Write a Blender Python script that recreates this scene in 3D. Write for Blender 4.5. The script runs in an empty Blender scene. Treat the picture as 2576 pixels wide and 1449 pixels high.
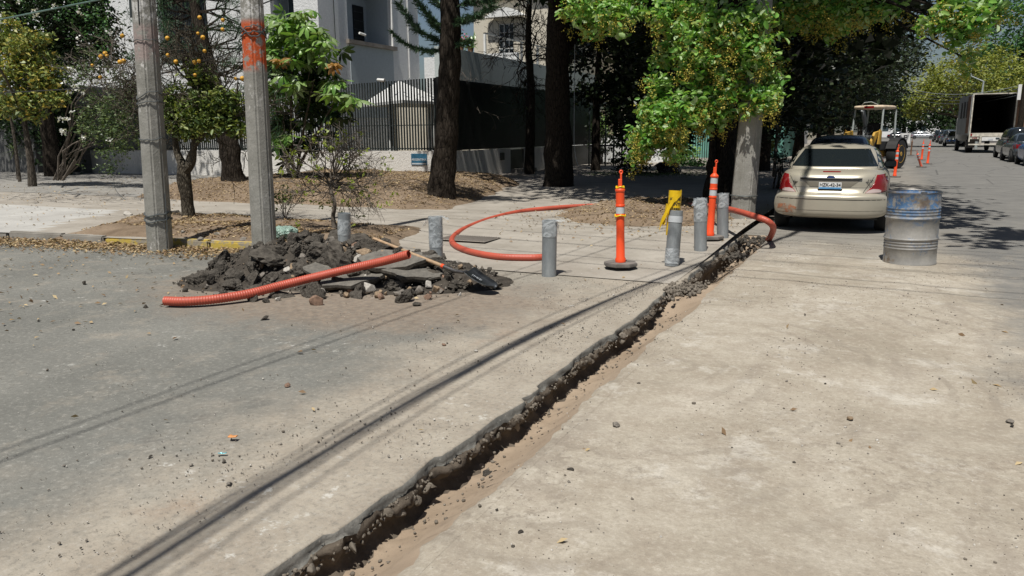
import bpy, bmesh, math, random
import numpy as np
from mathutils import Vector, Matrix, noise, Euler
from mathutils.bvhtree import BVHTree
R = math.radians
rnd = random.Random(7)
rng = np.random.default_rng(11)
sc = bpy.context.scene
COL = sc.collection

# ------------------------------------------------ camera (measured from the photograph)
F, CX, CY, HC = 1910.0, 1288.0, 724.5, 1.58
ROLL, TH, PSI = R(0.5), R(11.43037), R(26.11833)
FW = np.array([-math.sin(PSI)*math.cos(TH), math.cos(PSI)*math.cos(TH), -math.sin(TH)])
RT = np.array([math.cos(PSI), math.sin(PSI), 0.0])
UP = np.cross(RT, FW)
cr, sr = math.cos(ROLL), math.sin(ROLL)
CAMX, CAMY = RT*cr-UP*sr, RT*sr+UP*cr
cam = bpy.data.cameras.new('camera'); camo = bpy.data.objects.new('camera', cam); COL.objects.link(camo)
cam.sensor_width = 36; cam.lens = 36*F/2576; cam.clip_start = .05; cam.clip_end = 3000
m = Matrix.Identity(4)
for i in range(3):
    m[i][0] = CAMX[i]; m[i][1] = CAMY[i]; m[i][2] = -FW[i]
m[2][3] = HC
camo.matrix_world = m
sc.camera = camo
# ------------------------------------------------ sky, sun, exposure
SUN_EL = R(66); SDX, SDY = -0.07, 1.0           # horizontal heading of the light
SKY_STR, SUN_STR, EXPO = 0.05, 5.0, 0.1
w = bpy.data.worlds.new('World'); sc.world = w; w.use_nodes = True
nt = w.node_tree; nt.nodes.clear()
sky = nt.nodes.new('ShaderNodeTexSky'); sky.sky_type = 'NISHITA'; sky.sun_disc = False
sky.sun_elevation = SUN_EL; sky.sun_rotation = math.atan2(-SDX, -SDY); sky.dust_density = 1.5
bg = nt.nodes.new('ShaderNodeBackground'); bg.inputs[1].default_value = SKY_STR
wo = nt.nodes.new('ShaderNodeOutputWorld')
nt.links.new(sky.outputs[0], bg.inputs[0]); nt.links.new(bg.outputs[0], wo.inputs[0])
sl = bpy.data.lights.new('sun', 'SUN'); sl.energy = SUN_STR; sl.angle = R(.53); sl.color = (1, .965, .90)
so = bpy.data.objects.new('sun', sl); COL.objects.link(so)
hn = math.hypot(SDX, SDY)
ld = Vector((SDX/hn*math.cos(SUN_EL), SDY/hn*math.cos(SUN_EL), -math.sin(SUN_EL)))
so.rotation_euler = ld.to_track_quat('-Z', 'Y').to_euler(); so.location = (0, -20, 40)
sc.view_settings.view_transform = 'Standard'; sc.view_settings.look = 'None'
sc.view_settings.exposure = EXPO; sc.view_settings.gamma = 1; sc.view_settings.use_curve_mapping = False
sc.cycles.max_bounces = 6; sc.cycles.diffuse_bounces = 3; sc.cycles.transparent_max_bounces = 6
sc.cycles.caustics_reflective = False; sc.cycles.caustics_refractive = False

def ray(px, py):
    return FW*F + CAMX*(px-CX) - CAMY*(py-CY)
def G(px, py, z=0.0):
    d = ray(px, py); t = (z-HC)/d[2]
    return Vector((d[0]*t, d[1]*t, z))
def D(px, py, y):
    d = ray(px, py); t = y/d[1]
    return Vector((d[0]*t, y, HC+d[2]*t))
def DX(px, py, x):
    d = ray(px, py); t = x/d[0]
    return Vector((x, d[1]*t, HC+d[2]*t))

# ------------------------------------------------ helpers
def tag(o, label=None, cat=None, group=None, kind=None):
    if label: o['label'] = label
    if cat: o['category'] = cat
    if group: o['group'] = group
    if kind: o['kind'] = kind
    return o
def thing(name, label, cat, loc=(0,0,0), rz=0, group=None):
    o = bpy.data.objects.new(name, None); COL.objects.link(o); o.empty_display_size = .2
    o.location = loc; o.rotation_euler = (0, 0, rz)
    return tag(o, label, cat, group)
def link(name, me, mat=None, parent=None, loc=None, rot=None, scale=None):
    o = bpy.data.objects.new(name, me); COL.objects.link(o)
    if mat is not None and len(me.materials) == 0: me.materials.append(mat)
    if parent: o.parent = parent
    if loc is not None: o.location = loc
    if rot is not None: o.rotation_euler = rot
    if scale is not None: o.scale = scale if hasattr(scale, '__len__') else (scale,)*3
    return o
def copy_tree(o, parent=None):
    c = o.copy(); COL.objects.link(c); c.parent = parent
    for ch in list(o.children): copy_tree(ch, c)
    return c
def arr_mesh(name, V, Fc, smooth=False):
    V = np.asarray(V, dtype=np.float32); Fc = np.asarray(Fc, dtype=np.int32)
    me = bpy.data.meshes.new(name); k = Fc.shape[1]
    me.vertices.add(len(V)); me.vertices.foreach_set('co', V.ravel())
    me.loops.add(Fc.size); me.loops.foreach_set('vertex_index', Fc.ravel())
    me.polygons.add(len(Fc)); me.polygons.foreach_set('loop_start', np.arange(0, Fc.size, k, dtype=np.int32))
    me.polygons.foreach_set('loop_total', np.full(len(Fc), k, dtype=np.int32))
    if smooth: me.polygons.foreach_set('use_smooth', np.ones(len(Fc), dtype=bool))
    me.update(calc_edges=True); me.validate()
    return me
class MB:
    def __init__(s): s.v = []; s.f = []
    def add(s, vs, fs):
        b = len(s.v); s.v += [tuple(p) for p in vs]; s.f += [tuple(i+b for i in f) for f in fs]; return s
    def box(s, x0, x1, y0, y1, z0, z1, M=None):
        vs = [Vector((x, y, z)) for z in (z0, z1) for y in (y0, y1) for x in (x0, x1)]
        if M is not None: vs = [M @ p for p in vs]
        return s.add(vs, [(0,2,3,1),(4,5,7,6),(0,1,5,4),(2,6,7,3),(0,4,6,2),(1,3,7,5)])
    def tube(s, pts, rad, n=8, cap=True, prof=None):
        pts = [Vector(p) for p in pts]
        if not hasattr(rad, '__len__'): rad = [rad]*len(pts)
        t = (pts[1]-pts[0]).normalized()
        u = t.orthogonal().normalized(); vs = []
        for i, p in enumerate(pts):
            a = pts[max(i-1, 0)]; b = pts[min(i+1, len(pts)-1)]
            if (b-a).length > 1e-9: t2 = (b-a).normalized()
            else: t2 = t
            u = (u - t2*u.dot(t2))
            if u.length < 1e-6: u = t2.orthogonal()
            u.normalize(); v = t2.cross(u); t = t2
            for k in range(n):
                an = 2*math.pi*k/n
                vs.append(p + (u*math.cos(an)+v*math.sin(an))*rad[i])
        fs = []
        for i in range(len(pts)-1):
            for k in range(n):
                k2 = (k+1) % n
                fs.append((i*n+k, i*n+k2, (i+1)*n+k2, (i+1)*n+k))
        if cap:
            fs.append(tuple(range(n-1, -1, -1))); fs.append(tuple((len(pts)-1)*n+k for k in range(n)))
        return s.add(vs, fs)
    def lathe(s, prof, n=24, c=(0,0,0), cap=True):
        vs = []; fs = []
        for r, z in prof:
            for k in range(n):
                a = 2*math.pi*k/n; vs.append((c[0]+r*math.cos(a), c[1]+r*math.sin(a), c[2]+z))
        for i in range(len(prof)-1):
            for k in range(n):
                k2 = (k+1) % n
                fs.append((i*n+k, i*n+k2, (i+1)*n+k2, (i+1)*n+k))
        if cap:
            fs.append(tuple(range(n-1, -1, -1))); fs.append(tuple((len(prof)-1)*n+k for k in range(n)))
        return s.add(vs, fs)
    def prism(s, poly, d, M=None):       # poly in xy, extruded z 0..d, then M
        n = len(poly)
        vs = [Vector((x, y, 0)) for x, y in poly]+[Vector((x, y, d)) for x, y in poly]
        if M is not None: vs = [M @ p for p in vs]
        return s.add(vs, [tuple(range(n-1, -1, -1)), tuple(range(n, 2*n))]+[(i, (i+1) % n, (i+1) % n+n, i+n) for i in range(n)])
    def mesh(s, name, smooth=False, fix=True):
        me = bpy.data.meshes.new(name); me.from_pydata(s.v, [], s.f); me.update()
        if fix:
            bm = bmesh.new(); bm.from_mesh(me); bmesh.ops.recalc_face_normals(bm, faces=bm.faces); bm.to_mesh(me); bm.free()
        if smooth:
            me.polygons.foreach_set('use_smooth', [True]*len(me.polygons))
            if smooth != 'all': me.set_sharp_from_angle(angle=R(38))
        return me
    def obj(s, name, mat, parent=None, smooth=False, **k): return link(name, s.mesh(name, smooth), mat, parent, **k)
def bevel(me, w=.01, seg=2, ang=35):
    bm = bmesh.new(); bm.from_mesh(me)
    es = [e for e in bm.edges if len(e.link_faces) == 2 and e.calc_face_angle(0) > R(ang)]
    bmesh.ops.bevel(bm, geom=es, offset=w, segments=seg, affect='EDGES', clamp_overlap=True)
    bm.to_mesh(me); bm.free(); me.update(); return me
def catmull(P, n=8):
    P = [Vector(p) for p in P]; out = []
    for i in range(len(P)-1):
        p0 = P[i-1] if i > 0 else P[0]*2-P[1]; p1 = P[i]; p2 = P[i+1]; p3 = P[i+2] if i+2 < len(P) else P[-1]*2-P[-2]
        for k in range(n):
            t = k/n
            out.append(.5*((2*p1)+(p2-p0)*t+(2*p0-5*p1+4*p2-p3)*t*t+(3*p1-p0-3*p2+p3)*t**3))
    out.append(P[-1]); return out
def resample(P, step):
    out = [P[0]]; acc = 0
    for a, b in zip(P[:-1], P[1:]):
        L = (b-a).length; d = step-acc
        while d <= L:
            out.append(a.lerp(b, d/L)); d += step
        acc = (acc+L) % step
    return out
def fbm(x, y, z=0, o=4, s=1.0):
    return noise.fractal(Vector((x*s, y*s, z)), 1.0, 2.0, o)
def rock_mesh(name, seed, lumpy=False, flat=1.0, ang=0.0):
    r = random.Random(seed); bm = bmesh.new()
    if not lumpy:
        pts = []
        for i in range(16):
            v = Vector((r.gauss(0,1), r.gauss(0,1), r.gauss(0,1))).normalized()
            pts.append(bm.verts.new((v.x*r.uniform(.85,1.05), v.y*r.uniform(.7,.95), v.z*r.uniform(.6,.85)*flat)))
        res = bmesh.ops.convex_hull(bm, input=pts)
        bmesh.ops.delete(bm, geom=[v for v in bm.verts if not v.link_faces], context='VERTS')
        bmesh.ops.bevel(bm, geom=list(bm.edges), offset=.06, segments=1, affect='EDGES', clamp_overlap=True)
    else:
        bmesh.ops.create_icosphere(bm, subdivisions=4 if lumpy == 2 else 3, radius=1)
        o = Vector((r.random()*50, r.random()*50, r.random()*50)); pl = []
        for k in range(10):
            pl.append((Vector((r.gauss(0,1), r.gauss(0,1), r.gauss(0,.7))).normalized(), r.uniform(.38,.72)))
        for v in bm.verts:
            p = v.co.copy()
            for n_, d in pl:
                q = p.dot(n_)
                if q > d: p -= n_*(q-d)*.93
            n1 = noise.fractal(p*1.6+o, 1, 2, 3); n2 = noise.fractal(p*6+o, 1, 2, 3)
            p *= 1+.16*n1+.12*n2
            v.co = Vector((p.x, p.y*.85, p.z*.7*flat))
    me = bpy.data.meshes.new(name); bm.to_mesh(me); bm.free(); me.update(); return me

# ------------------------------------------------ materials
class NT:
    def __init__(s, name):
        s.m = bpy.data.materials.new(name); s.m.use_nodes = True; s.t = s.m.node_tree; s.n = s.t.nodes
        s.b = s.n['Principled BSDF']; s.out = s.n['Material Output']; s.co = None
    def N(s, ty, **k):
        n = s.n.new(ty)
        for a, b in k.items():
            if isinstance(b, (int, float, str, bool)) or a in ('operation', 'blend_type'): setattr(n, a, b)
        return n
    def L(s, a, b): s.t.links.new(a, b)
    def coord(s, obj=True):
        if not s.co: s.co = s.N('ShaderNodeTexCoord')
        return s.co.outputs['Object' if obj else 'Generated']
    def set(s, sock, v):
        if hasattr(v, 'is_output') or isinstance(v, bpy.types.NodeSocket): s.L(v, sock)
        elif isinstance(v, (tuple, list)) and len(v) == 3 and sock.type == 'RGBA': sock.default_value = (*v, 1)
        else: sock.default_value = v
    def mapping(s, vec, scale=(1,1,1), loc=(0,0,0), rot=(0,0,0)):
        n = s.N('ShaderNodeMapping'); s.L(vec, n.inputs[0]); n.inputs['Scale'].default_value = scale
        n.inputs['Location'].default_value = loc; n.inputs['Rotation'].default_value = rot; return n.outputs[0]
    def noise(s, scale, detail=4, rough=.6, vec=None, dist=0):
        n = s.N('ShaderNodeTexNoise'); n.inputs['Scale'].default_value = scale; n.inputs['Detail'].default_value = detail
        n.inputs['Roughness'].default_value = rough; n.inputs['Distortion'].default_value = dist
        s.L(vec if vec is not None else s.coord(), n.inputs['Vector']); return n.outputs[0]
    def voro(s, scale, vec=None, feature='F1', out='Distance', rnd=1):
        n = s.N('ShaderNodeTexVoronoi'); n.feature = feature; n.inputs['Scale'].default_value = scale
        n.inputs['Randomness'].default_value = rnd
        s.L(vec if vec is not None else s.coord(), n.inputs['Vector']); return n.outputs[out]
    def ramp(s, fac, stops):
        n = s.N('ShaderNodeValToRGB'); s.L(fac, n.inputs[0]); e = n.color_ramp.elements
        while len(e) < len(stops): e.new(.5)
        for q, (p, c) in zip(e, stops):
            q.position = p; q.color = (*c, 1) if hasattr(c, '__len__') else (c, c, c, 1)
        return n.outputs[0]
    def rng(s, v, a, b, c=0, d=1):
        n = s.N('ShaderNodeMapRange'); s.L(v, n.inputs[0])
        for i, q in enumerate((a, b, c, d)): n.inputs[i+1].default_value = q
        n.interpolation_type = 'SMOOTHSTEP'; return n.outputs[0]
    def mix(s, f, a, b, mode='MIX'):
        n = s.N('ShaderNodeMix'); n.data_type = 'RGBA'; n.blend_type = mode
        s.set(n.inputs[0], f); s.set(n.inputs[6], a); s.set(n.inputs[7], b); return n.outputs[2]
    def math(s, op, a, b=0.0):
        n = s.N('ShaderNodeMath'); n.operation = op; s.set(n.inputs[0], a); s.set(n.inputs[1], b); return n.outputs[0]
    def xyz(s):
        n = s.N('ShaderNodeSeparateXYZ'); s.L(s.coord(), n.inputs[0]); return n.outputs
    def bump(s, h, strength=.5, dist=.01, prev=None):
        n = s.N('ShaderNodeBump'); n.inputs['Strength'].default_value = strength; n.inputs['Distance'].default_value = dist
        s.L(h, n.inputs['Height'])
        if prev is not None: s.L(prev, n.inputs['Normal'])
        return n.outputs[0]
    def done(s, col=None, rough=None, nrm=None, metal=None, spec=None):
        if col is not None: s.set(s.b.inputs['Base Color'], col)
        if rough is not None: s.set(s.b.inputs['Roughness'], rough)
        if nrm is not None: s.L(nrm, s.b.inputs['Normal'])
        if metal is not None: s.set(s.b.inputs['Metallic'], metal)
        if spec is not None: s.set(s.b.inputs['Specular IOR Level'], spec)
        return s.m
def plain(name, col, rough=.7, metal=0, var=.15, sc_=6, bmp=.0, bd=.004, spec=None, coat=0):
    n = NT(name)
    c2 = tuple(c*(1-var*2) for c in col); c1 = tuple(min(1, c*(1+var)) for c in col)
    cc = n.ramp(n.noise(sc_, 5, .65), [(.3, c2), (.7, c1)])
    nb = n.bump(n.noise(sc_*9, 3), bmp, bd) if bmp else None
    if coat: n.b.inputs['Coat Weight'].default_value = coat; n.b.inputs['Coat Roughness'].default_value = .16
    return n.done(cc, rough, nb, metal, spec)
def leafmat(name, cols, trans=.35, rough=.45):
    n = NT(name); g = n.N('ShaderNodeNewGeometry')
    st = [(i/(max(1, len(cols)-1)), c) for i, c in enumerate(cols)]
    c = n.ramp(g.outputs['Random Per Island'], st)
    n.done(c, rough, spec=.35)
    tr = n.N('ShaderNodeBsdfTranslucent'); mx = n.N('ShaderNodeMixShader'); mx.inputs[0].default_value = trans
    n.L(n.mix(1.0, c, (1.0, 1.0, .45), 'MULTIPLY'), tr.inputs[0])
    n.L(n.b.outputs[0], mx.inputs[1]); n.L(tr.outputs[0], mx.inputs[2]); n.L(mx.outputs[0], n.out.inputs[0])
    return n.m

def m_dirt(name='dusty_road_surface'):
    n = NT(name); X, Y, Z = n.xyz()
    big = n.noise(.9, 5, .6, dist=.6); med = n.noise(5, 6, .65); fine = n.noise(60, 4, .7)
    streak = n.noise(2.2, 4, .6, vec=n.mapping(n.coord(), (1.6, .28, 1), rot=(0, 0, R(-14))))
    tan = n.ramp(big, [(.3, (.29, .255, .20)), (.5, (.385, .345, .28)), (.70, (.48, .44, .37))])
    tan = n.mix(n.rng(n.noise(1.7, 6, .75, vec=n.mapping(n.coord(), loc=(9, 4, 0))), .54, .64, 0, .7), tan, (.54, .51, .45))
    tan = n.mix(n.math('MULTIPLY', n.rng(n.noise(.8, 3, .5, vec=n.mapping(n.coord(), loc=(2, 7, 0))), .48, .62, 0, 1), n.rng(n.noise(13, 6, .8), .5, .62, 0, .6)), tan, (.17, .145, .12))
    tan = n.mix(n.rng(med, .35, .7, .0, .55), tan, (.27, .225, .175))
    tan = n.mix(n.rng(streak, .52, .72, 0, .45), tan, (.235, .20, .165))
    sp = n.voro(95); tan = n.mix(n.rng(sp, .0, .22, .5, 0), tan, (.15, .13, .115))
    sp2 = n.voro(60, vec=n.mapping(n.coord(), loc=(3.3, 1.2, 0))); tan = n.mix(n.rng(sp2, .0, .16, .65, 0), tan, (.60, .55, .48))
    tan = n.mix(n.rng(fine, .3, .7, .3, 0), tan, (.22, .19, .15))
    gr = n.noise(27, 3, .85); tan = n.mix(n.rng(gr, .50, .66, 0, .30), tan, (.20, .17, .135)); tan = n.mix(n.rng(gr, .34, .47, .25, 0), tan, (.56, .52, .45))
    cl = n.voro(34, vec=n.mapping(n.coord(), loc=(1.1, .4, 0), scale=(1, .8, 1))); tan = n.mix(n.math('MULTIPLY', n.rng(cl, .04, .17, .8, 0), n.rng(n.noise(1.9, 4, .6, vec=n.mapping(n.coord(), loc=(4, 4, 4))), .46, .6, 0, 1)), tan, (.17, .15, .125))
    arc = n.N('ShaderNodeTexWave'); arc.wave_type = 'RINGS'; arc.rings_direction = 'Z'; arc.inputs['Scale'].default_value = 1.6; arc.inputs['Distortion'].default_value = 5; arc.inputs['Detail'].default_value = 4; arc.inputs['Detail Scale'].default_value = 1.5
    n.L(n.mapping(n.coord(), (1, .7, 0), loc=(1.2, -3.5, 0)), arc.inputs[0])
    tan = n.mix(n.math('MULTIPLY', n.rng(arc.outputs[1], .74, .95, 0, .33), n.rng(n.noise(1.1, 3, .5), .45, .6, 0, 1)), tan, (.21, .18, .145))
    # grey asphalt beyond the dust
    asp = n.ramp(n.noise(1.3, 5, .6), [(.3, (.135, .132, .125)), (.7, (.19, .185, .172))])
    asp = n.mix(n.rng(n.voro(110), 0, .3, .5, 0), asp, (.30, .29, .27))
    cr = n.voro(.55, vec=n.mapping(n.coord(), (1, .6, 1)), feature='DISTANCE_TO_EDGE')
    w = n.noise(1.0, 5, .7)
    wob = n.math('ADD', X, n.math('MULTIPLY', n.math('SUBTRACT', w, .5), 2.0))
    e1 = n.rng(wob, .65, 1.5, 1, 0)
    e2 = n.rng(n.math('ADD', Y, n.math('MULTIPLY', n.math('SUBTRACT', w, .5), 5.0)), 9.2, 12.6, 1, 0.30)
    far = n.rng(Y, 26, 60, 1, .15)
    dm = n.math('MULTIPLY', n.math('MULTIPLY', e1, e2), far)
    dm = n.math('MAXIMUM', dm, n.math('MULTIPLY', n.rng(med, .45, .8, 0, .55), n.rng(Y, 10, 20, 1, .2)))
    asp = n.mix(n.math('MULTIPLY', n.rng(cr, 0, .02, .6, 0), n.rng(Y, 18, 30, 0, 1)), asp, (.05, .05, .05))
    c = n.mix(dm, asp, tan)
    b1 = n.bump(med, .35, .03); b2 = n.bump(n.noise(38, 6, .7), .55, .008, b1)
    b3 = n.bump(n.rng(sp2, 0, .2, 1, 0), .6, .004, b2)
    return n.done(c, .93, b3, spec=.15)
def m_sidestreet():
    n = NT('old_grey_asphalt'); X, Y, Z = n.xyz()
    asp = n.ramp(n.noise(.8, 5, .6), [(.3, (.125, .125, .113)), (.7, (.195, .192, .172))])
    v = n.voro(120); asp = n.mix(n.rng(v, .0, .25, .75, 0), asp, (.34, .325, .29))
    v2 = n.voro(140, vec=n.mapping(n.coord(), loc=(5, 2, 0))); asp = n.mix(n.rng(v2, 0, .2, .6, 0), asp, (.06, .06, .058))
    w = n.noise(1.1, 6, .65); ws = n.math('MULTIPLY', n.math('SUBTRACT', w, .5), 2.6)
    d1 = n.rng(n.math('ADD', X, ws), -3.7, -2.55, 0, 1)
    d2 = n.rng(n.math('ADD', n.math('ADD', Y, n.math('MULTIPLY', X, .45)), ws), 2.9, 5.2, 0, .6)
    d3 = n.math('MULTIPLY', n.rng(n.noise(2.6, 6, .7), .5, .72, 0, .5), 1.0)
    dm = n.math('MAXIMUM', n.math('MAXIMUM', d1, d2), d3)
    dust = n.ramp(n.noise(3, 6, .65), [(.3, (.27, .232, .185)), (.65, (.365, .325, .265))])
    dust = n.mix(n.rng(n.voro(95), .0, .22, .5, 0), dust, (.14, .13, .12))
    dust = n.mix(n.rng(n.noise(1.6, 4, .5), .62, .72, 0, .55), dust, (.30, .225, .165))
    fine = n.noise(26, 6, .75)
    dm = n.math('MULTIPLY', dm, n.rng(fine, .25, .6, .62, 1))
    c = n.mix(dm, asp, dust)
    hx = n.math('DIVIDE', n.math('SUBTRACT', X, -4.9), 2.6); hy = n.math('DIVIDE', n.math('SUBTRACT', Y, 6.1), 1.5)
    hd_ = n.math('ADD', n.math('POWER', n.math('ADD', n.math('MULTIPLY', hx, hx), n.math('MULTIPLY', hy, hy)), .5), n.math('MULTIPLY', n.math('SUBTRACT', n.noise(2.4, 6, .75), .5), 1.1))
    gr = n.noise(30, 3, .85); c = n.mix(n.rng(gr, .52, .66, 0, .35), c, (.10, .095, .085)); c = n.mix(n.rng(gr, .34, .46, .3, 0), c, (.40, .38, .34))
    c = n.mix(n.math('MULTIPLY', n.rng(hd_, .55, 1.15, 1, 0), n.rng(fine, .3, .62, .5, 1)), c, n.ramp(n.noise(14, 5, .7), [(.3, (.15, .12, .095)), (.7, (.27, .22, .17))]))
    wp = n.math('MULTIPLY', n.rng(n.noise(1.0, 3, .5, vec=n.mapping(n.coord(), loc=(7.7, 3.1, 0))), .55, .7, 0, 1), n.rng(n.noise(9, 6, .75), .56, .66, 0, .8))
    c = n.mix(wp, c, (.56, .55, .51))
    dk = n.math('MULTIPLY', n.rng(n.noise(.9, 3, .5, vec=n.mapping(n.coord(), loc=(1.7, 8.1, 0))), .58, .7, 0, 1), n.rng(n.noise(6, 6, .7), .5, .66, 0, .65))
    c = n.mix(dk, c, (.085, .08, .075))
    b = n.bump(n.noise(55, 5, .7), .6, .006, n.bump(n.noise(6, 5), .25, .02))
    return n.done(c, .9, b, spec=.2)
def m_concrete(name, a=(.22, .2, .175), b=(.36, .335, .295), rough=.9, s=1.0, stain=.3, bmp=.4):
    n = NT(name)
    c = n.ramp(n.noise(1.4*s, 6, .65), [(.3, a), (.7, b)])
    c = n.mix(n.rng(n.noise(11*s, 5, .7), .5, .75, 0, .4), c, tuple(q*.62 for q in a))
    c = n.mix(n.rng(n.voro(80*s), 0, .22, .5, 0), c, tuple(q*.5 for q in a))
    c = n.mix(n.rng(n.noise(.45*s, 4, .6), .52, .7, 0, stain), c, (.17, .14, .11))
    return n.done(c, rough, n.bump(n.noise(45*s, 5, .7), bmp, .006, n.bump(n.noise(5*s, 4), .2, .02)), spec=.2)
def m_soil(name='dry_leafy_soil'):
    n = NT(name)
    c = n.ramp(n.noise(1.7, 6, .65), [(.3, (.13, .095, .065)), (.5, (.20, .15, .105)), (.72, (.28, .215, .155))])
    v = n.voro(48, vec=n.mapping(n.coord(), (1, .55, 1), rot=(0, 0, .5)), out='Color')
    lit = n.rng(n.voro(38, vec=n.mapping(n.coord(), (1.2, .6, 1), rot=(0, 0, 1))), .05, .42, 1, 0)
    c = n.mix(n.math('MULTIPLY', lit, n.rng(n.noise(2.3, 5, .7), .4, .62, 0, .5)), c, (.38, .28, .17))
    c = n.mix(n.rng(n.noise(24, 5, .75), .52, .7, 0, .6), c, (.10, .075, .055))
    return n.done(c, .95, n.bump(n.noise(26, 6, .75), .9, .02), spec=.1)
def m_bark(name, a, b, s=1.0, strength=1.0):
    n = NT(name); vec = n.mapping(n.coord(), (9*s, 9*s, 2.2*s))
    v = n.voro(2.2, vec=vec, feature='DISTANCE_TO_EDGE'); q = n.noise(3, 6, .7, vec=vec)
    c = n.ramp(q, [(.3, a), (.7, b)]); c = n.mix(n.rng(v, 0, .12, .8, 0), c, tuple(x*.3 for x in a))
    return n.done(c, .95, n.bump(v, strength, .03, n.bump(q, .6*strength, .02)), spec=.1)
M = {}
M['dirt'] = m_dirt(); M['street'] = m_sidestreet(); M['soil'] = m_soil()
M['apron'] = m_concrete('dusty_concrete_pavement', (.25, .225, .19), (.375, .345, .30))
M['walk'] = m_concrete('sidewalk_concrete', (.22, .195, .17), (.33, .30, .265))
M['slab'] = m_concrete('pale_driveway_concrete', (.33, .32, .30), (.45, .44, .41), stain=.15)
M['paver'] = m_concrete('grey_paving', (.19, .18, .165), (.29, .28, .255))
M['terrain'] = plain('far_ground_soil', (.16, .14, .10), .95, var=.25, sc_=.6)
M['kerb'] = m_concrete('kerb_concrete', (.2, .185, .16), (.33, .31, .275), s=2)
def m_kerb_yellow():
    n = NT('worn_yellow_kerb_paint')
    k = n.rng(n.noise(7, 6, .7), .42, .56, 0, 1)
    return n.done(n.mix(k, (.28, .25, .20), (.50, .37, .07)), .85, n.bump(n.noise(30, 4), .5, .01))
M['kerby'] = m_kerb_yellow()
def m_pole(name, paint=False):
    n = NT(name); X, Y, Z = n.xyz()
    c = n.ramp(n.noise(3, 6, .65), [(.3, (.22, .215, .19)), (.7, (.34, .33, .30))])
    c = n.mix(n.rng(n.voro(55), 0, .3, .75, 0), c, (.10, .095, .085))
    wp = n.math('MULTIPLY', n.rng(n.noise(14, 5, .75, vec=n.mapping(n.coord(), (1, 1, .5))), .57, .64, 0, .9), n.rng(n.noise(1.1, 3, .5, vec=n.mapping(n.coord(), (1, 1, .8))), .42, .58, .1, 1))
    c = n.mix(wp, c, (.62, .60, .57))
    if paint:
        k = n.math('MULTIPLY', n.rng(Z, paint[0]-.06, paint[0]+.06, 0, 1), n.rng(Z, paint[1]-.05, paint[1]+.05, 1, 0))
        k = n.math('MULTIPLY', k, n.rng(n.noise(6, 6, .7, vec=n.mapping(n.coord(), (1.6, 1.6, 1.3), loc=(4.2, 1.3, 7.7))), .40, .50, 0, 1))
        c = n.mix(k, c, paint[2])
        k2 = n.math('MULTIPLY', n.rng(Z, paint[1], paint[1]+.1, 0, 1), n.rng(Z, paint[1]+.5, paint[1]+.6, 1, 0))
        c = n.mix(n.math('MULTIPLY', k2, n.rng(n.noise(12, 5, .7), .48, .56, 0, .9)), c, (.58, .57, .55))
    return n.done(c, .92, n.bump(n.noise(40, 5, .7), .7, .008, n.bump(n.noise(6, 4), .5, .02)), spec=.15)
M['pole1'] = m_pole('weathered_pole_concrete', (D(367, 150, 8.34).z, D(364, 70, 8.34).z, (.33, .27, .25)))
M['pole2'] = m_pole('painted_pole_concrete', (D(645, 168, 8.15).z+.05, D(640, 57, 8.15).z+.05, (.50, .10, .035)))
M['pole3'] = m_pole('stained_pole_concrete')
M['asph'] = NT('black_asphalt_lump')
def _asph(n, a, b, sp):
    c = n.ramp(n.noise(5, 6, .7), [(.3, a), (.7, b)]); c = n.mix(n.rng(n.voro(28), 0, .2, .8, 0), c, sp)
    return n.done(c, .95, n.bump(n.noise(26, 6, .75), .7, .016), spec=.15)
M['asph'] = _asph(M['asph'], (.034, .030, .026), (.125, .112, .094), (.24, .215, .18))
M['asph2'] = _asph(NT('grey_road_crust'), (.10, .095, .085), (.20, .185, .16), (.28, .26, .23))
M['clod'] = _asph(NT('brown_grey_clod'), (.10, .086, .068), (.23, .20, .165), (.32, .285, .24))
M['heapc'] = _asph(NT('dark_heap_earth'), (.03, .026, .022), (.09, .078, .064), (.16, .14, .12))
M['st_w'] = plain('white_stone', (.50, .47, .42), .9, var=.2, sc_=3, bmp=.5, bd=.03)
M['st_t'] = plain('tan_stone', (.33, .24, .155), .9, var=.25, sc_=3, bmp=.5, bd=.03)
M['st_g'] = plain('grey_stone', (.23, .205, .175), .92, var=.25, sc_=3, bmp=.5, bd=.03)
M['st_r'] = plain('reddish_stone', (.26, .165, .115), .92, var=.25, sc_=3, bmp=.5, bd=.03)
M['cut'] = _asph(NT('cut_asphalt_edge'), (.12, .12, .11), (.25, .24, .215), (.34, .32, .29))
M['tsand'] = m_concrete('trench_sand', (.25, .19, .135), (.36, .285, .21), stain=.5, bmp=.8)
M['twall'] = _asph(NT('trench_wall_earth'), (.06, .048, .037), (.16, .132, .102), (.22, .19, .15))
M['hose'] = plain('faded_orange_conduit_plastic', (.45, .085, .05), .5, var=.10, sc_=3)
M['orange'] = plain('orange_channelizer_plastic', (.85, .085, .02), .42, var=.05, sc_=3)
M['orangef'] = plain('faded_orange_plastic', (.66, .13, .07), .5, var=.1, sc_=3)
M['refl'] = plain('grey_reflective_sheet', (.52, .55, .57), .4, var=.08, sc_=8)
M['rubber'] = plain('dusty_black_rubber', (.17, .155, .14), .9, var=.25, sc_=7)
M['pipe'] = NT('galvanised_pipe_dusty')
_n = M['pipe']; _c = _n.ramp(_n.noise(9, 6, .7, vec=_n.mapping(_n.coord(), (1, 1, .35))), [(.3, (.17, .185, .19)), (.55, (.25, .27, .28)), (.75, (.38, .40, .40))])
M['pipe'] = _n.done(_c, .45, _n.bump(_n.noise(20, 5), .2, .006), .1)
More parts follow.
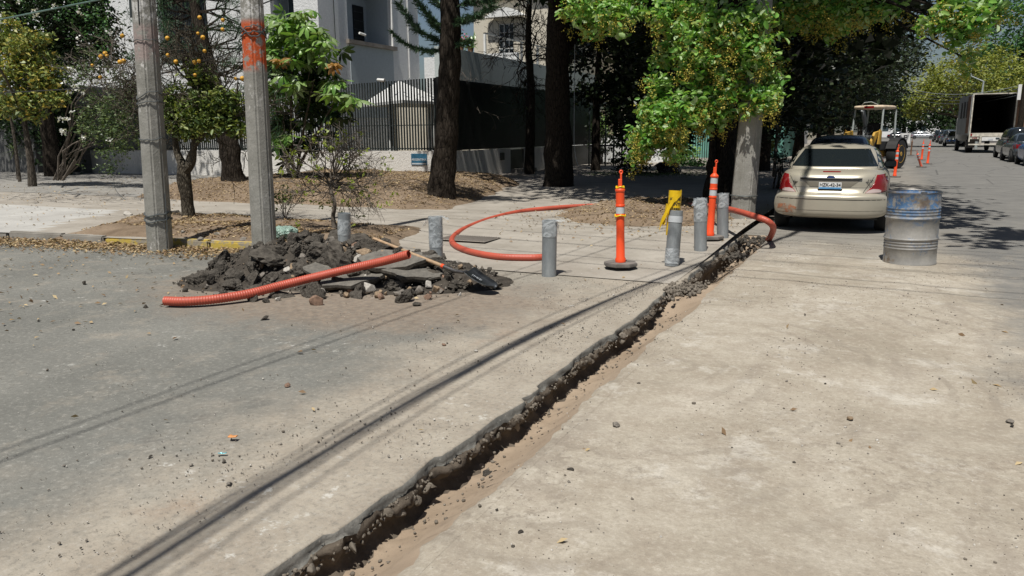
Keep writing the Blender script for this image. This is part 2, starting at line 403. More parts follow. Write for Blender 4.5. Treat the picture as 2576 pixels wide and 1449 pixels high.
def m_film():
    n = NT('clear_plastic_film'); q = n.noise(4, 5, .6, vec=n.mapping(n.coord(), (1.5, 1.5, 2.2), rot=(.5, .3, 0)), dist=2.5)
    n.done((.62, .66, .68), .22, n.bump(q, .3, .01)); tr = n.N('ShaderNodeBsdfTransparent'); mx = n.N('ShaderNodeMixShader')
    n.L(n.rng(q, .38, .64, .18, .68), mx.inputs[0]); n.L(tr.outputs[0], mx.inputs[1]); n.L(n.b.outputs[0], mx.inputs[2]); n.L(mx.outputs[0], n.out.inputs[0])
    return n.m
M['film'] = m_film()
M['yellow'] = plain('yellow_warning_tape', (.72, .47, .01), .35, var=.1, sc_=8)
M['black'] = plain('black_print', (.02, .02, .02), .6, var=.1)
M['white'] = plain('white_paint', (.72, .72, .70), .6, var=.06)
M['wood'] = plain('worn_wooden_handle', (.40, .27, .16), .6, var=.2, sc_=12)
M['steel'] = plain('worn_steel', (.22, .21, .20), .38, .8, var=.3, sc_=9)
M['dsteel'] = plain('dark_blade_steel', (.05, .055, .06), .4, .6, var=.3, sc_=9)
M['wire'] = plain('black_cable', (.02, .02, .02), .6, var=.1)
M['wireg'] = plain('grey_wire', (.12, .13, .13), .5, .4, var=.1)
M['wiregreen'] = plain('green_grey_cable', (.12, .20, .17), .5, var=.1)
M['fence'] = plain('dark_green_grey_fence_metal', (.045, .055, .055), .5, .2, var=.1)
M['fenceb'] = plain('black_fence_metal', (.010, .010, .010), .5, .2, var=.1)
def m_stucco(name, col, s=1.0, stain=.35, bmp=.8, streak=True):
    n = NT(name); c = n.ramp(n.noise(18*s, 5, .7), [(.3, tuple(q*.86 for q in col)), (.7, col)])
    if streak:
        st = n.noise(1.1, 5, .7, vec=n.mapping(n.coord(), (1.6, 1.6, .35)))
        c = n.mix(n.rng(st, .5, .72, 0, stain), c, tuple(q*.45 for q in col))
    return n.done(c, .92, n.bump(n.noise(26*s, 4, .7), bmp, .03), spec=.15)
M['lowwall'] = m_stucco('peeling_white_plaster', (.72, .70, .66), 1.0, .5, .8)
M['stucco'] = m_stucco('rough_white_stucco', (.74, .75, .75), .5, .15, 1.0, False)
M['smooth'] = m_stucco('grey_plaster_and_sill_shade', (.42, .47, .50), .5, .1, .1, False)
M['grille'] = plain('dark_window_recess', (.02, .025, .03), .3, var=.1)
M['cream'] = m_stucco('cream_plaster', (.62, .57, .47), .5, .2, .3)
M['parapet'] = m_stucco('grey_parapet_plaster', (.42, .46, .45), .5, .4, .3)
M['teal'] = plain('teal_green_cladding', (.14, .34, .28), .7, var=.2, sc_=1.5)
M['glass'] = NT('dark_glass').done((.012, .016, .018), .06, spec=.6)
M['glassb'] = NT('window_glass').done((.05, .07, .08), .1, spec=.6)
M['bark_d'] = m_bark('dark_bark', (.018, .014, .011), (.055, .045, .035))
M['bark_g'] = m_bark('grey_brown_bark', (.06, .052, .042), (.14, .12, .10))
M['bark_o'] = m_bark('thin_trunk_bark', (.07, .06, .045), (.15, .13, .10), 2)
M['twig'] = plain('dry_twig', (.15, .125, .10), .9, var=.25)
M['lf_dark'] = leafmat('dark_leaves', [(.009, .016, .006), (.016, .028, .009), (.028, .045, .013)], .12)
M['lf_dark2'] = leafmat('deep_green_leaves', [(.015, .03, .015), (.03, .06, .025), (.05, .085, .03)], .25)
M['lf_br'] = leafmat('bright_green_leaves', [(.09, .24, .05), (.18, .39, .07), (.33, .52, .14), (.50, .62, .38)], .38, .38)  # lit tone for boughs in sun; palest stop paints their gloss
M['lf_or'] = leafmat('orange_tree_leaves', [(.04, .07, .02), (.09, .14, .035), (.19, .25, .07), (.34, .38, .12)], .3)
M['lf_ye'] = leafmat('yellow_green_leaves', [(.06, .09, .03), (.16, .22, .06), (.33, .38, .13), (.50, .36, .08)], .3)
M['lf_lime'] = leafmat('young_lime_leaves', [(.20, .28, .04), (.30, .38, .06), (.38, .44, .10)], .45)
M['lf_umb'] = leafmat('glossy_umbrella_leaves', [(.10, .22, .04), (.16, .32, .06), (.24, .38, .10), (.26, .34, .18)], .3, .3)
M['lf_brn'] = leafmat('withered_brown_leaves', [(.30, .15, .04), (.36, .20, .07)], .3)
M['lf_rose'] = leafmat('pale_shrub_leaves', [(.04, .07, .03), (.10, .15, .06), (.22, .28, .14)], .3)
M['fruit'] = leafmat('yellow_fruit_clusters', [(.32, .30, .05), (.50, .44, .08), (.60, .46, .10)], .1, .7)
M['petal'] = leafmat('white_petals', [(.6, .6, .58), (.75, .75, .72)], .2)
M['needle'] = leafmat('dark_blue_green_needles', [(.025, .06, .03), (.05, .11, .055), (.09, .17, .08)], .15)
M['lf_far'] = leafmat('far_yellow_green_leaves', [(.14, .18, .04), (.26, .30, .07), (.38, .38, .11)], .3)
M['lf_far2'] = leafmat('far_green_leaves', [(.04, .11, .04), (.08, .19, .07), (.13, .26, .09)], .3)
M['litter'] = leafmat('dry_fallen_leaves', [(.13, .08, .045), (.24, .16, .09), (.36, .26, .14), (.48, .38, .22)], .1, .8)
M['citrus'] = plain('orange_fruit_skin', (.62, .33, .03), .55, var=.2, sc_=10)
M['paint'] = plain('champagne_car_paint', (.44, .405, .325), .34, .3, var=.04, sc_=2, coat=.3)
M['trim'] = plain('black_car_trim', (.02, .02, .02), .5, var=.1)
M['tail'] = NT('red_tail_lamp').done((.22, .006, .008), .12, spec=.6)
M['lampc'] = NT('clear_lamp_lens').done((.42, .34, .32), .15)
M['shad'] = plain('shaded_champagne_recess', (.22, .20, .16), .4, .2, var=.05)  # champagne paint darkened for shade in recess, groove and crease
M['tyre'] = plain('tyre_rubber', (.018, .018, .018), .85, var=.2)
M['rim'] = plain('alloy_rim', (.4, .4, .4), .35, .8, var=.1)
M['ybh'] = plain('dusty_yellow_machine_paint', (.52, .31, .05), .55, var=.2, sc_=4)
M['rust'] = plain('rusty_brown_panel', (.20, .11, .065), .9, var=.3, sc_=2)
M['trk'] = plain('dirty_grey_truck_panel', (.26, .275, .28), .6, .1, var=.2, sc_=1.2)
M['trkw'] = plain('chipped_white_truck_frame', (.62, .58, .49), .6, var=.25, sc_=4)
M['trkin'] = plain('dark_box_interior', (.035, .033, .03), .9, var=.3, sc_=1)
M['cblack'] = plain('black_car_paint', (.015, .016, .018), .15, .1, var=.05, coat=.8)
M['csilver'] = plain('silver_car_paint', (.42, .44, .46), .25, .5, var=.04, coat=.6)
M['cwhite'] = plain('white_car_paint', (.68, .68, .68), .3, 0, var=.04, coat=.6)
M['cblue'] = plain('blue_car_paint', (.04, .12, .35), .25, .1, var=.04, coat=.6)
M['cgrey'] = plain('blue_grey_car_paint', (.10, .12, .14), .2, .4, var=.04, coat=.7)
M['bagb'] = NT('black_bin_bag')
M['bagb'] = M['bagb'].done((.02, .022, .026), .22, M['bagb'].bump(M['bagb'].noise(5, 4, .6, dist=1.5), 1, .12), spec=.6)
M['bagc'] = NT('green_clear_bag')
M['bagc'] = M['bagc'].done((.25, .36, .30), .25, M['bagc'].bump(M['bagc'].noise(6, 4, .6, dist=1.5), 1, .1), spec=.6)
M['signb'] = plain('blue_enamel_sign', (.03, .13, .22), .45, var=.25, sc_=6)
M['lamp'] = plain('grey_lamp_metal', (.42, .46, .45), .5, .3, var=.1)
# ================================================ SETTING
def sstep(a, b, v):
    t = min(1, max(0, (v-a)/(b-a))); return t*t*(3-2*t)
def ykerb(x): return min(7.9, 7.9+(x+7.9)*.12) if x > -20 else 6.45
def zwalk(x, y):
    if x < -7: return .1
    if x < -6: return .1*(1-sstep(-7, -6, x)*(1-sstep(8, 13, y)))
    return .004+.096*sstep(8, 13, y)
def verge_front(x, y):
    e = min(x-(-11.7-(y-7.7)*.62), -6.0-.25*(y-8)-x, y-(ykerb(x)+.02), 10.6-y)
    e += .18*noise.noise(Vector((x*1.3, y*1.3, 3)))
    m = sstep(-.15, .7, e)
    return -.04+.10*sstep(-.12,.1,e)+.13*m+.05*m*fbm(x, y, 1, 4, 1.1)+.012*fbm(x, y, 5, 3, 7)
def verge_back(x, y):
    e = min(x+17.2+.2*(y-13), -7.9-.28*(y-13.5)-x, y-13.0, 22.2-y)
    e += .3*noise.noise(Vector((x*.9, y*.9, 9)))
    m = sstep(-.2, 1.6, e)
    return .04+.14*sstep(-.2,.4,e)+.28*m+.10*m*fbm(x, y, 2, 4, .7)+.015*fbm(x, y, 6, 3, 6)
def verge_corner(x, y):
    e = 1-math.hypot((x+3.9)/1.75, (y-14.2)/2.3)+.16*noise.noise(Vector((x*1.6, y*1.6, 4)))
    e = min(e, (-1.98-x)*.8)
    m = sstep(-.05, .55, e)
    return -.04+.04*sstep(-.08,.1,e)+.096*sstep(8, 13, y)+.20*m+.08*m*fbm(x, y, 3, 5, 1.5)
def gz(x, y):
    if y < ykerb(x) and x > -40: return 0
    if x > -1.95: return 0
    return max(zwalk(x, y), verge_front(x, y), verge_back(x, y), verge_corner(x, y))
def sheet(name, x0, x1, y0, y1, st, zf, mat, kind='structure', smooth=True, edge=None):
    xs = np.linspace(x0, x1, int((x1-x0)/st)+1); V = []; Fc = []
    ys0 = np.linspace(0, 1, int((y1-y0)/st)+1)
    for v in ys0:
        for x in xs:
            a = edge(x) if edge else y0
            y = a+(y1-a)*v; V.append((x, y, zf(x, y)))
    nx = len(xs)
    for j in range(len(ys0)-1):
        for i in range(nx-1):
            a = j*nx+i; Fc.append((a, a+1, a+nx+1, a+nx))
    o = link(name, arr_mesh(name, V, Fc, smooth), mat); tag(o, kind=kind); return o
def flat_rects(name, rects, z, mat):
    b = MB()
    for x0, x1, y0, y1 in rects: b.add([(x0,y0,z),(x1,y0,z),(x1,y1,z),(x0,y1,z)], [(0,1,2,3)])
    o = link(name, b.mesh(name, fix=False), mat); return tag(o, kind='structure')
flat_rects('ground', [(-900,-2.3,-400,1500), (-2.3,-1.3,-400,-2.5), (-2.3,-1.3,12.4,1500), (-1.3,900,-400,1500)], -.05, M['terrain'])
sheet('side_street', -60, -1.96, -3, 7.95, .35, lambda x, y: .006*fbm(x, y, 0, 2, .6)-.007, M['street'])
def zdirt(x, y):
    k = sstep(2.2, 1.0, x) if x > 1 else 1
    return .018*k*fbm(x, y, 0, 3, .7)+.006*fbm(x, y, 8, 4, 3.2)
def znear(x, y): return zdirt(x, y)*sstep(13, 12, y)*sstep(3.2, 2.6, x)
sheet('dirt_road', -1.44, 3.2, -2.5, 13, .055, znear, M['dirt'])
flat_rects('main_street', [(3.2, 9.2, -2.5, 13), (-1.97, 9.2, 13, 330), (-1.97, -1.44, 12.3, 13)], 0, M['dirt'])
sheet('sidewalk', -45, -1.96, 7.9, 22.4, .4, lambda x, y: zwalk(x, y), M['apron'], edge=ykerb)
flat_rects('street_sidewalk', [(-13.5, -2.15, 22.4, 330)], .1, M['walk'])
flat_rects('far_sidewalk', [(9.4, 16, -2.5, 330)], .12, M['walk'])
sheet('pale_driveway', -30, -12.2, 7.9, 10.6, .3, lambda x, y: .104 if x < -12.7-(y-7.7)*.62+.3*(1) else .09, M['slab'], edge=ykerb)
sheet('paved_driveway', -45, -16.9, 13.2, 22, .5, lambda x, y: .106+.0*x, M['paver'])
sheet('verge_soil', -18, -5.4, 7.4, 10.8, .09, lambda x, y: verge_front(x, y), M['soil'])
sheet('leafy_verge', -19, -6.6, 12.6, 22.2, .12, lambda x, y: verge_back(x, y), M['soil'])
sheet('corner_verge', -6.2, -1.97, 11.6, 16.8, .06, lambda x, y: verge_corner(x, y), M['soil'])
# kerbs: each length of kerb is a piece of its own
kb = thing('kerb', 'low worn kerb with yellow paint along the side street verge', 'kerb', (0,0,0)); kb['kind'] = 'structure'
for lab in ('label', 'category'):
    if lab in kb: del kb[lab]
x = -22.95
for i, (L_, mt) in enumerate([(1.15,'kerb')]*9+[(1.15,'kerb'),(.85,'kerb'),(.95,'kerby'),(1.0,'kerby'),(.9,'kerby'),(.75,'kerby')]):
    y = ykerb(x+L_/2); b = MB(); jz = rnd.uniform(-.015, .015)
    b.box(0, L_-.03, -.07, .05, -.04, .115+jz*1.6)
    me = bevel(b.mesh('kerb_stone'), .02, 2)
    link('kerb_stone', me, M[mt], kb, (x, y, 0), (rnd.uniform(-.03, .03), rnd.uniform(-.015, .015), .12))
    x += L_
for i in range(46):
    L_ = 1.5; b = MB().box(0, .15, 0, L_-.02, -.04, .13); y = 17+i*L_
    link('kerb_stone', bevel(b.mesh('kerb_stone'), .02, 1), M['kerb'], kb, (-2.13, y, 0)) if i == 0 else link('kerb_stone', kb.children[-1].data, None, kb, (-2.13, y, 0))
for i in range(60):
    link('kerb_stone', kb.children[-1].data, None, kb, (9.25, 24+i*1.5, 0))

# trench ------------------------------------------------
_r = random.Random(5); RIMY = [-3.0]; RIMX = [0.0]
while RIMY[-1] < 13:
    RIMY.append(RIMY[-1]+_r.choice([.03, .12, .25, .4])*_r.uniform(.7, 1.3)); RIMX.append(_r.uniform(-.038, .030))
def xl(y):
    o = -1.90+.03*noise.noise(Vector((y*.9, 0, 0)))+float(np.interp(y, RIMY, RIMX))+.007*noise.noise(Vector((y*30, 7, 0)))
    if y > 8.2: o -= .05*sstep(8.2, 8.6, y)
    return o
def prof(y):
    """cross profile of the trench, (x, z, zone): rim, cut edge, clods, undercut, floor, slope"""
    x = xl(y); d = .205-.15*sstep(7.1, 7.5, y)*(1-sstep(8.1, 8.5, y))+.1*sstep(8.3, 8.8, y)
    d *= 1-sstep(11.3, 11.9, y)*.97
    xr = -1.53+.06*noise.noise(Vector((y*.8, 9, 0)))+.045*noise.noise(Vector((y*4, 4, 0)))+.02*noise.noise(Vector((y*17, 4, 0)))
    t = .055*min(1, d/.1)*(1+.55*noise.noise(Vector((y*2.3, 8, 8)))+.35*noise.noise(Vector((y*11, 3, 8))))
    return [(-2.06, -.001), (x-.03, .001), (x-.008, 0), (x, -.006), (x+.004+max(0, .045*noise.noise(Vector((y*6, 1, 4)))), -t*.55), (x+.002+max(0, .06*noise.noise(Vector((y*5, 6, 2)))), -t), (x+.018, -t-.006), (x+.032, -.40*d), (x+.005, -.52*d), (x-.035, -.70*d), (x-.02, -.86*d), (x+.03, -d), (x+.085, -d*.98), ((x+.085)*.6+xr*.4, -d*.74), ((x+.085)*.3+xr*.7, -d*.42), (xr, -.03), (xr+.03, -.006+znear(xr+.03, y)), (-1.43, znear(-1.43, y)+.001)]
ys = np.arange(-2.4, 12.4, .028); V = []; npf = 18
for y in ys:
    for k, (px_, pz_) in enumerate(prof(y)):
        a = .0
        if 3 < k < 6: a = .011
        if 5 < k < 12: a = .034
        if k in (7, 8): px_ += .035*noise.noise(Vector((y*3.1, 5, 0)))+.02*noise.noise(Vector((y*9, 2, 0)))
        elif k >= 12 and k < 16: a = .014
        n3 = noise.noise_vector(Vector((px_*13, y*13, pz_*13+k*.4)))
        n4 = noise.noise_vector(Vector((px_*34, y*34, pz_*34)))
        V.append((px_+a*(n3.x+.5*n4.x), y, pz_+a*(.8*n3.z+.5*n4.z)))
Fa, Fb, Fcut, Fw, Fd = [], [], [], [], []
for j in range(len(ys)-1):
    for k in range(npf-1):
        q = (j*npf+k, j*npf+k+1, (j+1)*npf+k+1, (j+1)*npf+k)
        (Fa if k < 3 else Fcut if k < 5 else Fw if k < 11 else Fb if k < 15 else Fd).append(q)
me = arr_mesh('trench', V, Fa+Fcut+Fw+Fb+Fd, False)
for mm in ('street', 'cut', 'twall', 'tsand', 'dirt'): me.materials.append(M[mm])
me.polygons.foreach_set('material_index', [0]*len(Fa)+[1]*len(Fcut)+[2]*len(Fw)+[3]*len(Fb)+[4]*len(Fd))
o = link('trench', me); tag(o, kind='structure')
# clods sitting on the ledge of the trench wall
proto_cl = [rock_mesh('clod', 100+i, True) for i in range(4)]
for p in proto_cl: p.materials.append(M['clod'])
tz = []
def clump(V, F, c, s, seed, base):
    n0 = len(V)
    rx = Matrix.Rotation(rnd.uniform(0, 6.28), 3, 'Z') @ Matrix.Rotation(rnd.uniform(-1, 1), 3, 'X')
    for v in base[0]: V.append(tuple(rx @ (v*s)+c))
    F.extend([tuple(i+n0 for i in f) for f in base[1]])
def base_of(me): return ([v.co.copy() for v in me.vertices], [tuple(p.vertices) for p in me.polygons])
def low_rock(seed):
    r = random.Random(seed); bm = bmesh.new(); bmesh.ops.create_icosphere(bm, subdivisions=1, radius=1)
    for v in bm.verts: v.co *= r.uniform(.65, 1.1); v.co.z *= .75
    me = bpy.data.meshes.new('pebble'); bm.to_mesh(me); bm.free(); return me
lows = [base_of(low_rock(i)) for i in range(10)]
mids = []
for i in range(8):
    bm = bmesh.new(); bmesh.ops.create_icosphere(bm, subdivisions=2, radius=1)
    pl_ = [(Vector((rnd.gauss(0,1), rnd.gauss(0,1), rnd.gauss(0,1))).normalized(), rnd.uniform(.3, .7)) for _ in range(9)]
    for v in bm.verts:
        p_ = v.co.copy()
        for n_, d_ in pl_:
            if p_.dot(n_) > d_: p_ -= n_*(p_.dot(n_)-d_)
        v.co = p_*(1+.35*noise.fractal(p_*1.9+Vector((i*9, 0, 0)), 1, 2, 3))
    me = bpy.data.meshes.new('x'); bm.to_mesh(me); bm.free(); mids.append(base_of(me))
jag = [base_of(rock_mesh('jag', 700+i, True)) for i in range(5)]
for jb in jag:
    for v in jb[0]: v.x *= .6; v.z *= .7; v.y *= 1.35
V, Fc = [], []
y = 1.2
while y < 11.2:
    dens = 1.0 if not 7.2 < y < 8.4 else .3
    for k in range(3):
        if rnd.random() < dens:
            s = rnd.uniform(.004, .014)*(1.5 if rnd.random() < .08 else 1)
            clump(V, Fc, Vector((xl(y)+rnd.uniform(.0, .03), y+rnd.uniform(-.02, .02), -.055-rnd.random()*.06)), s, 0, rnd.choice(mids))
    if noise.noise(Vector((y*1.7, 1, 1))) > .0 and rnd.random() < .5:
        clump(V, Fc, Vector((xl(y)+rnd.uniform(-.01, .03), y, -.065-rnd.random()*.05)), rnd.uniform(.03, .06), 0, rnd.choice(jag))
    if rnd.random() < .9:
        clump(V, Fc, Vector((xl(y)+rnd.uniform(.08, .3), y, -.19+rnd.uniform(0, .08))), rnd.uniform(.004, .014), 0, rnd.choice(lows))
    y += .022
o = link('trench_clods', arr_mesh('trench_clods', V, Fc), M['clod']); tag(o, 'crumbled clods of earth along the open trench wall', kind='stuff')
# heaped lumps bridging the trench at the step
V, Fc = [], []
for i in range(300):
    y = rnd.gauss(7.75, .22); x_ = rnd.uniform(-1.98, -1.62)
    clump(V, Fc, Vector((x_, y, -.05+rnd.random()*.06)), rnd.uniform(.01, .035), 0, rnd.choice(mids))
o = link('trench_fill_lumps', arr_mesh('trench_fill_lumps', V, Fc), M['clod']); tag(o, 'grey lumps of fill bridging the trench halfway along', kind='stuff')
V, Fc = [], []
for i in range(200):
    y = rnd.uniform(10.4, 12.0); x_ = rnd.uniform(-1.9, -1.55)
    clump(V, Fc, Vector((x_, y, -.13+.12*sstep(10.8, 12, y)+rnd.random()*.04)), rnd.uniform(.012, .04), 0, rnd.choice(mids))
o = link('dark_trench_lumps', arr_mesh('dark_trench_lumps', V, Fc), M['asph']); tag(o, 'black lumps in the far end of the trench by the conduit', kind='stuff')

# gravel and crumbs on the roads
V, Fc = [], []
for i in range(24000):
    t = rnd.random()
    if t < .55:
        x_ = rnd.uniform(-1.55, 2.2); y = rnd.uniform(1.2, 12)
        if rnd.random() > .42+1.9*noise.noise(Vector((x_*1.5, y*.8, 2))): continue
    elif t < .8:
        x_ = -1.95-abs(rnd.gauss(0, .7)); y = rnd.uniform(1.5, 8.5)
        if rnd.random() > .35+1.6*noise.noise(Vector((x_*1.6, y*1.1, 6))): continue
    else:
        x_ = rnd.uniform(-8, -2); y = rnd.uniform(2, 8.5)
        if rnd.random() > .15+1.8*noise.noise(Vector((x_*1.1, y*1.1, 9))): continue
    if -1.93 < x_ < -1.55: continue
    s = min(.016, .0018+rnd.expovariate(1/.0016)) * (1 if rnd.random() < .985 else 1.8)
    clump(V, Fc, Vector((x_, y, s*.3+(znear(x_, y) if x_ > -1.5 else 0))), s, 0, rnd.choice(lows))
me = arr_mesh('gravel', V, Fc); me.materials.append(M['st_g']); me.materials.append(M['clod']); me.materials.append(M['st_w']); me.materials.append(M['asph'])
nr = len(Fc)//20; mi = np.repeat(rng.choice([0,0,0,1,1,1,2,2,3], nr), 20); me.polygons.foreach_set('material_index', mi.astype(np.int32))
o = link('gravel', me); tag(o, 'fine gravel and crumbs scattered over the road', kind='stuff')

# fallen leaves
def leaf_quads(C_, size, up=.0, elong=2.0, fold=.18, jit=.35, hang=0.0):
    """numpy: one folded diamond per centre"""
    n = len(C_); C_ = np.asarray(C_, dtype=np.float64)
    d = rng.normal(size=(n, 3)); d[:, 2] = d[:, 2]*(1-abs(up))-hang; d /= np.linalg.norm(d, axis=1)[:, None]
    nn = rng.normal(size=(n, 3)); nn[:, 2] += up*3; s = np.cross(d, nn); s /= np.linalg.norm(s, axis=1)[:, None]+1e-9
    nn = np.cross(s, d)
    sz = size*(1+jit*rng.uniform(-1, 1, n))[:, None]
    w_ = sz/elong
    a = C_-d*sz*.5; t = C_+d*sz*.5; mid = C_-d*sz*.05
    l = mid-s*w_*.5+nn*sz*fold; r = mid+s*w_*.5+nn*sz*fold
    V = np.stack([a, r, t, l], 1).reshape(-1, 3); Fq = np.arange(4*n).reshape(n, 4)
    return V, Fq
def leaf_obj(name, C_, size, mat, parent=None, oval=False, **k):
    V, Fq = leaf_quads(C_, size, **k)
    if oval:      # oval leaf of two folded halves
        q = V.reshape(-1, 4, 3); a, r, t_, l = q[:, 0], q[:, 1], q[:, 2], q[:, 3]
        ax = t_-a; sl = l-(a+ax*.45); sr = r-(a+ax*.45)
        V = np.stack([a, a+ax*.28+sr*.95, a+ax*.68+sr*.85, t_-ax*.02, a+ax*.68+sl*.85, a+ax*.28+sl*.95], 1).reshape(-1, 3)
        n_ = len(q); i6 = np.arange(n_)[:, None]*6; Fq = np.concatenate([i6+np.array([[0, 1, 2, 3]]), i6+np.array([[0, 3, 4, 5]])])
    return link(name, arr_mesh(name, V, Fq), mat, parent)
pts = []
while len(pts) < 5200:
    x_ = rnd.uniform(-13.5, -7.0); d = abs(rnd.gauss(0, .32)); y = ykerb(x_)-.08-d
    if x_ > -8 and rnd.random() < .6: continue
    pts.append((x_, y, .012+rnd.random()*.05*math.exp(-d*5)))
while len(pts) < 9500:
    x_ = rnd.uniform(-14, -5.8); y = rnd.uniform(7.9, 10.8)
    if verge_front(x_, y) < .11: continue
    if noise.noise(Vector((x_*1.2, y*1.2, 1)))+.25 < rnd.random()*.7: continue
    pts.append((x_, y, gz(x_, y)+.012))
while len(pts) < 27000:
    x_ = rnd.uniform(-18, -7.4); y = rnd.uniform(12.8, 21.8)
    if verge_back(x_, y) < .12: continue
    pts.append((x_, y, gz(x_, y)+.012))
for i in range(1900):
    x_ = rnd.gauss(-4, 1.1); y = rnd.gauss(13.6, 1.3)
    if x_ > -2: continue
    pts.append((x_, y, gz(x_, y)+.012))
for i in range(500): x_ = rnd.uniform(-15, -6); y = rnd.uniform(3.5, 7.2); pts.append((x_, y, .01))
for i in range(1600): x_ = rnd.uniform(-26, -13); y = rnd.uniform(7, 20); pts.append((x_, y, .12))
for i in range(60): x_ = rnd.uniform(-6, 2); y = rnd.uniform(2.5, 9); pts.append((x_, y, .01)) if not -2 < x_ < -1.5 else None
o = leaf_obj('fallen_leaves', pts, .052, M['litter'], up=.75, elong=2.3, fold=.12); tag(o, 'dry tan leaves strewn over the verge and gutter', kind='stuff')
# tufts of dry grass
pts = [(rnd.gauss(-7.9, 1.1), rnd.gauss(27.6, .9), .13) for i in range(1500)]
o = leaf_obj('dry_grass', pts, .12, M['lf_rose'], up=-.3, elong=8); tag(o, 'patch of thin grass beside the black bin bag', kind='stuff')

# ================================================ BUILDINGS
def wall_grid(b, axis, c0, c1, u0, u1, z0, z1, ops):
    """wall slab with openings; axis 'x': wall runs along x, thickness c0..c1 in y; ops (u0,u1,z0,z1)"""
    us = sorted({u0, u1, *[q for o_ in ops for q in o_[:2]]}); zs = sorted({z0, z1, *[q for o_ in ops for q in o_[2:]]})
    for a, b_ in zip(us[:-1], us[1:]):
        for c, d in zip(zs[:-1], zs[1:]):
            if any(o_[0] <= a and b_ <= o_[1] and o_[2] <= c and d <= o_[3] for o_ in ops): continue
            if axis == 'x': b.box(a, b_, c0, c1, c, d)
            else: b.box(c0, c1, a, b_, c, d)
FA, FBX = 21.9, -13.35
# low wall + picket fence along the side street
t = thing('low_garden_wall', 'low peeling white plaster wall carrying the slatted fence, street sign on it', 'wall', (0,0,0))
b = MB().box(-31.5, FBX, FA, FA+.2, -.02, 1.06); b.obj('wall', M['lowwall'], t)
b = MB().box(FBX-.2, FBX, FA+.2, 27.2, -.02, 1.04).box(FBX-.2, FBX, 28.6, 33, -.02, 1.04); b.obj('wall', M['lowwall'], t)
b = MB().box(FBX-.201, FBX+.02, 27.2, 28.6, -.02, .08).box(FBX+.02, FBX+.5, 27.2, 28.6, -.02, .25); b.obj('step', M['walk'], t)
b = MB().box(FBX-.12, FBX-.06, 27.25, 28.55, .12, 1.0); b.obj('gate_panel', M['fenceb'], t)
b = MB().box(FBX, FBX+.04, 26.3, 26.6, .62, .9); b.obj('meter_box', M['fenceb'], t)
def picket(x0, x1, ztop0, ztop1, name_lab):
    t = thing('picket_fence', name_lab, 'fence', (0,0,0))
    n = int((x1-x0)/.112); b = MB()
    for i in range(n):
        x_ = x0+i*.112; zt = ztop0+(ztop1-ztop0)*i/n
        b.box(x_, x_+.034, FA+.07, FA+.125, 1.08, zt)
    o = b.obj('slats', M['fence'], t); o['kind'] = 'stuff'
    b = MB().box(x0, x1, FA+.126, FA+.16, 1.12, 1.16).box(x0, x1, FA+.126, FA+.16, 1.9, 1.93)
    b.obj('rail', M['fence'], t)
    x_ = x0
    while x_ < x1+.1:
        MB().box(x_-.03, x_+.03, FA+.165, FA+.22, 1.06, 3.3).obj('post', M['fence'], t); x_ += 2.3
    return t
picket(-31.5, FBX-.06, 3.0, 3.42, 'tall fence of thin vertical dark slats on the low white wall, facing the side street')
t = thing('black_fence', 'tall black slatted fence turning the corner along the shaded sidewalk', 'fence', (0,0,0))
b = MB()
yy = FA
while yy < 37.5:
    b.box(FBX-.125, FBX-.07, yy, yy+.045, 1.06, 3.42); yy += .085
o = b.obj('slats', M['fenceb'], t); o['kind'] = 'stuff'
MB().box(FBX-.2, FBX-.135, FA, 37.5, 1.06, 1.12).box(FBX-.2, FBX-.135, FA, 37.5, 3.3, 3.36).obj('rail', M['fenceb'], t)
MB().box(FBX-.06, FBX+.03, FA-.02, FA+.1, 1.06, 3.44).obj('post', M['fenceb'], t)
MB().box(FBX-.19, FBX-.15, 33.2, 37.5, 0, 1.04).obj('lower_panel', M['fenceb'], t)
MB().box(FBX-.16, FBX-.14, 22.2, 37.4, 1.15, 3.28).obj('backing_panel', M['fenceb'], t)
# text
def text_mesh(s, size, ext=.002, bold=0):
    cu = bpy.data.curves.new('txt', 'FONT'); cu.body = s; cu.size = size; cu.extrude = ext; cu.align_x = 'CENTER'; cu.align_y = 'CENTER'; cu.offset = bold; cu.resolution_u = 2
    o = bpy.data.objects.new('txt', cu); COL.objects.link(o); dg = bpy.context.evaluated_depsgraph_get(); dg.update()
    me = bpy.data.meshes.new_from_object(o.evaluated_get(dg)); bpy.data.objects.remove(o); return me
def txt(s, size, mat, parent, loc, rot=(R(90),0,0), ext=.002, bold=0, name='lettering', sx=1):
    me = text_mesh(s, size, ext, bold); me.materials.clear(); return link(name, me, mat, parent, loc, rot, (sx, 1, 1))
p = D(1054, 401, FA-.02)
t = thing('street_sign', 'small blue street name plate on the low white wall near the fence corner', 'sign', (p.x, FA-.022, p.z))
MB().box(-.31, .31, 0, .02, -.19, .19).obj('plate', M['signb'], t)
txt('ARGENTINA', .105, M['refl'], t, (0, -.003, -.01), bold=.002)
MB().box(-.28, .28, -.0025, 0, -.165, -.12).obj('lower_band', M['refl'], t)

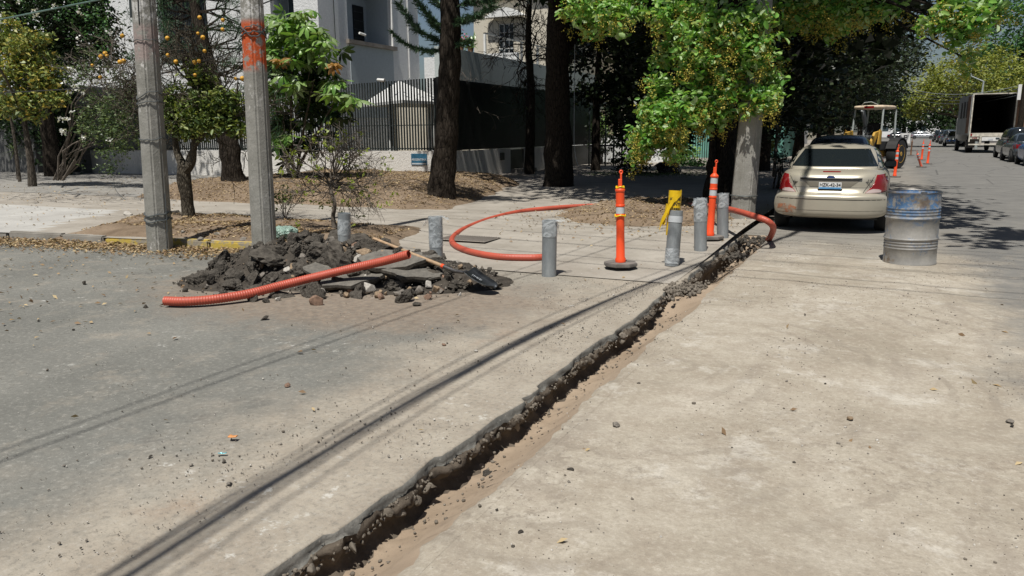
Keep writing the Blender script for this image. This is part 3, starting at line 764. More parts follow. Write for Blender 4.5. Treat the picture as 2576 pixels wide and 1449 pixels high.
# white house
t = thing('white_house', 'two-storey rough white stucco house with recessed windows behind the slatted fence', 'house', (0,0,0))
HX, HY, HY2 = -22.0, 26.6, 34.3
b = MB()
wall_grid(b, 'y', HX-.25, HX, HY, HY2, 0, 9.5, [(28.55, 32.0, 5.78, 8.7)])
wall_grid(b, 'x', HY, HY+.25, -44, HX-.251, 0, 9.5, [(-24.6, -23.3, 3.3, 8.4), (-31.6, -28.4, 5.0, 8.0), (-39.7, -38.7, 4.3, 6.8)])
b.box(-44, -43.75, HY+.25, HY2, 0, 9.5).box(-43.75, HX-.25, HY2-.25, HY2, 0, 9.5).box(-43.75, HX-.25, HY+.25, HY2-.25, 9.3, 9.5)
b.obj('wall', M['stucco'], t)
b = MB().box(HX-1.7, HX-1.5, 28.3, 32.2, 5.5, 8.9).box(HX-1.5, HX-.25, 28.35, 28.55, 5.5, 8.7).box(HX-1.5, HX-.25, 32.0, 32.2, 5.5, 8.7).box(HX-1.5, HX-.25, 28.55, 32.0, 5.6, 5.78).box(HX-1.5, HX-.25, 28.55, 32.0, 8.7, 8.88)
b.obj('loggia', M['smooth'], t)
MB().box(HX-.02, HX+.16, 28.4, 32.15, 5.62, 5.79).obj('sill', M['walk'], t)
MB().box(HX+.001, HX+.03, 28.6, 31.95, 2.4, 5.6).obj('sill_shade_panel', M['smooth'], t)  # grey panel standing in for the slanting shade below the sill
f = MB().box(HX-1.49, HX-1.45, 30.9, 31.7, 5.8, 7.7).obj('window', M['fenceb'], t)
for zz in (6.2, 6.6, 7.0, 7.4): MB().box(HX-1.449, HX-1.43, 30.9, 31.7, zz, zz+.03).obj('glazing_bar', M['fence'], f)
MB().box(HX-.06, HX+.03, 31.97, 32.05, 5.79, 9.4).obj('white_corner_post', M['white'], t)
MB().box(-24.7, -23.2, HY+1.1, HY+1.2, 3.2, 8.5).box(-24.75,-24.6,HY+.25,HY+1.1,3.2,8.5).box(-23.3,-23.15,HY+.25,HY+1.1,3.2,8.5).obj('recess', M['smooth'], t)
f = MB().box(-24.5, -23.4, HY+1.05, HY+1.09, 6.2, 8.3).obj('window', M['glassb'], t)
MB().box(-23.98, -23.92, HY+1.02, HY+1.05, 6.2, 8.3).obj('glazing_bar', M['fence'], f)
f = MB().box(-31.6, -28.4, HY+.5, HY+.55, 5.0, 8.0).obj('window', M['grille'], t)
bb = MB()
for i in range(26): bb.box(-31.55+i*.122, -31.53+i*.122, HY+.2, HY+.22, 5.0, 8.0)
bb.obj('grille_bars', M['fence'], f)
f = MB().box(-39.7, -38.7, HY+.2, HY+.26, 4.3, 6.8).obj('window', M['glassb'], t)
MB().box(-39.22, -39.18, HY+.17, HY+.2, 4.3, 6.8).box(-39.7, -38.7, HY+.17, HY+.2, 5.4, 5.44).obj('glazing_bar', M['white'], f)
MB().tube([(HX+.04, 27.6, 2), (HX+.04, 27.6, 9.4)], .018, 6).obj('downpipe', M['fence'], t)
MB().tube([(HX+.04, 33.3, 4.4), (HX+.04, 33.3, 9.4)], .03, 6).obj('downpipe', M['white'], t)
for (cx_, cy_, cz_, lab) in ((HX+.05, 27.9, 0, 'wall'), ):
    p = DX(903, 84, HX)
    c = thing('security_camera', 'small white bullet security camera on the grey stucco wall of the house', 'security camera', (HX, p.y, p.z))
    MB().tube([(0,0,0),(.12,0,0)], .03, 8).obj('bracket', M['white'], c)
    MB().tube([(.10,-.1,.0),(.16,.26,-.06)], .055, 10).obj('camera_body', M['white'], c)
p = D(1518*.629+0, 184.5, FA)
c = thing('security_camera', 'small white security camera on top of the dark slatted fence', 'security camera', (p.x, FA+.1, 3.36))
MB().tube([(0,0,0),(0,0,.07)], .03, 8).obj('bracket', M['white'], c)
MB().tube([(-.16,0,.08),(.16,-.05,.05)], .05, 10).obj('camera_body', M['white'], c)
# gabled gate canopy behind the fence
pk = D(1004, 203, 24.5); le = D(897, 262, 24.5); ri = D(1078, 252, 24.5)
t = thing('gabled_canopy', 'white gabled canopy roof seen through the slatted fence', 'canopy', (pk.x, 24.5, 0))
zr, ze = pk.z, le.z
fx = D(1012, 256, 22.6).x-pk.x; dx0 = le.x-pk.x; dx1 = ri.x-pk.x+.5
cn = [(dx0, .3, ze), (fx, -1.9, ze), (dx1, .6, ze), (fx*.3, 3.4, ze)]
for i in range(4):
    a_, c_ = cn[i], cn[(i+1) % 4]; b = MB()
    b.add([a_, c_, (0, 0, zr), (a_[0], a_[1], ze-.1), (c_[0], c_[1], ze-.1), (0, 0, zr-.1)], [(0,1,2),(5,4,3),(0,3,4,1),(1,4,5,2),(2,5,3,0)])
    b.obj('roof_slope', M['white'], t)
for xx in (-.35, 1.45): MB().box(xx-.13, xx+.13, -.2, .1, 0, ze).obj('column', M['white'], t)
MB().box(-2.6, 2.2, 2.9, 3.05, 0, ze).obj('rear_wall', M['cream'], t)
# cream house and its terrace
t = thing('cream_house', 'cream two-storey house with arched window hood behind a grey terrace wall', 'house', (0,0,0))
p0 = D(1140, 100, 42); p1 = D(1240, 100, 42); 
b = MB(); wall_grid(b, 'x', 42, 42.3, -23, -16.8, 0, 9.3, [(-21.35, -20.35, 6.1, 8.0)]); b.box(-17.1, -16.8, 42.3, 50, 0, 9.3).box(-23, -22.7, 42.3, 50, 0, 9.3); b.obj('wall', M['cream'], t)
f = MB().box(-21.35, -20.35, 42.15, 42.2, 6.1, 8.0).obj('window', M['glassb'], t)
for i in range(4): MB().box(-21.35+i*.32, -21.31+i*.32, 42.1, 42.14, 6.1, 8.0).obj('glazing_bar', M['white'], f)
for i in range(5): MB().box(-21.35, -20.35, 42.06, 42.1, 6.1+i*.46, 6.14+i*.46).obj('glazing_bar', M['white'], f)
b = MB(); pr = [(-22.0+2.6*i/12, 8.3+.5*math.sin(math.pi*i/12)) for i in range(13)]
b.prism(pr, .5, Matrix(((1,0,0,0),(0,0,1,41.4),(0,1,0,0),(0,0,0,1)))); b.obj('window_hood', M['white'], t)
MB().box(-23.2, -16.6, 41.7, 50, 9.3, 9.6).obj('roof', M['cream'], t)
t = thing('tall_cream_building', 'pale cream building with flat roof line behind the bare twigs', 'building', (0,0,0))
b = MB(); wall_grid(b, 'x', 50, 50.3, -22, -12, 0, 11.6, [(-18.6,-17.9,7.4,9.2),(-16.8,-16.1,7.4,9.2)]); b.box(-12.3, -12, 50.3, 60, 0, 11.6); b.obj('wall', M['cream'], t)
for xx in (-18.6, -16.8): MB().box(xx, xx+.7, 50.1, 50.2, 7.4, 9.2).obj('window', M['glassb'], t)
MB().box(-22.2, -11.8, 49.8, 60, 11.6, 11.85).obj('roof', M['parapet'], t)
t = thing('terrace_wall', 'long grey rendered terrace parapet above the black fence with potted plants on it', 'wall', (0,0,0))
MB().box(-16.6, -16.3, 27, 46, 0, 5.05).obj('wall', M['parapet'], t)
MB().box(-21.9, -16.6, 34.6, 34.9, 0, 5.5).obj('side_wall', M['stucco'], t)
for k in range(6): MB().box(-16.5, -16.4, 31+k*1.9, 31.08+k*1.9, 5.05, 6.0).obj('post', M['white'], t)
MB().box(-16.5,-16.4,31,42,5.95,6.0).obj('rail', M['white'], t)
t = thing('teal_building', 'teal green clad building half hidden behind dark branches', 'building', (0,0,0))
b = MB(); wall_grid(b, 'x', 47, 47.3, -11.8, -5.5, 2.2, 9.5, [(-8.6,-7.6,4.6,6.0)]); b.box(-5.8,-5.5,47.3,58,2.2,9.5).box(-11.8,-5.5,47.01,58,0,2.19); b.obj('wall', M['teal'], t)
MB().box(-8.6, -7.6, 47.2, 47.25, 4.6, 6.0).obj('window', M['glassb'], t)
for k in range(9): MB().box(-11.5+k*.7, -11.44+k*.7, 46.95, 46.999, 2.2, 9.5).obj('panel_joint', M['fence'], t)
MB().box(-12, -5.3, 46.7, 58, 9.5, 9.7).obj('roof', M['parapet'], t)
# garage on the far left
t = thing('garage', 'shaded grey garage with a dark open gateway behind the fruit tree', 'garage', (0,0,0))
b = MB(); GX0, GX1 = D(92, 400, 21.2).x, D(183, 400, 21.2).x
b = MB(); wall_grid(b, 'x', 21.2, 21.5, -56, -31.5, 0, 3.8, [(GX0, GX1, 0, 3.4)]); b.box(-50, -31.5, 21.5, 26, 3.4, 3.79).box(GX1,GX1+.2,21.5,26,0,3.3).box(GX0-.2,GX0,21.5,26,0,3.3); b.obj('wall', plain('dark_grey_render', (.13, .13, .125), .9), t)
MB().box(GX0-.3, GX1+.3, 25.7, 25.9, 0, 3.3).obj('inner_door', M['fenceb'], t)
# houses further up the street: fronts behind the trees
def far_house(x, y, wdt, dep, h, mat, lab, nm='house'):
    t = thing(nm, lab, nm, (x, y, 0))
    ops = [(.8+1.9*i, 1.7+1.9*i, zz, zz+1.3) for i in range(int((dep-1)/1.9)) for zz in (1.2, 4.0) if zz+1.3 < h]
    b = MB(); wall_grid(b, 'y', -.25, 0, 0, dep, 0, h, ops); b.box(-wdt, -.25, 0, .25, 0, h).box(-wdt, -.25, dep-.25, dep, 0, h); b.obj('wall', mat, t)
    for o_ in ops: MB().box(-.16, -.12, *o_).obj('window', M['glassb'], t)
    MB().box(-wdt-.2, .2, -.2, dep+.2, h, h+.2).obj('roof', M['parapet'], t); return t
far_house(-9.5, 56, 8, 12, 6.2, M['stucco'], 'white house front behind the street trees, nearest along the shaded sidewalk')
far_house(-9.5, 72, 8, 14, 6.6, M['cream'], 'cream house front further up the shaded sidewalk behind dark trees')
far_house(-9.5, 90, 8, 16, 5.8, M['stucco'], 'furthest pale house on the left of the street, in tree shade')
# right side building behind cars
t = far_house(27, 60, 8, 26, 6.0, M['parapet'], 'grey house far right behind the parked cars and truck')
t = thing('white_office', 'bright white building glimpsed at the far end of the street', 'building', (0, 0, 0))
b = MB(); wall_grid(b, 'x', 232, 232.4, -4, 12, 0, 9, [(-2+3*i, -.5+3*i, 1.5+3*k, 3+3*k) for i in range(4) for k in range(2)]); b.obj('wall', M['stucco'], t)
for i in range(4):
    for k in range(2): MB().box(-2+3*i, -.5+3*i, 232.2, 232.25, 1.5+3*k, 3+3*k).obj('window', M['glassb'], t)
# yard gate beyond the black fence
gp = [D(1477, 290, 34), D(1548, 290, 34)]
t = thing('metal_gate', 'dark green metal bar gate with fine mesh at the end of the black fence', 'gate', (0,0,0))
x0, x1 = -12.6, -10.6
for i in range(6):
    xx = x0+(x1-x0)*i/5; MB().box(xx-.03, xx+.03, 34, 34.06, .1, 2.9).obj('bar', M['fence'], t)
MB().box(x0-.06, x1+.06, 33.95, 34.1, 2.9, 3.0).box(x0, x1, 33.96, 34.0, 1.0, 1.08).obj('rail', M['fence'], t)
b = MB()
for i in range(40): b.box(x0+i*.05, x0+i*.05+.006, 34.03, 34.036, .15, 1.0)
for i in range(17): b.box(x0, x1, 34.036, 34.042, .15+i*.05, .156+i*.05)
o = b.obj('mesh_infill', M['fence'], t); o['kind'] = 'stuff'
t = thing('yard_wall', 'sunlit pale yard wall seen through the bar gate', 'wall', (0,0,0))
MB().box(-16, -9.6, 39, 39.2, 0, 1.5).obj('wall', M['stucco'], t)
t = thing('iron_railing', 'low iron railing with mesh in front of the garden bushes up the sidewalk', 'railing', (0,0,0))
for i in range(26): MB().box(-9.6, -9.56, 36+i*.6, 36.04+i*.6, .1, 1.5).obj('bar', M['fence'], t)
MB().box(-9.62, -9.54, 36, 51.1, 1.5, 1.56).obj('rail', M['fence'], t)
# ================================================ STREET OBJECTS
def octpole(lab, base, top_px, w_base, h, mat, taper=.6, n=8, lean=None, rz=0.3):
    b3 = Vector((base.x, base.y, gz(base.x, base.y)-.15)); tp = D(top_px[0], top_px[1], base.y)
    d = (tp-b3)/(tp.z-b3.z)
    t = thing('utility_pole', lab, 'utility pole', b3)
    b = MB(); pts = []; rr = []
    for i in range(15): q = i/14*h; pts.append(d*q); rr.append(w_base/2*(1-(1-taper)*i/14))
    vs = []; fs = []
    for p, r_ in zip(pts, rr):
        for k in range(n): a = 2*math.pi*(k+.5)/n+rz; vs.append((p.x+r_*math.cos(a), p.y+r_*math.sin(a), p.z))
    for i in range(14):
        for k in range(n): fs.append((i*n+k, i*n+(k+1) % n, (i+1)*n+(k+1) % n, (i+1)*n+k))
    fs.append(tuple(14*n+k for k in range(n))); b.add(vs, fs)
    me = bevel(b.mesh('shaft'), .02, 2, 25); link('shaft', me, mat, t)
    def ring(z, r_=.008, wob=.02, sag=.03, m='wireg'):
        c = d*z; rad = w_base/2*(1-(1-taper)*z/h)*1.0+.004
        P_ = [c+Vector((rad*math.cos(a), rad*math.sin(a), sag*math.sin(a*2+z)+wob*noise.noise(Vector((a*2, z, 0))))) for a in [2*math.pi*k/32 for k in range(33)]]
        MB().tube(P_, r_, 5).obj('wire_wrap', M[m], t, smooth=True)
    return t, d, ring
P1 = G(400, 600, .17); P2 = G(665, 628, .1); P3 = G(1867, 527, .25)
t1, d1, ring1 = octpole('grey octagonal concrete pole nearest the pale driveway, wrapped with wires', P1, (361, 0), .36, 9.5, M['pole1'], .62)
zz1 = [D(395, q, P1.y).z-P1.z+.15 for q in (522, 507, 318, 226, 207, 68)]
for z, r_, s_ in zip(zz1, (.010, .010, .008, .007, .007, .006), (.02, .015, .01, .01, .04, .01)): ring1(z, r_, .03, s_)
# crack filled conduit and cable up the pole
MB().tube([d1*z+Vector((-.135+.006*z, -.10, 0)) for z in (3.3, 4.5, 6, 7.5, 9.4)], .028, 6).obj('riser_pipe', M['fence'], t1, smooth=True)
MB().tube([d1*z+Vector((.06+.02*noise.noise(Vector((z*2, 0, 0))), -.145+.004*z, 0)) for z in np.arange(3.2, 9.4, .15)], .012, 5).obj('riser_cable', M['wire'], t1, smooth=True)
MB().tube([d1*.96+Vector((.17,.0,0)), d1*.5+Vector((.19,-.02,0)), Vector((.2,-.05,.2)), Vector((.30,-.12,.14))], .007, 5).obj('loose_wire', M['wireg'], t1, smooth=True)
t2, d2, ring2 = octpole('grey concrete pole with a flaking orange painted band, standing at the rubble', P2, (633, 0), .335, 9.5, M['pole2'], .62)
zz2 = [D(640, q, P2.y).z-P2.z+.15 for q in (66, 60, 54)]
for z, r_, s_ in zip(zz2, (.009, .008, .007), (.03, -.06, .05)): ring2(z, r_, .04, s_)
t3, d3, ring3 = octpole('stained concrete pole under the trees beside the parked beige car', P3, (1910, 60), .45, 9.0, M['pole3'], .62)
for z in (.55, 2.15): ring3(z, .01, .0, .0)
MB().box(-.2, .2, -.22, .2, 2.55, 2.6).obj('clamp', M['fence'], t3)
# overhead cables
def cable(lab, P_, r_, mat='wire', sag=.25, group=None, n=14):
    a, b_ = Vector(P_[0]), Vector(P_[-1])
    if len(P_) == 2: P_ = [a.lerp(b_, i/n)-Vector((0, 0, sag*4*(i/n)*(1-i/n))) for i in range(n+1)]
    o = link('overhead_cable', MB().tube(P_, r_, 6).mesh('overhead_cable', True), M[mat]); return tag(o, lab, 'cable', group)
p1t = P1+d1*5.1
cable('green grey cable crossing the top left corner of the picture', [D(-60, 72, 8.3), D(0, 49, 8.3), D(255, -2, 8.3), D(330, -30, 8.3)], .012, 'wiregreen')
cable('thin dark cable running from the far left through the orange tree to the painted pole', [D(-60, 234, 10.5), D(0, 234, 10.4), D(215, 222, 10), D(400, 188, 9.6), D(560, 140, 9.2), D(640, 108, 8.3)], .009)
cable('short black cable leaving the painted pole near its top', [D(652, 13, 8.25), D(690, -2, 8.8), D(760, -30, 9.6)], .009)
for i, (dx_, z, r_, sl, cv) in enumerate(((0, 5.6, .027, 0, 1), (.045, 5.7, .012, -.010, 1), (-.055, 5.5, .011, .014, 1), (.02, 5.9, .009, .028, .8), (-.16, 5.4, .007, -.02, 1.2), (.16, 5.6, .007, -.006, .9), (-1.35, 5.9, .009, .03, .5), (-1.5, 6.0, .007, .02, .3))):
    P_ = []
    for y_ in np.arange(-9, 16.6, .8):
        ys_ = y_+z/math.tan(SUN_EL); xs_ = -2.50+.021*cv*(ys_-4.0)**2*(1 if ys_ > 4 else .8)+dx_+sl*(ys_-4)
        if y_ > 8: xs_ = xs_+(-2.35-xs_)*sstep(8, 16, y_)
        P_.append(Vector((xs_+.07*z/math.tan(SUN_EL), y_, z+.02*i+1.6*sstep(2, 16.5, y_))))
    cable('overhead cable strung along the main street to the stained pole, above the picture', P_, r_, group='cables strung along the main street')
for i in range(9):
    y_ = 5.2+i*.47+rnd.uniform(-.15, .15)
    cable('overhead cable crossing the main street, above the picture', [(-12, y_+1.2+rnd.uniform(-.2, .2), 7.0+.1*i), (16, y_-.8+rnd.uniform(-.4, .4), 7.3+.1*i)], rnd.choice([.007, .009, .011]), group='cables crossing the main street')
# hanging loop of wire by the pole
pts = [D(505,0,12.5)*0+DX(518, 608*.629, -11.9)]
P_ = [D(x_*.629/2.337, (500+y_/2.337)*.629, 12.5) for x_, y_ in ((1195, 280), (1150, 330), (1080, 450), (1065, 540), (1090, 620), (1160, 690), (1230, 722), (1290, 730), (1320, 690), (1322, 640))]
tag(link('hanging_wire', MB().tube(catmull(P_, 5), .006, 5).mesh('hanging_wire', True), M['wireg']), 'thin curled wire hanging in front of the low wall by the wire-wrapped pole', 'wire')
P_ = [D(1500*.629+x_*.269, 126+y_*.269, 24) for x_, y_ in ((1868, 0), (1862, 500), (1858, 800), (1862, 900), (1880, 1020), (1900, 1085))]
P_ = [D((1500+x_/2.337)*.629, (200+y_/2.337)*.629, 23.2) for x_, y_ in ((1868, -100), (1864, 300), (1860, 800), (1862, 900), (1880, 1020), (1900, 1085))]
tag(link('hanging_wire', MB().tube(catmull(P_, 5), .010, 5).mesh('hanging_wire', True), M['refl']), 'thin pale wire hanging down in front of the black fence', 'wire')

# rubble heap ------------------------------------------------
HCN = Vector((-5.42, 6.72)); HA = Vector((.945, .327)).normalized(); HB = Vector((-HA.y, HA.x))
def hz(x, y):
    q = Vector((x, y))-HCN; u = q.dot(HA); v = q.dot(HB)
    h = .41*math.exp(-((u+.45)/.85)**2-((v-.15)/.52)**2)+.26*math.exp(-((u-.75)/.75)**2-((v+.05)/.50)**2)+.14*math.exp(-((u+1.2)/.42)**2-((v+.1)/.5)**2)+.10*math.exp(-((u-1.5)/.30)**2-((v+.1)/.3)**2)
    return h-.02
def on_heap(px, py):
    d = ray(px, py)
    for i in range(400):
        t = (i/400*6+5)/math.hypot(d[0], d[1]); p = Vector((d[0]*t, d[1]*t, HC+d[2]*t))
        if p.z <= max(hz(p.x, p.y), 0 if p.y < 7.9 else gz(p.x, p.y)): return p
    return G(px, py)
xs = np.arange(-8.6, -2.6, .035); ysg = np.arange(4.6, 9, .035); V = []; Fc = []
for y in ysg:
    for x in xs:
        h = hz(x, y); nn = fbm(x, y, 0, 5, 4.5)
        z = h*(1+.2*nn)+.05*nn*min(1, h/.1)-.012
        V.append((x, y, z if h > .01 else -.05))
nx = len(xs)
for j in range(len(ysg)-1):
    for i in range(nx-1):
        a = j*nx+i; q = (a, a+1, a+nx+1, a+nx)
        if max(V[k][2] for k in q) > -.03: Fc.append(q)
heap_core = link('rubble_heap', arr_mesh('rubble_heap', V, Fc), M['heapc']); tag(heap_core, 'dark broken earth and asphalt crumbs making up the rubble heap', kind='stuff')
V, Fc = [], []; mi = []
for i in range(3400):
    u = rnd.gauss(-.1, 1.0); v = rnd.gauss(-.05, .42)
    if u > 1.75 or u < -1.8 or abs(v) > .95: continue
    if u < -1.5 and abs(v+.1) > .45: continue
    p = HCN+HA*u+HB*v; s = min(.04, .004+rnd.expovariate(1/.008)); b_ = rnd.choice(mids if s > .02 else lows)
    clump(V, Fc, Vector((p.x, p.y, max(0, hz(p.x, p.y))+s*.4)), s, 0, b_)
    mi += [0 if (u < -.1 and rnd.random() < .92) or rnd.random() < .62 else rnd.choice([1, 1, 2, 3])]*len(b_[1])
me = arr_mesh('crumbs', V, Fc)
for k in ('asph', 'clod', 'st_g', 'st_t'): me.materials.append(M[k])
me.polygons.foreach_set('material_index', np.array(mi, dtype=np.int32))
tag(link('rubble_crumbs', me), 'small crumbs of asphalt and stone over the rubble heap', kind='stuff')
chunks = [rock_mesh('asphalt_chunk', 200+i, 2) for i in range(7)]
for c in chunks: c.materials.append(M['asph'])
def slab_mesh(seed):
    r = random.Random(seed); bm = bmesh.new(); n = 13
    top = []; bot = []
    for k in range(n):
        a = 2*math.pi*k/n; rr = r.uniform(.72, 1.12)
        top.append((rr*math.cos(a), rr*.62*math.sin(a))); bot.append((rr*.88*math.cos(a), rr*.55*math.sin(a)))
    b = MB(); vs = [(x, y, .16) for x, y in top]+[(x*1.02, y*1.02, .0+r.uniform(-.03, .03)) for x, y in top]+[(x, y, -.2+r.uniform(-.05, .05)) for x, y in bot]
    fs = [tuple(range(n))]+[(i+n, (i+1) % n+n, (i+1) % n, i) for i in range(n)]+[(i+2*n, (i+1) % n+2*n, (i+1) % n+n, i+n) for i in range(n)]+[tuple(range(3*n-1, 2*n-1, -1))]
    b.add(vs, fs); me = b.mesh('asphalt_slab')
    me.materials.append(M['asph2']); me.materials.append(M['asph'])
    for p in me.polygons: p.material_index = 0 if p.index == 0 else 1
    return me
slabs = [slab_mesh(300+i) for i in range(4)]
# (px, py, half width px, flatness, kind, label)
CH = [(840,650,52,.95,'c','biggest black lumpy asphalt chunk, on top of the rubble heap'),
 (752,676,38,.8,'c','second black asphalt chunk left of the biggest lump, pocked and rounded'),
 (905,614,60,.55,'c','long flat black chunk lying along the crest of the heap behind the tan boulder'),
 (700,640,46,.6,'c','black chunk on the left shoulder of the heap by the painted pole'),
 (985,672,70,.5,'s','broad grey-topped asphalt slab right under the raised end of the conduit'),
 (1035,698,52,.6,'s','grey asphalt slab with tan sand on it, at the front right of the heap'),
 (880,715,58,.5,'s','pale wedge-shaped road slab leaning below the orange conduit'),
 (820,690,46,.5,'s','dusty flat slab in the middle of the heap above the conduit'),
 (1232,718,27,.75,'c','black chunk by the shovel blade, furthest right of the heap'),
 (790,745,34,.8,'c','black rounded chunk at the front of the heap below the conduit'),
 (716,745,26,.8,'c','small black chunk at the left foot of the heap, touching the conduit'),
 (895,745,27,.9,'c','dark grey angular chunk at the front middle of the heap'),
 (1190,690,20,.8,'c','small black chunk just left of the shovel blade'),
 (960,615,22,.8,'c','black lump beside the shovel handle at the back of the heap'),
 (1060,660,44,.5,'s','dark slab edge behind the conduit tip, under the shovel handle'),
 (1020,740,24,.7,'c','low black chunk at the front right foot of the heap'),
 (560,735,20,.5,'c','outlying black crumb chunk at the left end of the heap'),
 (600,690,22,.7,'c','black clod on the left slope of the heap'),
 (640,660,24,.7,'c','black clod directly in front of the painted pole'),
 (1110,645,16,.9,'c','dark clod at the foot of the pipe behind the heap'),
 (680,700,26,.6,'c','crumbly black chunk on the lower left slope'),
 (800,632,40,.7,'c','black chunk between the biggest lump and the left shoulder'),
 (870,690,34,.6,'c','dark chunk just above the conduit, right of the middle slab'),
 (940,640,30,.7,'c','black chunk right of the tan boulder near the crest'),
 (655,725,30,.6,'c','black chunk above the conduit at the lower left'),
 (760,712,30,.6,'c','dark chunk above the conduit at the middle left'),
 (990,715,34,.6,'c','black chunk in the hollow between the two grey slabs'),
 (1110,680,28,.7,'c','dark chunk under the middle of the shovel handle'),
 (1150,715,24,.7,'c','dark chunk left of the shovel blade at the foot'),
 (590,715,24,.7,'c','dark chunk on the far left slope near the foot'),
 (845,600,30,.8,'c','black lump on the crest in front of the leftmost pipe'),
 (1080,700,28,.6,'s','small grey slab right of the sandy slab')]
ST = [(796,766,22,'st_r','round reddish brown stone sitting alone in front of the heap'),
 (919,647,26,'st_t','tan boulder near the top of the heap'),(901,656,15,'st_w','white stone tucked under the tan boulder'),
 (961,644,14,'st_t','small tan stone beside the raised conduit end'),(803,741,17,'st_w','white stone at the heap foot above the round reddish stone'),
 (924,735,24,'st_w','pale cream block at the front middle of the heap'),(951,748,14,'st_t','yellowish stone at the front middle of the heap'),
 (1079,721,15,'st_w','white stone at the right front, under the sandy slab'),(1119,700,11,'st_r','small reddish stone right of the sandy slab'),
 (742,677,17,'st_t','tan stone in the hollow of the heap left side'),(724,683,12,'st_w','white chip near the tan stone on the heap left side'),
 (771,679,12,'st_w','white angular chip next to the tan stone, middle of the heap'),(870,747,13,'st_t','small tan stone at the front foot of the heap'),
 (700,755,9,'st_w','small white stone below the conduit at the left foot'),(1055,735,15,'st_g','grey-tan block at the right front foot'),
 (1000,741,15,'st_g','pale grey block among the front right stones'),(1108,733,11,'st_r','pinkish stone at the far right front foot'),
 (1158,675,11,'st_t','tan stone behind the shovel socket'),(1030,735,13,'st_t','tan block at the right front of the heap')]
hpos = []
for i, (px, py, hw, fl, k, lab) in enumerate(CH):
    p = on_heap(px, py); dist = (p-Vector((0, 0, HC))).length; s = hw/F*dist*(1.42 if k == 'c' else 1.35)
    me = chunks[i % 7] if k == 'c' else slabs[i % 4]
    if k == 'c': rot = (rnd.uniform(-.3, .3), rnd.uniform(-.3, .3), PSI+rnd.uniform(-.5, .5))
    else: rot = (R(14)+rnd.uniform(-.1, .15), rnd.uniform(-.15, .15), PSI+rnd.uniform(-.3, .3))
    o = link('asphalt_chunk' if k == 'c' else 'asphalt_slab', me, None, None, p+Vector((0, 0, s*(-.12 if k == 'c' else .13))), rot, (s, s, s*fl*1.1))
    tag(o, lab, 'asphalt chunk', 'broken road pieces on the rubble heap'); hpos.append((px, py, hw))
stn = {k: [rock_mesh('stone', 400+i*7+j) for j in range(4)] for i, k in enumerate(('st_w', 'st_t', 'st_g', 'st_r'))}
for k, l in stn.items():
    for me in l: me.materials.append(M[k])
def put_stone(px, py, hw, k, lab, grp, name='stone', ground=False, flat=1):
    p = G(px, py) if ground else on_heap(px, py)
    if ground and p.y > 7.9: p = G(px, py, gz(p.x, p.y))
    dist = (p-Vector((0, 0, HC))).length; s = hw/F*dist
    me = rnd.choice(stn[k]) if k in stn else rnd.choice(chunks)
    o = link(name, me, None, None, p+Vector((0, 0, s*.35*flat)), (rnd.uniform(-.4, .4), rnd.uniform(-.4, .4), rnd.uniform(0, 6)), (s, s, s*flat))
    return tag(o, lab, name, grp)
for a in ST: put_stone(*a, 'stones on the rubble heap')
for i in range(215):
    u = rnd.gauss(.1 if i < 135 else -.25, .95 if i < 135 else .75); v = rnd.gauss(-.18, .36); p = HCN+HA*u+HB*v
    if abs(u) > 1.75: continue
    s = rnd.uniform(.022, .065)*(1 if u > -.4 else .8); k = 'a' if i >= 135 else rnd.choice(['a', 'a', 'a', 'st_g', 'st_g', 'st_t', 'st_w', 'st_r']) if u > -.3 or v < -.2 else 'a'
    if i >= 135: s = rnd.uniform(.06, .13)
    me = rnd.choice(stn[k]) if k in stn else rnd.choice(chunks)
    o = link('stone' if k in stn else 'asphalt_chunk', me, None, None, (p.x, p.y, max(0, hz(p.x, p.y))+s*.3), (rnd.uniform(-1, 1), rnd.uniform(-1, 1), rnd.uniform(0, 6)), s)
    tag(o, {'a': 'small black lump of asphalt among many on the rubble heap', 'st_g': 'small grey stone among many on the rubble heap', 'st_t': 'small tan stone among many on the rubble heap', 'st_w': 'small white stone among many on the rubble heap', 'st_r': 'small reddish stone among many on the rubble heap'}[k], 'stone' if k in stn else 'asphalt chunk', {'a': 'small asphalt lumps on the heap', 'st_g': 'small grey stones on the heap', 'st_t': 'small tan stones on the heap', 'st_w': 'small white stones on the heap', 'st_r': 'small reddish stones on the heap'}[k])
LS = [(212,714,9,'a','black stone on the asphalt at far left, below the leaf line'),(367,774,9,'a','black flat stone below the conduit left end'),
 (97,808,5,'a','tiny black stone nearest the left edge of the street'),(185,830,5,'a','tiny black stone on the left of the street below the far left stone'),
 (665,803,11,'a','black flake of asphalt lying in front of the heap'),(723,971,10,'st_r','pinkish flat stone alone on the grey asphalt'),
 (580,1218,11,'st_g','brown stone on the lower left asphalt'),(378,1150,6,'a','small black stone on the lower left asphalt'),
 (1117,868,7,'st_r','reddish chip near the cable shadow'),(1050,767,12,'a','black flat flake by the right front of the heap'),
 (1438,1185,12,'a','black angular stone on the tan dirt, lower middle'),(1549,1071,12,'st_g','grey brick-shaped fragment on the tan dirt right of the trench'),
 (1606,967,9,'a','black stone on the tan dirt beside the trench middle'),(1311,1339,9,'a','dark stone on the tan dirt near the bottom'),
 (2137,1054,11,'st_t','tan stone on the dirt, right half of the picture'),(1633,987,5,'a','small dark stone right of the trench-side black stone'),
 (1662,1352,5,'st_w','tiny pale stone near the bottom of the dirt'),(2025,792,4,'a','tiny dark stone on the dirt in front of the car'),
 (1224,1192,15,'a','black clod lying in the trench bottom'),(1198,884,6,'st_w','small white pebble above the grey smudges'),
 (1250,1283,5,'a','pair of dark pebbles on the dirt near the trench, lower one'),(1468,1131,5,'st_t','small tan flake on the dirt near the black angular stone'),
 (2540,1062,9,'st_g','grey clod at the right edge of the dirt'),(2546,1072,6,'a','dark crumb under the grey clod at the right edge')]
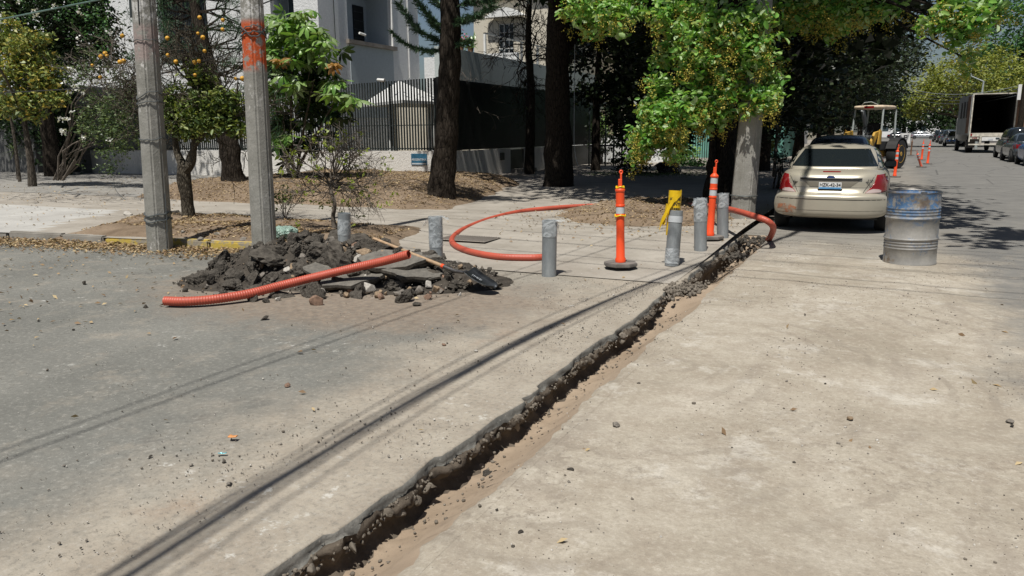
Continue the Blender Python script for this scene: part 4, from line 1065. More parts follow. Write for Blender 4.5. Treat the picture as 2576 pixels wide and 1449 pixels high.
for px, py, hw, k, lab in LS: put_stone(px, py, hw, k, lab, None, 'stone', True, .7)
VS = [(322,541,13,'st_w','white chalky stone on the soil left of the wrapped pole'),(440,541,16,'a','dark clod at the base of the orange tree'),
 (505,603,10,'st_g','grey flat stone on the verge between the two poles'),(545,590,9,'st_w','white stone on the verge, right of the wrapped pole'),
 (460,585,8,'st_w','white chip beside the foot of the wrapped pole'),(612,604,11,'st_g','grey chip near the painted pole foot'),
 (1395,462,9,'st_w','pale block on the shaded ground by the big black trunk'),(1350,447,9,'st_g','pale block in shade near the fence step')]
for px, py, hw, k, lab in VS: put_stone(px, py, hw, k, lab, None, 'stone', True, .6)
# litter
p = G(586, 1102, .012)
b = MB(); vs = []; fs = []
for i in range(6):
    for j in range(5):
        a, c = i/5-.5, j/4-.5; vs.append((a*.045, c*.028, .006+.007*noise.noise(Vector((a*5, c*5, 1)))+.012*a*a))
for i in range(5):
    for j in range(4): q = i*5+j; fs.append((q, q+1, q+6, q+5))
m_ = b.add(vs, fs).mesh('orange_peel', True, False); md = link('orange_peel', m_, plain('dried_orange_peel', (.62, .28, .10), .7), None, p, (0, 0, .4)); mo = md.modifiers.new('s', 'SOLIDIFY'); mo.thickness = .004
tag(md, 'piece of dried orange peel on the lower left asphalt', 'litter')
b = MB(); vs = []; fs = []
for i in range(7):
    for j in range(4):
        a, c = i/6-.5, j/3-.5; vs.append((a*.042, c*.013, .006+.008*noise.noise(Vector((a*9, c*9, 5)))))
for i in range(6):
    for j in range(3): q = i*4+j; fs.append((q, q+1, q+5, q+4))
md = link('candy_wrapper', b.add(vs, fs).mesh('candy_wrapper', True, False), plain('blue_foil_wrapper', (.20, .50, .55), .3, .3), None, G(560, 1143, .004), (0, 0, .5)); mo = md.modifiers.new('s', 'SOLIDIFY'); mo.thickness = .002
tag(md, 'crumpled pale blue sweet wrapper on the lower left asphalt', 'litter')

# bags
def bag(name, px, py, w_, h_, mat, lab, seed):
    p = G(px, py, .1); p.z = gz(p.x, p.y) if p.y < 22 else .1
    bm = bmesh.new(); bmesh.ops.create_icosphere(bm, subdivisions=5, radius=1)
    for v in bm.verts:
        q = v.co.copy(); a = noise.fractal(q*1.4+Vector((seed, 0, 0)), 1, 2, 3); c = abs(noise.noise(q*4+Vector((0, seed, 0))))
        q *= 1+.25*a-.22*c-.08*abs(noise.noise(q*9)); q.z = max(q.z, -.62); v.co = Vector((q.x*w_/2, q.y*w_*.38, (q.z+.6)*h_/1.5))
    me = bpy.data.meshes.new(name); bm.to_mesh(me); bm.free(); me.polygons.foreach_set('use_smooth', [True]*len(me.polygons))
    return tag(link(name, me, mat, None, p, (0, 0, PSI)), lab, 'bag')
bag('trash_bag', 1680, 436, .95, .46, M['bagb'], 'full black bin bag lying on the sunlit sidewalk beyond the big tree', 3)
bag('plastic_bag', 716, 606, .42, .15, M['bagc'], 'crumpled pale green see-through plastic bag on the soil behind the painted pole', 8)
# conduits ------------------------------------------------
def conduit(P_, r_, pitch, lab, mat, seg=14, amp=.07):
    pts = resample(catmull(P_, 24), pitch/4); rr = [r_*(1+amp*(1, .6, -1, .2)[i % 4]) for i in range(len(pts))]
    t = thing('corrugated_conduit', lab, 'conduit', pts[0])
    o0 = pts[0].copy(); pl = [p-o0 for p in pts]
    b = MB().tube(pl, rr, seg, cap=False); b.tube(pl[::4], [r_*.86]*len(pl[::4]), seg, cap=False)
    for e in (0, -1):   # thick wall ring at the ends
        q = pl[e]; tn = (pl[1]-pl[0] if e == 0 else pl[-1]-pl[-2]).normalized()
        b.tube([q, q+tn*.004], [r_, r_*.86], seg, cap=False)
    o = b.obj('tube', M[mat], t, smooth='all'); return t
Z1 = [.055, .055, .07, .14, .24, .36, .45, .53, .585]
XY = [(415,757),(470,758),(545,752),(630,738),(720,715),(805,694),(890,674),(965,657),(1028,640)]
HP = [on_heap(x_, y_+4) for x_, y_ in XY]
Z1 = [max(.05, h_.z+.07) for h_ in HP]; Z1[0] = Z1[1] = Z1[2] = .056; Z1[-2] += .03; Z1[-1] += .07
Z1 = [Z1[0], Z1[1]]+[(Z1[i-1]+2*Z1[i]+Z1[i+1])/4 for i in range(2, len(Z1)-1)]+[Z1[-1]]
conduit([G(x_, y_, z) for (x_, y_), z in zip(XY, Z1)], .043, .024, 'short orange corrugated conduit lying over the rubble heap with one end raised', 'hose', amp=.06)
LP = [(1375,646,.05),(1330,648,.05),(1250,645,.05),(1180,632,.05),(1142,615,.05),(1140,597,.05),(1170,575,.06),(1235,550,.08),(1310,532,.12),(1400,522,.15),(1500,517,.16),(1620,515,.18),(1740,516,.28),(1800,520,.40),(1850,530,.46),(1895,543,.45),(1930,556,.40),(1945,572,.30),(1940,592,.12),(1930,608,-.05),(1924,618,-.14)]
conduit([G(x_, y_, z) for x_, y_, z in LP], .042, .04, 'long orange conduit looping over the pavement and into the end of the trench', 'hose', amp=.03)
# shovel
sa = G(940, 600, .45); sb = G(1165, 690, .17)
t = thing('shovel', 'long wooden-handled shovel leaning on the rubble heap, blade down to the right', 'shovel', sa)
sd = (sb-sa).normalized(); ln = (sb-sa).length
MB().tube([Vector((0,0,0)), sd*(ln*.78)], [.017, .021], 10).obj('handle', M['wood'], t, smooth=True)
MB().tube([sd*(ln*.775), sd*(ln*.80)], .024, 10).obj('ferrule', M['orange'], t, smooth=True)
MB().tube([sd*(ln*.80), sd*(ln*.92), sd*ln+Vector((0, 0, .02)), sd*(ln*1.04)+Vector((0, 0, .05))], [.022, .021, .016, .014], 10).obj('socket', M['steel'], t, smooth=True)
bp = sd*(ln*1.04)+Vector((0, 0, .045)); ep = G(1245, 726, .06)-sa; bd = (ep-bp).normalized(); bs = bd.cross(Vector((0, 0, 1))).normalized(); bn = bs.cross(bd)
vs = []; fs = []; L_ = (ep-bp).length
for i in range(9):
    v = i/8; wv = .115*(1-.0*v) if v < .6 else .115*math.sqrt(max(.02, 1-((v-.6)/.42)**2))
    for j in range(7): u = j/6*2-1; vs.append(bp+bd*(v*L_)+bs*(u*wv)+bn*(.035*u*u-.02*math.sin(v*3)))
for i in range(8):
    for j in range(6): q = i*7+j; fs.append((q, q+1, q+8, q+7))
bl = link('blade', MB().add(vs, fs).mesh('blade', True), M['dsteel'], t); mo = bl.modifiers.new('s', 'SOLIDIFY'); mo.thickness = .004
Mr = Matrix((( *bd, 0), (*bs, 0), (*bn, 0), (0,0,0,1))).transposed()
Ml = Matrix.Translation(bp+bd*L_*.38+bn*.004) @ Mr
for k_, (w_, h_) in enumerate(((.005, .026), (.009, .024), (.006, .026), (.009, .022), (.005, .026), (.008, .024), (.005, .02))):
    MB().box(-.065+k_*.019, -.065+k_*.019+w_, -h_/2, h_/2, -.006, .001, Ml).obj('worn_print_mark', M['refl'], bl)
# steel pipes wrapped in film (future bollards)
def bollard(px, pb, pt, w_, lab, lean=(0, 0), film=(.0, 1), yellow=False):
    p = G(px, pb); p.z = gz(p.x, p.y); p = G(px, pb, p.z); dist = (p-Vector((0,0,HC))).length
    tp = D(px+lean[0], pt, p.y); h = tp.z-p.z; r_ = .083
    t = thing('steel_pipe_bollard', lab, 'bollard', p, 0, 'film-wrapped steel pipes standing in rows at the corner')
    ax = Vector((tp.x-p.x, lean[1], h)).normalized(); rot = Vector((0, 0, 1)).rotation_difference(ax).to_euler()
    b = MB().lathe([(r_, -.03), (r_, h), (r_-.006, h+.002), (r_-.008, h-.0), (r_-.008, h-.25)], 28, cap=False)
    o = b.obj('pipe', M['pipe'], t, smooth=True); o.rotation_euler = rot
    b = MB().lathe([(r_-.0085, h-.12), (.001, h-.12)], 20, cap=False); q = b.obj('end_plug', M['refl'], t); q.rotation_euler = rot
    vs = []; fs = []; n = 28; rows = 26
    for i in range(rows+1):
        z = h*(film[0]+(film[1]-film[0])*i/rows)
        for k in range(n):
            a = 2*math.pi*k/n; e = .0045+.008*abs(noise.noise(Vector((math.cos(a)*1.2+px, math.sin(a)*1.2, z*7+a*.6))))+.0012*abs(noise.noise(Vector((math.cos(a)*4, math.sin(a)*4, z*16))))
            zz = z+(.016*noise.noise(Vector((a*3, px, 0))) if i == rows else 0)+(.006 if i == rows else 0)
            vs.append(((r_+e)*math.cos(a), (r_+e)*math.sin(a), zz))
    for i in range(rows):
        for k in range(n): k2 = (k+1) % n; fs.append((i*n+k, i*n+k2, (i+1)*n+k2, (i+1)*n+k))
    o = link('plastic_film', MB().add(vs, fs).mesh('plastic_film', True, False), M['film'], t); o.rotation_euler = rot
    return t, h, r_, rot
def flap(t, rot, r_, z, ang, w_, l_, mat='film', name='film_flap', seed=1, drop=.6):
    vs = []; fs = []
    for i in range(8):
        v = i/7
        for j in range(4):
            u = j/3-.5; a = ang+u*w_/r_
            rr = r_+.006+v*l_*(1-drop)+.02*noise.noise(Vector((u*4, v*5, seed)))
            vs.append((rr*math.cos(a), rr*math.sin(a), z-drop*v*l_+.02*noise.noise(Vector((u*6, v*6, seed+5)))))
    for i in range(7):
        for j in range(3): q = i*4+j; fs.append((q, q+1, q+5, q+4))
    o = link(name, MB().add(vs, fs).mesh(name, True, False), M[mat], t); o.rotation_euler = rot; return o
L_ = PSI+math.pi; Rr = PSI
t, h, r_, rot = bollard(866, 612, 536, 32, 'steel pipe in clear film behind the rubble crest, leftmost of the row', film=(.3, .8))
t, h, r_, rot = bollard(1098, 660, 546, 34, 'steel pipe with ragged clear film at its top, second of the row from the left', (-3, 0), film=(.35, 1.01))
flap(t, rot, r_, h, L_-.2, .08, .20, seed=2); flap(t, rot, r_, h+.01, Rr, .09, .12, seed=4, drop=.3)
t, h, r_, rot = bollard(1381, 693, 555, 35, 'steel pipe with white crumpled film on its top, nearest to the camera', (2, 0), film=(.72, 1.01))
flap(t, rot, r_, h+.01, Rr-.3, .12, .10, seed=12, drop=.1); flap(t, rot, r_, h-.02, Rr+.1, .06, .16, seed=15, drop=.8)
t, h, r_, rot = bollard(1690, 662, 530, 37, 'leaning steel pipe with a yellow tape-wrapped sleeve on top', (8, .05), film=(.0, .28))
b = MB().lathe([(r_+.004, h*.78), (r_+.005, h*.90)], 28, cap=False); o = b.obj('pale_tape_band', M['refl'], t, smooth=True); o.rotation_euler = rot
hy = h+.235
b = MB().lathe([(r_-.008, h-.3), (r_-.006, hy), (r_-.014, hy), (r_-.016, hy-.1), (.001, hy-.1)], 28, cap=False); ys_ = b.obj('yellow_sleeve', M['yellow'], t, smooth=True); ys_.rotation_euler = rot; ys_.location = (-.03, 0.02, .0)
for i, s_ in enumerate(('AL PRE', 'CIENTE', 'CIPEIS')):
    zc = hy-.10-.062*i
    me = text_mesh(s_, .05, .0005, .0012)
    for v in me.vertices:
        a = -math.pi/2+PSI-.1+v.co.x/r_; rr = r_-.004+v.co.z; v.co = Vector((rr*math.cos(a), rr*math.sin(a), zc+v.co.y))
    me.materials.clear(); link('lettering', me, M['black'], ys_)
vs = []; fs = []
for i in range(18):
    v = i/17; a = -math.pi/2+PSI+.7-v*2.4; rr = r_+.006+max(0, v-.35)*.10; z = hy-.02-v*.20-max(0, v-.45)*.42
    for j in range(3):
        u = j-1; vs.append((rr*math.cos(a)+.006*noise.noise(Vector((v*9, u, 1))), rr*math.sin(a), z+u*.034*(1+.5*v)+.02*noise.noise(Vector((v*6, u*2, 3)))))
for i in range(17):
    for j in range(2): q = i*3+j; fs.append((q, q+1, q+4, q+3))
fa = flap(t, rot, r_+.01, hy-.16, -math.pi/2+PSI-1.5, .08, .28, 'yellow', 'tape_end', 37, .9); fa.location = (-.03, .02, 0)
o = link('loose_tape', MB().add(vs, fs).mesh('loose_tape', True, False), M['yellow'], t); o.location = (-.03, .02, 0); o.rotation_euler = rot
t, h, r_, rot = bollard(1762, 628, 503, 35, 'steel pipe with cloudy film over its upper part, between the leaning pipe and the last', film=(.58, 1.03))
flap(t, rot, r_, h, L_, .12, .10, seed=22, drop=.7)
t, h, r_, rot = bollard(1818, 595, 489, 32, 'steel pipe with pale film band on top, last of the row near the dirt mound', film=(.70, 1.02))
# channelizer posts
def channelizer(px, pb, lab, p=None, tilt=(0, 0), mat='orange', bands=((.79, .87), (.62, .70)), yel=False, h=1.12, rz=0, grp='orange channelizer posts along the works', far=False, base=True):
    if p is None:
        p = G(px, pb); p = G(px, pb, gz(p.x, p.y))
    t = thing('channelizer_post', lab, 'traffic post', p, rz+PSI, grp); r_ = .052
    def sub(o): o.rotation_euler = (tilt[0], tilt[1], 0); return o
    k = h/1.12
    body = [(r_*1.18, .05), (r_*1.2, .10), (r_*1.05, .12), (r_*.98, .2), (r_*.9, .6*k)]
    zb = [q for bnd in bands for q in bnd]
    prof_ = [(r_*1.2, .045), (r_*1.2, .085), (r_*1.0, .10), (r_*.93, .40), (r_*.95, .585*k), (r_*1.07, .59*k), (r_*1.07, .605*k), (r_*.97, .61*k), (r_*.97, .70*k), (r_*1.07, .705*k), (r_*1.07, .72*k), (r_*.98, .725*k), (r_*.98, .875*k), (r_*1.12, .882*k), (r_*1.12, .90*k), (r_*.85, .915*k), (r_*.45, .935*k), (.001, .936*k)]
    sub(MB().lathe(prof_, 20 if not far else 12, cap=False).obj('tube', M[mat], t, smooth=True))
    # handle: flat loop with hook
    sub(bl_ := link('handle', bevel(MB().box(-.022, .022, -.012, .012, .92*k, 1.02*k).box(.0, .022, -.011, .011, 1.02*k, 1.085*k).mesh('handle'), .004, 1), M[mat], t))
    b = MB(); n = 12
    b.tube([Vector((.012+.016*math.cos(2*math.pi*i/n), 0, (1.10+.018*math.sin(2*math.pi*i/n))*k)) for i in range(n+1)], .0085, 8); sub(b.obj('grip_ring', M[mat], t, smooth=True))
    for a, c in bands: sub(MB().lathe([(r_*.985, a*k), (r_*.985, c*k)], 20, cap=False).obj('reflective_band', M['refl'], t, smooth=True))
    if yel:
        for zc in (.595, .925):
            P_ = [Vector((r_*1.12*math.cos(a)*(1 if zc < .9 else .75), r_*1.12*math.sin(a)*(1 if zc < .9 else .75), (zc+.008*math.sin(3*a))*k)) for a in np.linspace(0, 2*math.pi, 25)]
            sub(MB().tube(P_, .011, 6).obj('tape_knot', M['yellow'], t, smooth=True))
    if base:
        poly = [(.205*math.cos(math.pi/8+i*math.pi/4), .205*math.sin(math.pi/8+i*math.pi/4)) for i in range(8)]
        me = bevel(MB().prism(poly, .042).mesh('base'), .008, 2); link('base', me, M['rubber'], t)
    return t
channelizer(1561, 668, 'orange channelizer post with yellow tape knots, nearest, in the middle of the corner', bands=((.62, .695),), yel=True, tilt=(0, -.025))
channelizer(1785, 600, 'orange channelizer post with two grey bands, between the last two pipes', tilt=(0, .035))
channelizer(2250, 446, 'orange channelizer post beside the parked car, in front of the backhoe', tilt=(0, .035))
channelizer(2333, 413, 'upright orange channelizer post, rightmost of the group on the road', tilt=(0, .03))
channelizer(2318, 403, 'upright orange channelizer post just left of the rightmost one', tilt=(0, .02))
channelizer(2291, 391, 'dark brown channelizer post on the road, beneath the trees', mat='rust', bands=(), tilt=(0, .01))  # whole tube in one dark brown, no bands
channelizer(2271, 388, 'orange channelizer post standing behind the backhoe bucket arm', tilt=(0, .01))
channelizer(2318, 421, 'toppled bent channelizer post leaning over its base, seen dusty red', tilt=(.25, -.50), mat='orangef', h=.85)
# oil drum
p = G(2287, 660)
t = thing('oil_drum', 'dented blue and bare metal oil drum standing on the road right of the car', 'drum', p, .4)
def m_drum():
    n = NT('flaking_blue_drum_paint'); X, Y, Z = n.xyz()
    met = n.ramp(n.noise(5, 6, .7), [(.3, (.20, .195, .185)), (.7, (.35, .335, .305))])
    zz = n.math('ADD', Z, n.math('MULTIPLY', n.math('SUBTRACT', n.noise(4, 5, .7), .5), .55))
    k = n.math('MULTIPLY', n.rng(zz, .50, .66, 0, 1), n.rng(n.noise(13, 6, .8), .42, .54, 0, 1))
    k2 = n.math('MULTIPLY', n.rng(n.noise(3.5, 5, .7, vec=n.mapping(n.coord(), (1, 1, .5), loc=(3, 2, 1))), .56, .62, 0, .6), n.rng(n.noise(24, 5, .8), .46, .58, 0, 1))
    c = n.mix(n.math('MAXIMUM', k, k2), met, n.ramp(n.noise(9, 5, .7), [(.3, (.045, .10, .20)), (.7, (.09, .19, .34))]))
    c = n.mix(n.math('MULTIPLY', n.rng(n.noise(2.1, 5, .75, vec=n.mapping(n.coord(), loc=(1.2, 4.4, .3))), .54, .62, 0, .9), n.rng(Z, .82, .87, 1, .2)), c, n.ramp(n.noise(20, 4), [(.3, (.10, .065, .04)), (.7, (.25, .20, .14))]))
    return n.done(c, .5, n.bump(n.noise(14, 4), .25, .01), n.rng(k, 0, 1, .12, .0))
hd = .86; r0 = .2925; pr = [(r0-.02, .0), (r0+.004, .004), (r0+.004, .022), (r0, .028)]
def rib(z, w_, a): return [(r0, z-w_), (r0+a*.7, z-w_*.45), (r0+a, z), (r0+a*.7, z+w_*.45), (r0, z+w_)]
for z in (.20, .235, .27): pr += rib(z, .013, .006)
pr += rib(.315, .022, .013)+[(r0, .45)]+rib(.565, .022, .013)
for z in (.61, .645, .68): pr += rib(z, .013, .006)
pr += [(r0, .82), (r0+.004, hd-.015), (r0+.008, hd), (r0-.004, hd+.003), (r0-.008, hd-.02), (r0-.012, hd-.03), (.001, hd-.032)]
b = MB().lathe(pr, 64, cap=False)
for i, v in enumerate(b.v):
    a = math.atan2(v[1], v[0]); k = 1+.018*noise.noise(Vector((math.cos(a)*1.4, math.sin(a)*1.4, v[2]*2.2)))*(1 if .05 < v[2] < .8 else .4)
    b.v[i] = (v[0]*k, v[1]*k, v[2]+(.008*noise.noise(Vector((a*2, 1, 0))) if v[2] > .8 else 0))
b.obj('drum_body', m_drum(), t, smooth=True)
MB().tube([(r0*math.cos(a), r0*math.sin(a), hd+.002+.006*noise.noise(Vector((a*2, 1, 0)))) for a in np.linspace(0, 2*math.pi, 49)], .009, 6).obj('rim', M['steel'], t, smooth=True)
MB().lathe([(.035, hd-.03), (.035, hd-.012), (.001, hd-.012)], 12, c=(.14, .05, 0), cap=False).obj('bung', M['steel'], t)
t.rotation_euler = (R(.6), R(-1.5), .4)
# drain grate set in the apron
p = G(1178, 607, .012); t = thing('drain_grate', 'flat rectangular grate set into the pavement by the conduit loop', 'grate', (p.x, p.y, gz(p.x, p.y)+.004), 0)
MB().box(-.42, .42, -.26, .26, 0, .006).obj('frame', M['walk'], t)
b = MB()
for i in range(20): b.box(-.39+i*.041, -.375+i*.041, -.24, .24, .0065, .014)
o = b.obj('grate_bars', M['walk'], t); o['kind'] = 'stuff'
# ================================================ VEHICLES
def superbox(nu=26, e=4.5):
    bm = bmesh.new(); bmesh.ops.create_cube(bm, size=2); bmesh.ops.subdivide_edges(bm, edges=bm.edges, cuts=nu//2, use_grid_fill=True)
    for v in bm.verts:
        x, y, z = v.co; n_ = (abs(x)**e+abs(y)**e+abs(z)**e)**(1/e); v.co /= n_
    return bm
def shell(fn, name, e=4.5, nu=26):
    bm = superbox(nu, e)
    for v in bm.verts: v.co = Vector(fn(*v.co))
    me = bpy.data.meshes.new(name); bm.to_mesh(me); bm.free(); me.polygons.foreach_set('use_smooth', [True]*len(me.polygons)); return me
def lerp_tab(tab, x):
    if x <= tab[0][0]: return tab[0][1]
    for (a, va), (b, vb) in zip(tab[:-1], tab[1:]):
        if x <= b: t = (x-a)/(b-a); t = t*t*(3-2*t); return va+(vb-va)*t
    return tab[-1][1]
def decal(name, poly, trees, plane, mat, parent, off=.004, cell=.05, start=3.0, th=0):
    """poly in (u, z); plane 'r' rear (u=x, looking +y), 'f' front, 'l'/'d' left/right side (u=y)"""
    bm = bmesh.new(); vs = [bm.verts.new((u, 0, z)) for u, z in poly]; bm.faces.new(vs)
    us = [q[0] for q in poly]; zs = [q[1] for q in poly]
    for ax, lo, hi in ((0, min(us), max(us)), (2, min(zs), max(zs))):
        c = lo+cell
        while c < hi:
            co = [0, 0, 0]; co[ax] = c; no = [0, 0, 0]; no[ax] = 1
            bmesh.ops.bisect_plane(bm, geom=bm.verts[:]+bm.edges[:]+bm.faces[:], plane_co=co, plane_no=no); c += cell
    d = {'r': Vector((0, 1, 0)), 'f': Vector((0, -1, 0)), 'l': Vector((1, 0, 0)), 'd': Vector((-1, 0, 0))}[plane]
    for v in bm.verts:
        u, z = v.co.x, v.co.z; o = Vector((u, 0, z)) if plane in 'rf' else Vector((0, u, z)); best = None
        o = o-d*(start if plane != 'f' else 8)
        if plane == 'f': o = Vector((u, 8, z))
        for bt in trees:
            h = bt.ray_cast(o, d)
            if h[0] is not None and (best is None or (h[0]-o).length < (best-o).length): best = h[0]
        v.co = best-d*off if best is not None else Vector((u if plane in 'rf' else 0, 0 if plane in 'rf' else u, z))
        v.tag = best is None
    bmesh.ops.delete(bm, geom=[v for v in bm.verts if v.tag], context='VERTS')
    bmesh.ops.recalc_face_normals(bm, faces=bm.faces)
    me = bpy.data.meshes.new(name); bm.to_mesh(me); bm.free(); me.polygons.foreach_set('use_smooth', [True]*len(me.polygons))
    o = link(name, me, mat, parent)
    if th: mo = o.modifiers.new('t', 'SOLIDIFY'); mo.thickness = th; mo.offset = 0
    return o
def bvh(me):
    return BVHTree.FromPolygons([v.co.copy() for v in me.vertices], [tuple(p.vertices) for p in me.polygons])
def wheel(parent, x, y, r_=.31, w_=.2, s=1, rimm='rim'):
    o = thing_part = link('wheel', MB().lathe([(.6*r_, -w_/2), (.93*r_, -w_/2), (r_, -w_*.36), (r_, w_*.36), (.93*r_, w_/2), (.6*r_, w_/2)], 28, cap=True).mesh('wheel', True), M['tyre'], parent, (x, y, r_), (0, R(90)*s, 0))
    MB().lathe([(.62*r_, w_/2-.01), (.60*r_, w_/2+.006), (.5*r_, w_/2-.02), (.16*r_, w_/2-.01), (.14*r_, w_/2+.01), (.001, w_/2+.01)], 24, cap=False).obj('rim', M[rimm], o, smooth=True)
    return o
def make_car(lab, loc, rz=0, paint='csilver', L=4.4, W=1.70, Hh=1.43, style='sedan', group=None, detail=True, name='parked_car', plate=None):
    t = thing(name, lab, 'car', loc, rz, group)
    w2 = W/2; k = L/4.4
    if style == 'sedan':
        topt = [(0, .97), (.1, 1.0), (.6*k, 1.01), (1.2*k, .99), (3.0*k, .98), (3.5*k, .93), (4.15*k, .80), (L, .66)]
        gt = dict(y0b=.42*k, y0t=1.22*k, y1b=3.35*k, y1t=2.35*k, zt=Hh, zb=.93)
    elif style == 'wagon':
        topt = [(0, 1.0), (.4, 1.03), (3.0*k, .98), (3.5*k, .93), (4.15*k, .80), (L, .66)]
        gt = dict(y0b=.10*k, y0t=.42*k, y1b=3.35*k, y1t=2.35*k, zt=Hh, zb=.95)
    else:   # suv
        topt = [(0, 1.08), (.3, 1.12), (3.2*k, 1.10), (3.7*k, 1.05), (4.2*k, .96), (L, .8)]
        gt = dict(y0b=.06*k, y0t=.30*k, y1b=3.45*k, y1t=2.6*k, zt=Hh, zb=1.04)
    bott = [(0, .40), (.25, .26), (.7, .20), (L-.7, .20), (L-.2, .22), (L, .30)]
    wt = [(0, .86), (.25, .955), (.8, 1.0), (L-1.2, 1.0), (L-.35, .93), (L, .80)]
    def body(a, b, c):
        y = L*(b+1)/2
        zt_, zb_ = lerp_tab(topt, y), lerp_tab(bott, y); z = zb_+(zt_-zb_)*(c+1)/2
        hh = (z-.2)/.85; wz = 1-.075*max(0, hh-.62)/.4-.05*max(0, .25-hh)/.25
        x = a*w2*lerp_tab(wt, y)*wz
        if b < -.5: y += .10*sstep(.55, .72, z)*(1-y/1.1 if y < 1.1 else 0)+.09*abs(a)**3*max(0, -b-.5)*2
        if b > .6: y -= .22*abs(a)**3*(b-.6)/.4
        return x, y, z
    bme = shell(body, 'body', 6.5, 34); bo = link('body', bme, M[paint], t)
    zg0, zg1 = gt['zb'], gt['zt']
    def green(a, b, c):
        q = (c+1)/2; z = zg0+(zg1-zg0)*q
        ya = gt['y0b']+(gt['y0t']-gt['y0b'])*q**1.05; yb = gt['y1b']+(gt['y1t']-gt['y1b'])*q
        y = ya+(yb-ya)*(b+1)/2; x = a*w2*(.90-.19*q**1.2)
        z -= .05*abs(a)**2.5*q; z -= .02*q*((b)**2)
        y += (.10*abs(a)**3 if b < 0 else -.14*abs(a)**3)*(1-.0*q)
        return x, y, z
    gme = shell(green, 'cabin', 7, 26); link('cabin', gme, M[paint], t)
    T = [bvh(bme), bvh(gme)]; TG = [T[1]]; TB = [T[0]]
    zr0 = max(lerp_tab(topt, gt['y0b']), zg0)+.02
    zw1 = zg1-.085
    wb, wtp = w2*.775, w2*.60
    decal('rear_window', [(-wb, zr0), (wb, zr0), (wtp+.0, zw1), (-wtp, zw1)], TG, 'r', M['glass'], t, .006, .03)
    zs0 = zg0+.075
    wy0 = gt['y0b']+.30*k; wy1 = gt['y0t']+.12
    cy0, cy1 = gt['y1b']-.22, gt['y1t']-.05
    for s, pl in ((-1, 'l'), (1, 'd')):
        mid = (wy0+cy0)/2+.1
        decal('side_window', [(wy0, zs0), (mid-.04, zs0), (mid-.04, zw1+.01), (wy1, zw1)], TG, pl, M['glass'], t, .005, .09)
        decal('side_window', [(mid+.04, zs0), (cy0, zs0), (cy1, zw1), (mid+.04, zw1+.01)], TG, pl, M['glass'], t, .005, .09)
        m_ = shell(lambda a, b, c: (s*(w2*.92+.055+a*.10), gt['y1b']-.45+b*.045, zg0+.06+c*.065), 'mirror', 4, 6); mr = link('mirror', m_, M['trim'], t)
        MB().box(s*(w2*.92+.055)-.085, s*(w2*.92+.055)+.085, gt['y1b']-.50, gt['y1b']-.494, zg0+.015, zg0+.105).obj('mirror_glass', M['glassb'], mr)
        for wy in (.78*k, L-.82*k):
            arch = [(wy+.37*math.cos(a), .31+.37*math.sin(a)) for a in np.linspace(0, math.pi, 13)]
            arch = [(wy+.37, .24)]+arch+[(wy-.37, .24)]
            decal('wheel_arch', arch, TB, pl, M['trim'], t, .004, .1)
            wheel(t, s*(w2-.085), wy, .31 if style != 'suv' else .35, .2, s)
    decal('windscreen', [(-wb, zs0), (wb, zs0), (wtp, zw1), (-wtp, zw1)], TG, 'f', M['glass'], t, .006, .06)
    if not plate:
        if style == 'sedan': tl = [(.50, .70), (w2*.93, .68), (w2*.93, .92), (.56, .93)]
        elif style == 'wagon': tl = [(w2*.72, .68), (w2*.92, .68), (w2*.90, 1.0), (w2*.76, 1.0)]
        else: tl = [(w2*.76, .82), (w2*.93, .82), (w2*.90, 1.08), (w2*.80, 1.08)]
        for s in (-1, 1):
            decal('tail_light', [(s*a, b) for a, b in tl], T, 'r', M['tail'], t, .006, .05)
            decal('headlight', [(s*a, b) for a, b in ((w2*.45, .55), (w2*.8, .57), (w2*.8, .70), (w2*.5, .68))], TB, 'f', M['lampc'], t, .006, .05)
        decal('number_plate', [(-.17, .50), (.17, .50), (.17, .63), (-.17, .63)] if style != 'sedan' else [(-.17, .72), (.17, .72), (.17, .86), (-.17, .86)], TB, 'r', M['white'], t, .008, .1)
        decal('bumper_strip', [(-w2*.9, .40), (w2*.9, .40), (w2*.9, .44), (-w2*.9, .44)], TB, 'r', M['trim'], t, .006, .1)
    return t, T, gt
M['csilver2'] = plain('slate_silver_car_paint', (.20, .22, .24), .25, .4, var=.05, coat=.6)
# --- the beige sedan, seen from behind
cl = G(2076, 586); CARX = (G(1950, 588).x+G(2207, 588).x)/2+.02
t, T, gt = make_car('champagne beige four-door saloon parked tail towards the camera beside the pole', (CARX-.02, 12.95, 0), 0, 'paint', 4.38, 1.70, 1.385, 'sedan', plate='y')
w2 = .85
def bump(a, b, c):
    x = a*w2*1.0; z = .44+c*.205; y = .30+b*.38
    y += .26*abs(a)**3.2*(b < 0)*abs(b); z -= .0; x *= 1-.02*abs(c)
    y -= .012*math.exp(-((z-.585)/.03)**2)
    return x, y, z
bme = shell(bump, 'rear_bumper', 5, 30); bo = link('rear_bumper', bme, M['paint'], t); TBm = [bvh(bme)]
decal('bumper_groove', [(-.80, .535), (.80, .535), (.80, .545), (-.80, .545)], TBm, 'r', M['trim'], bo, .003, .08)
decal('bumper_groove', [(-.78, .365), (.78, .365), (.78, .371), (-.78, .371)], TBm, 'r', M['shad'], bo, .003, .08)
scuff = NT('scuffed_orange_graze'); k_ = scuff.rng(scuff.noise(9, 5, .7), .40, .62, 0, .8)
sm = scuff.done((.50, .20, .10), .6); tr_ = scuff.N('ShaderNodeBsdfTransparent'); mx_ = scuff.N('ShaderNodeMixShader'); scuff.L(k_, mx_.inputs[0]); scuff.L(tr_.outputs[0], mx_.inputs[1]); scuff.L(scuff.b.outputs[0], mx_.inputs[2]); scuff.L(mx_.outputs[0], scuff.out.inputs[0])
decal('scrape_mark', [(-.78, .28), (-.50, .27), (-.46, .40), (-.60, .46), (-.78, .44)], TBm, 'r', sm, bo, .003, .05)
TT = T+TBm
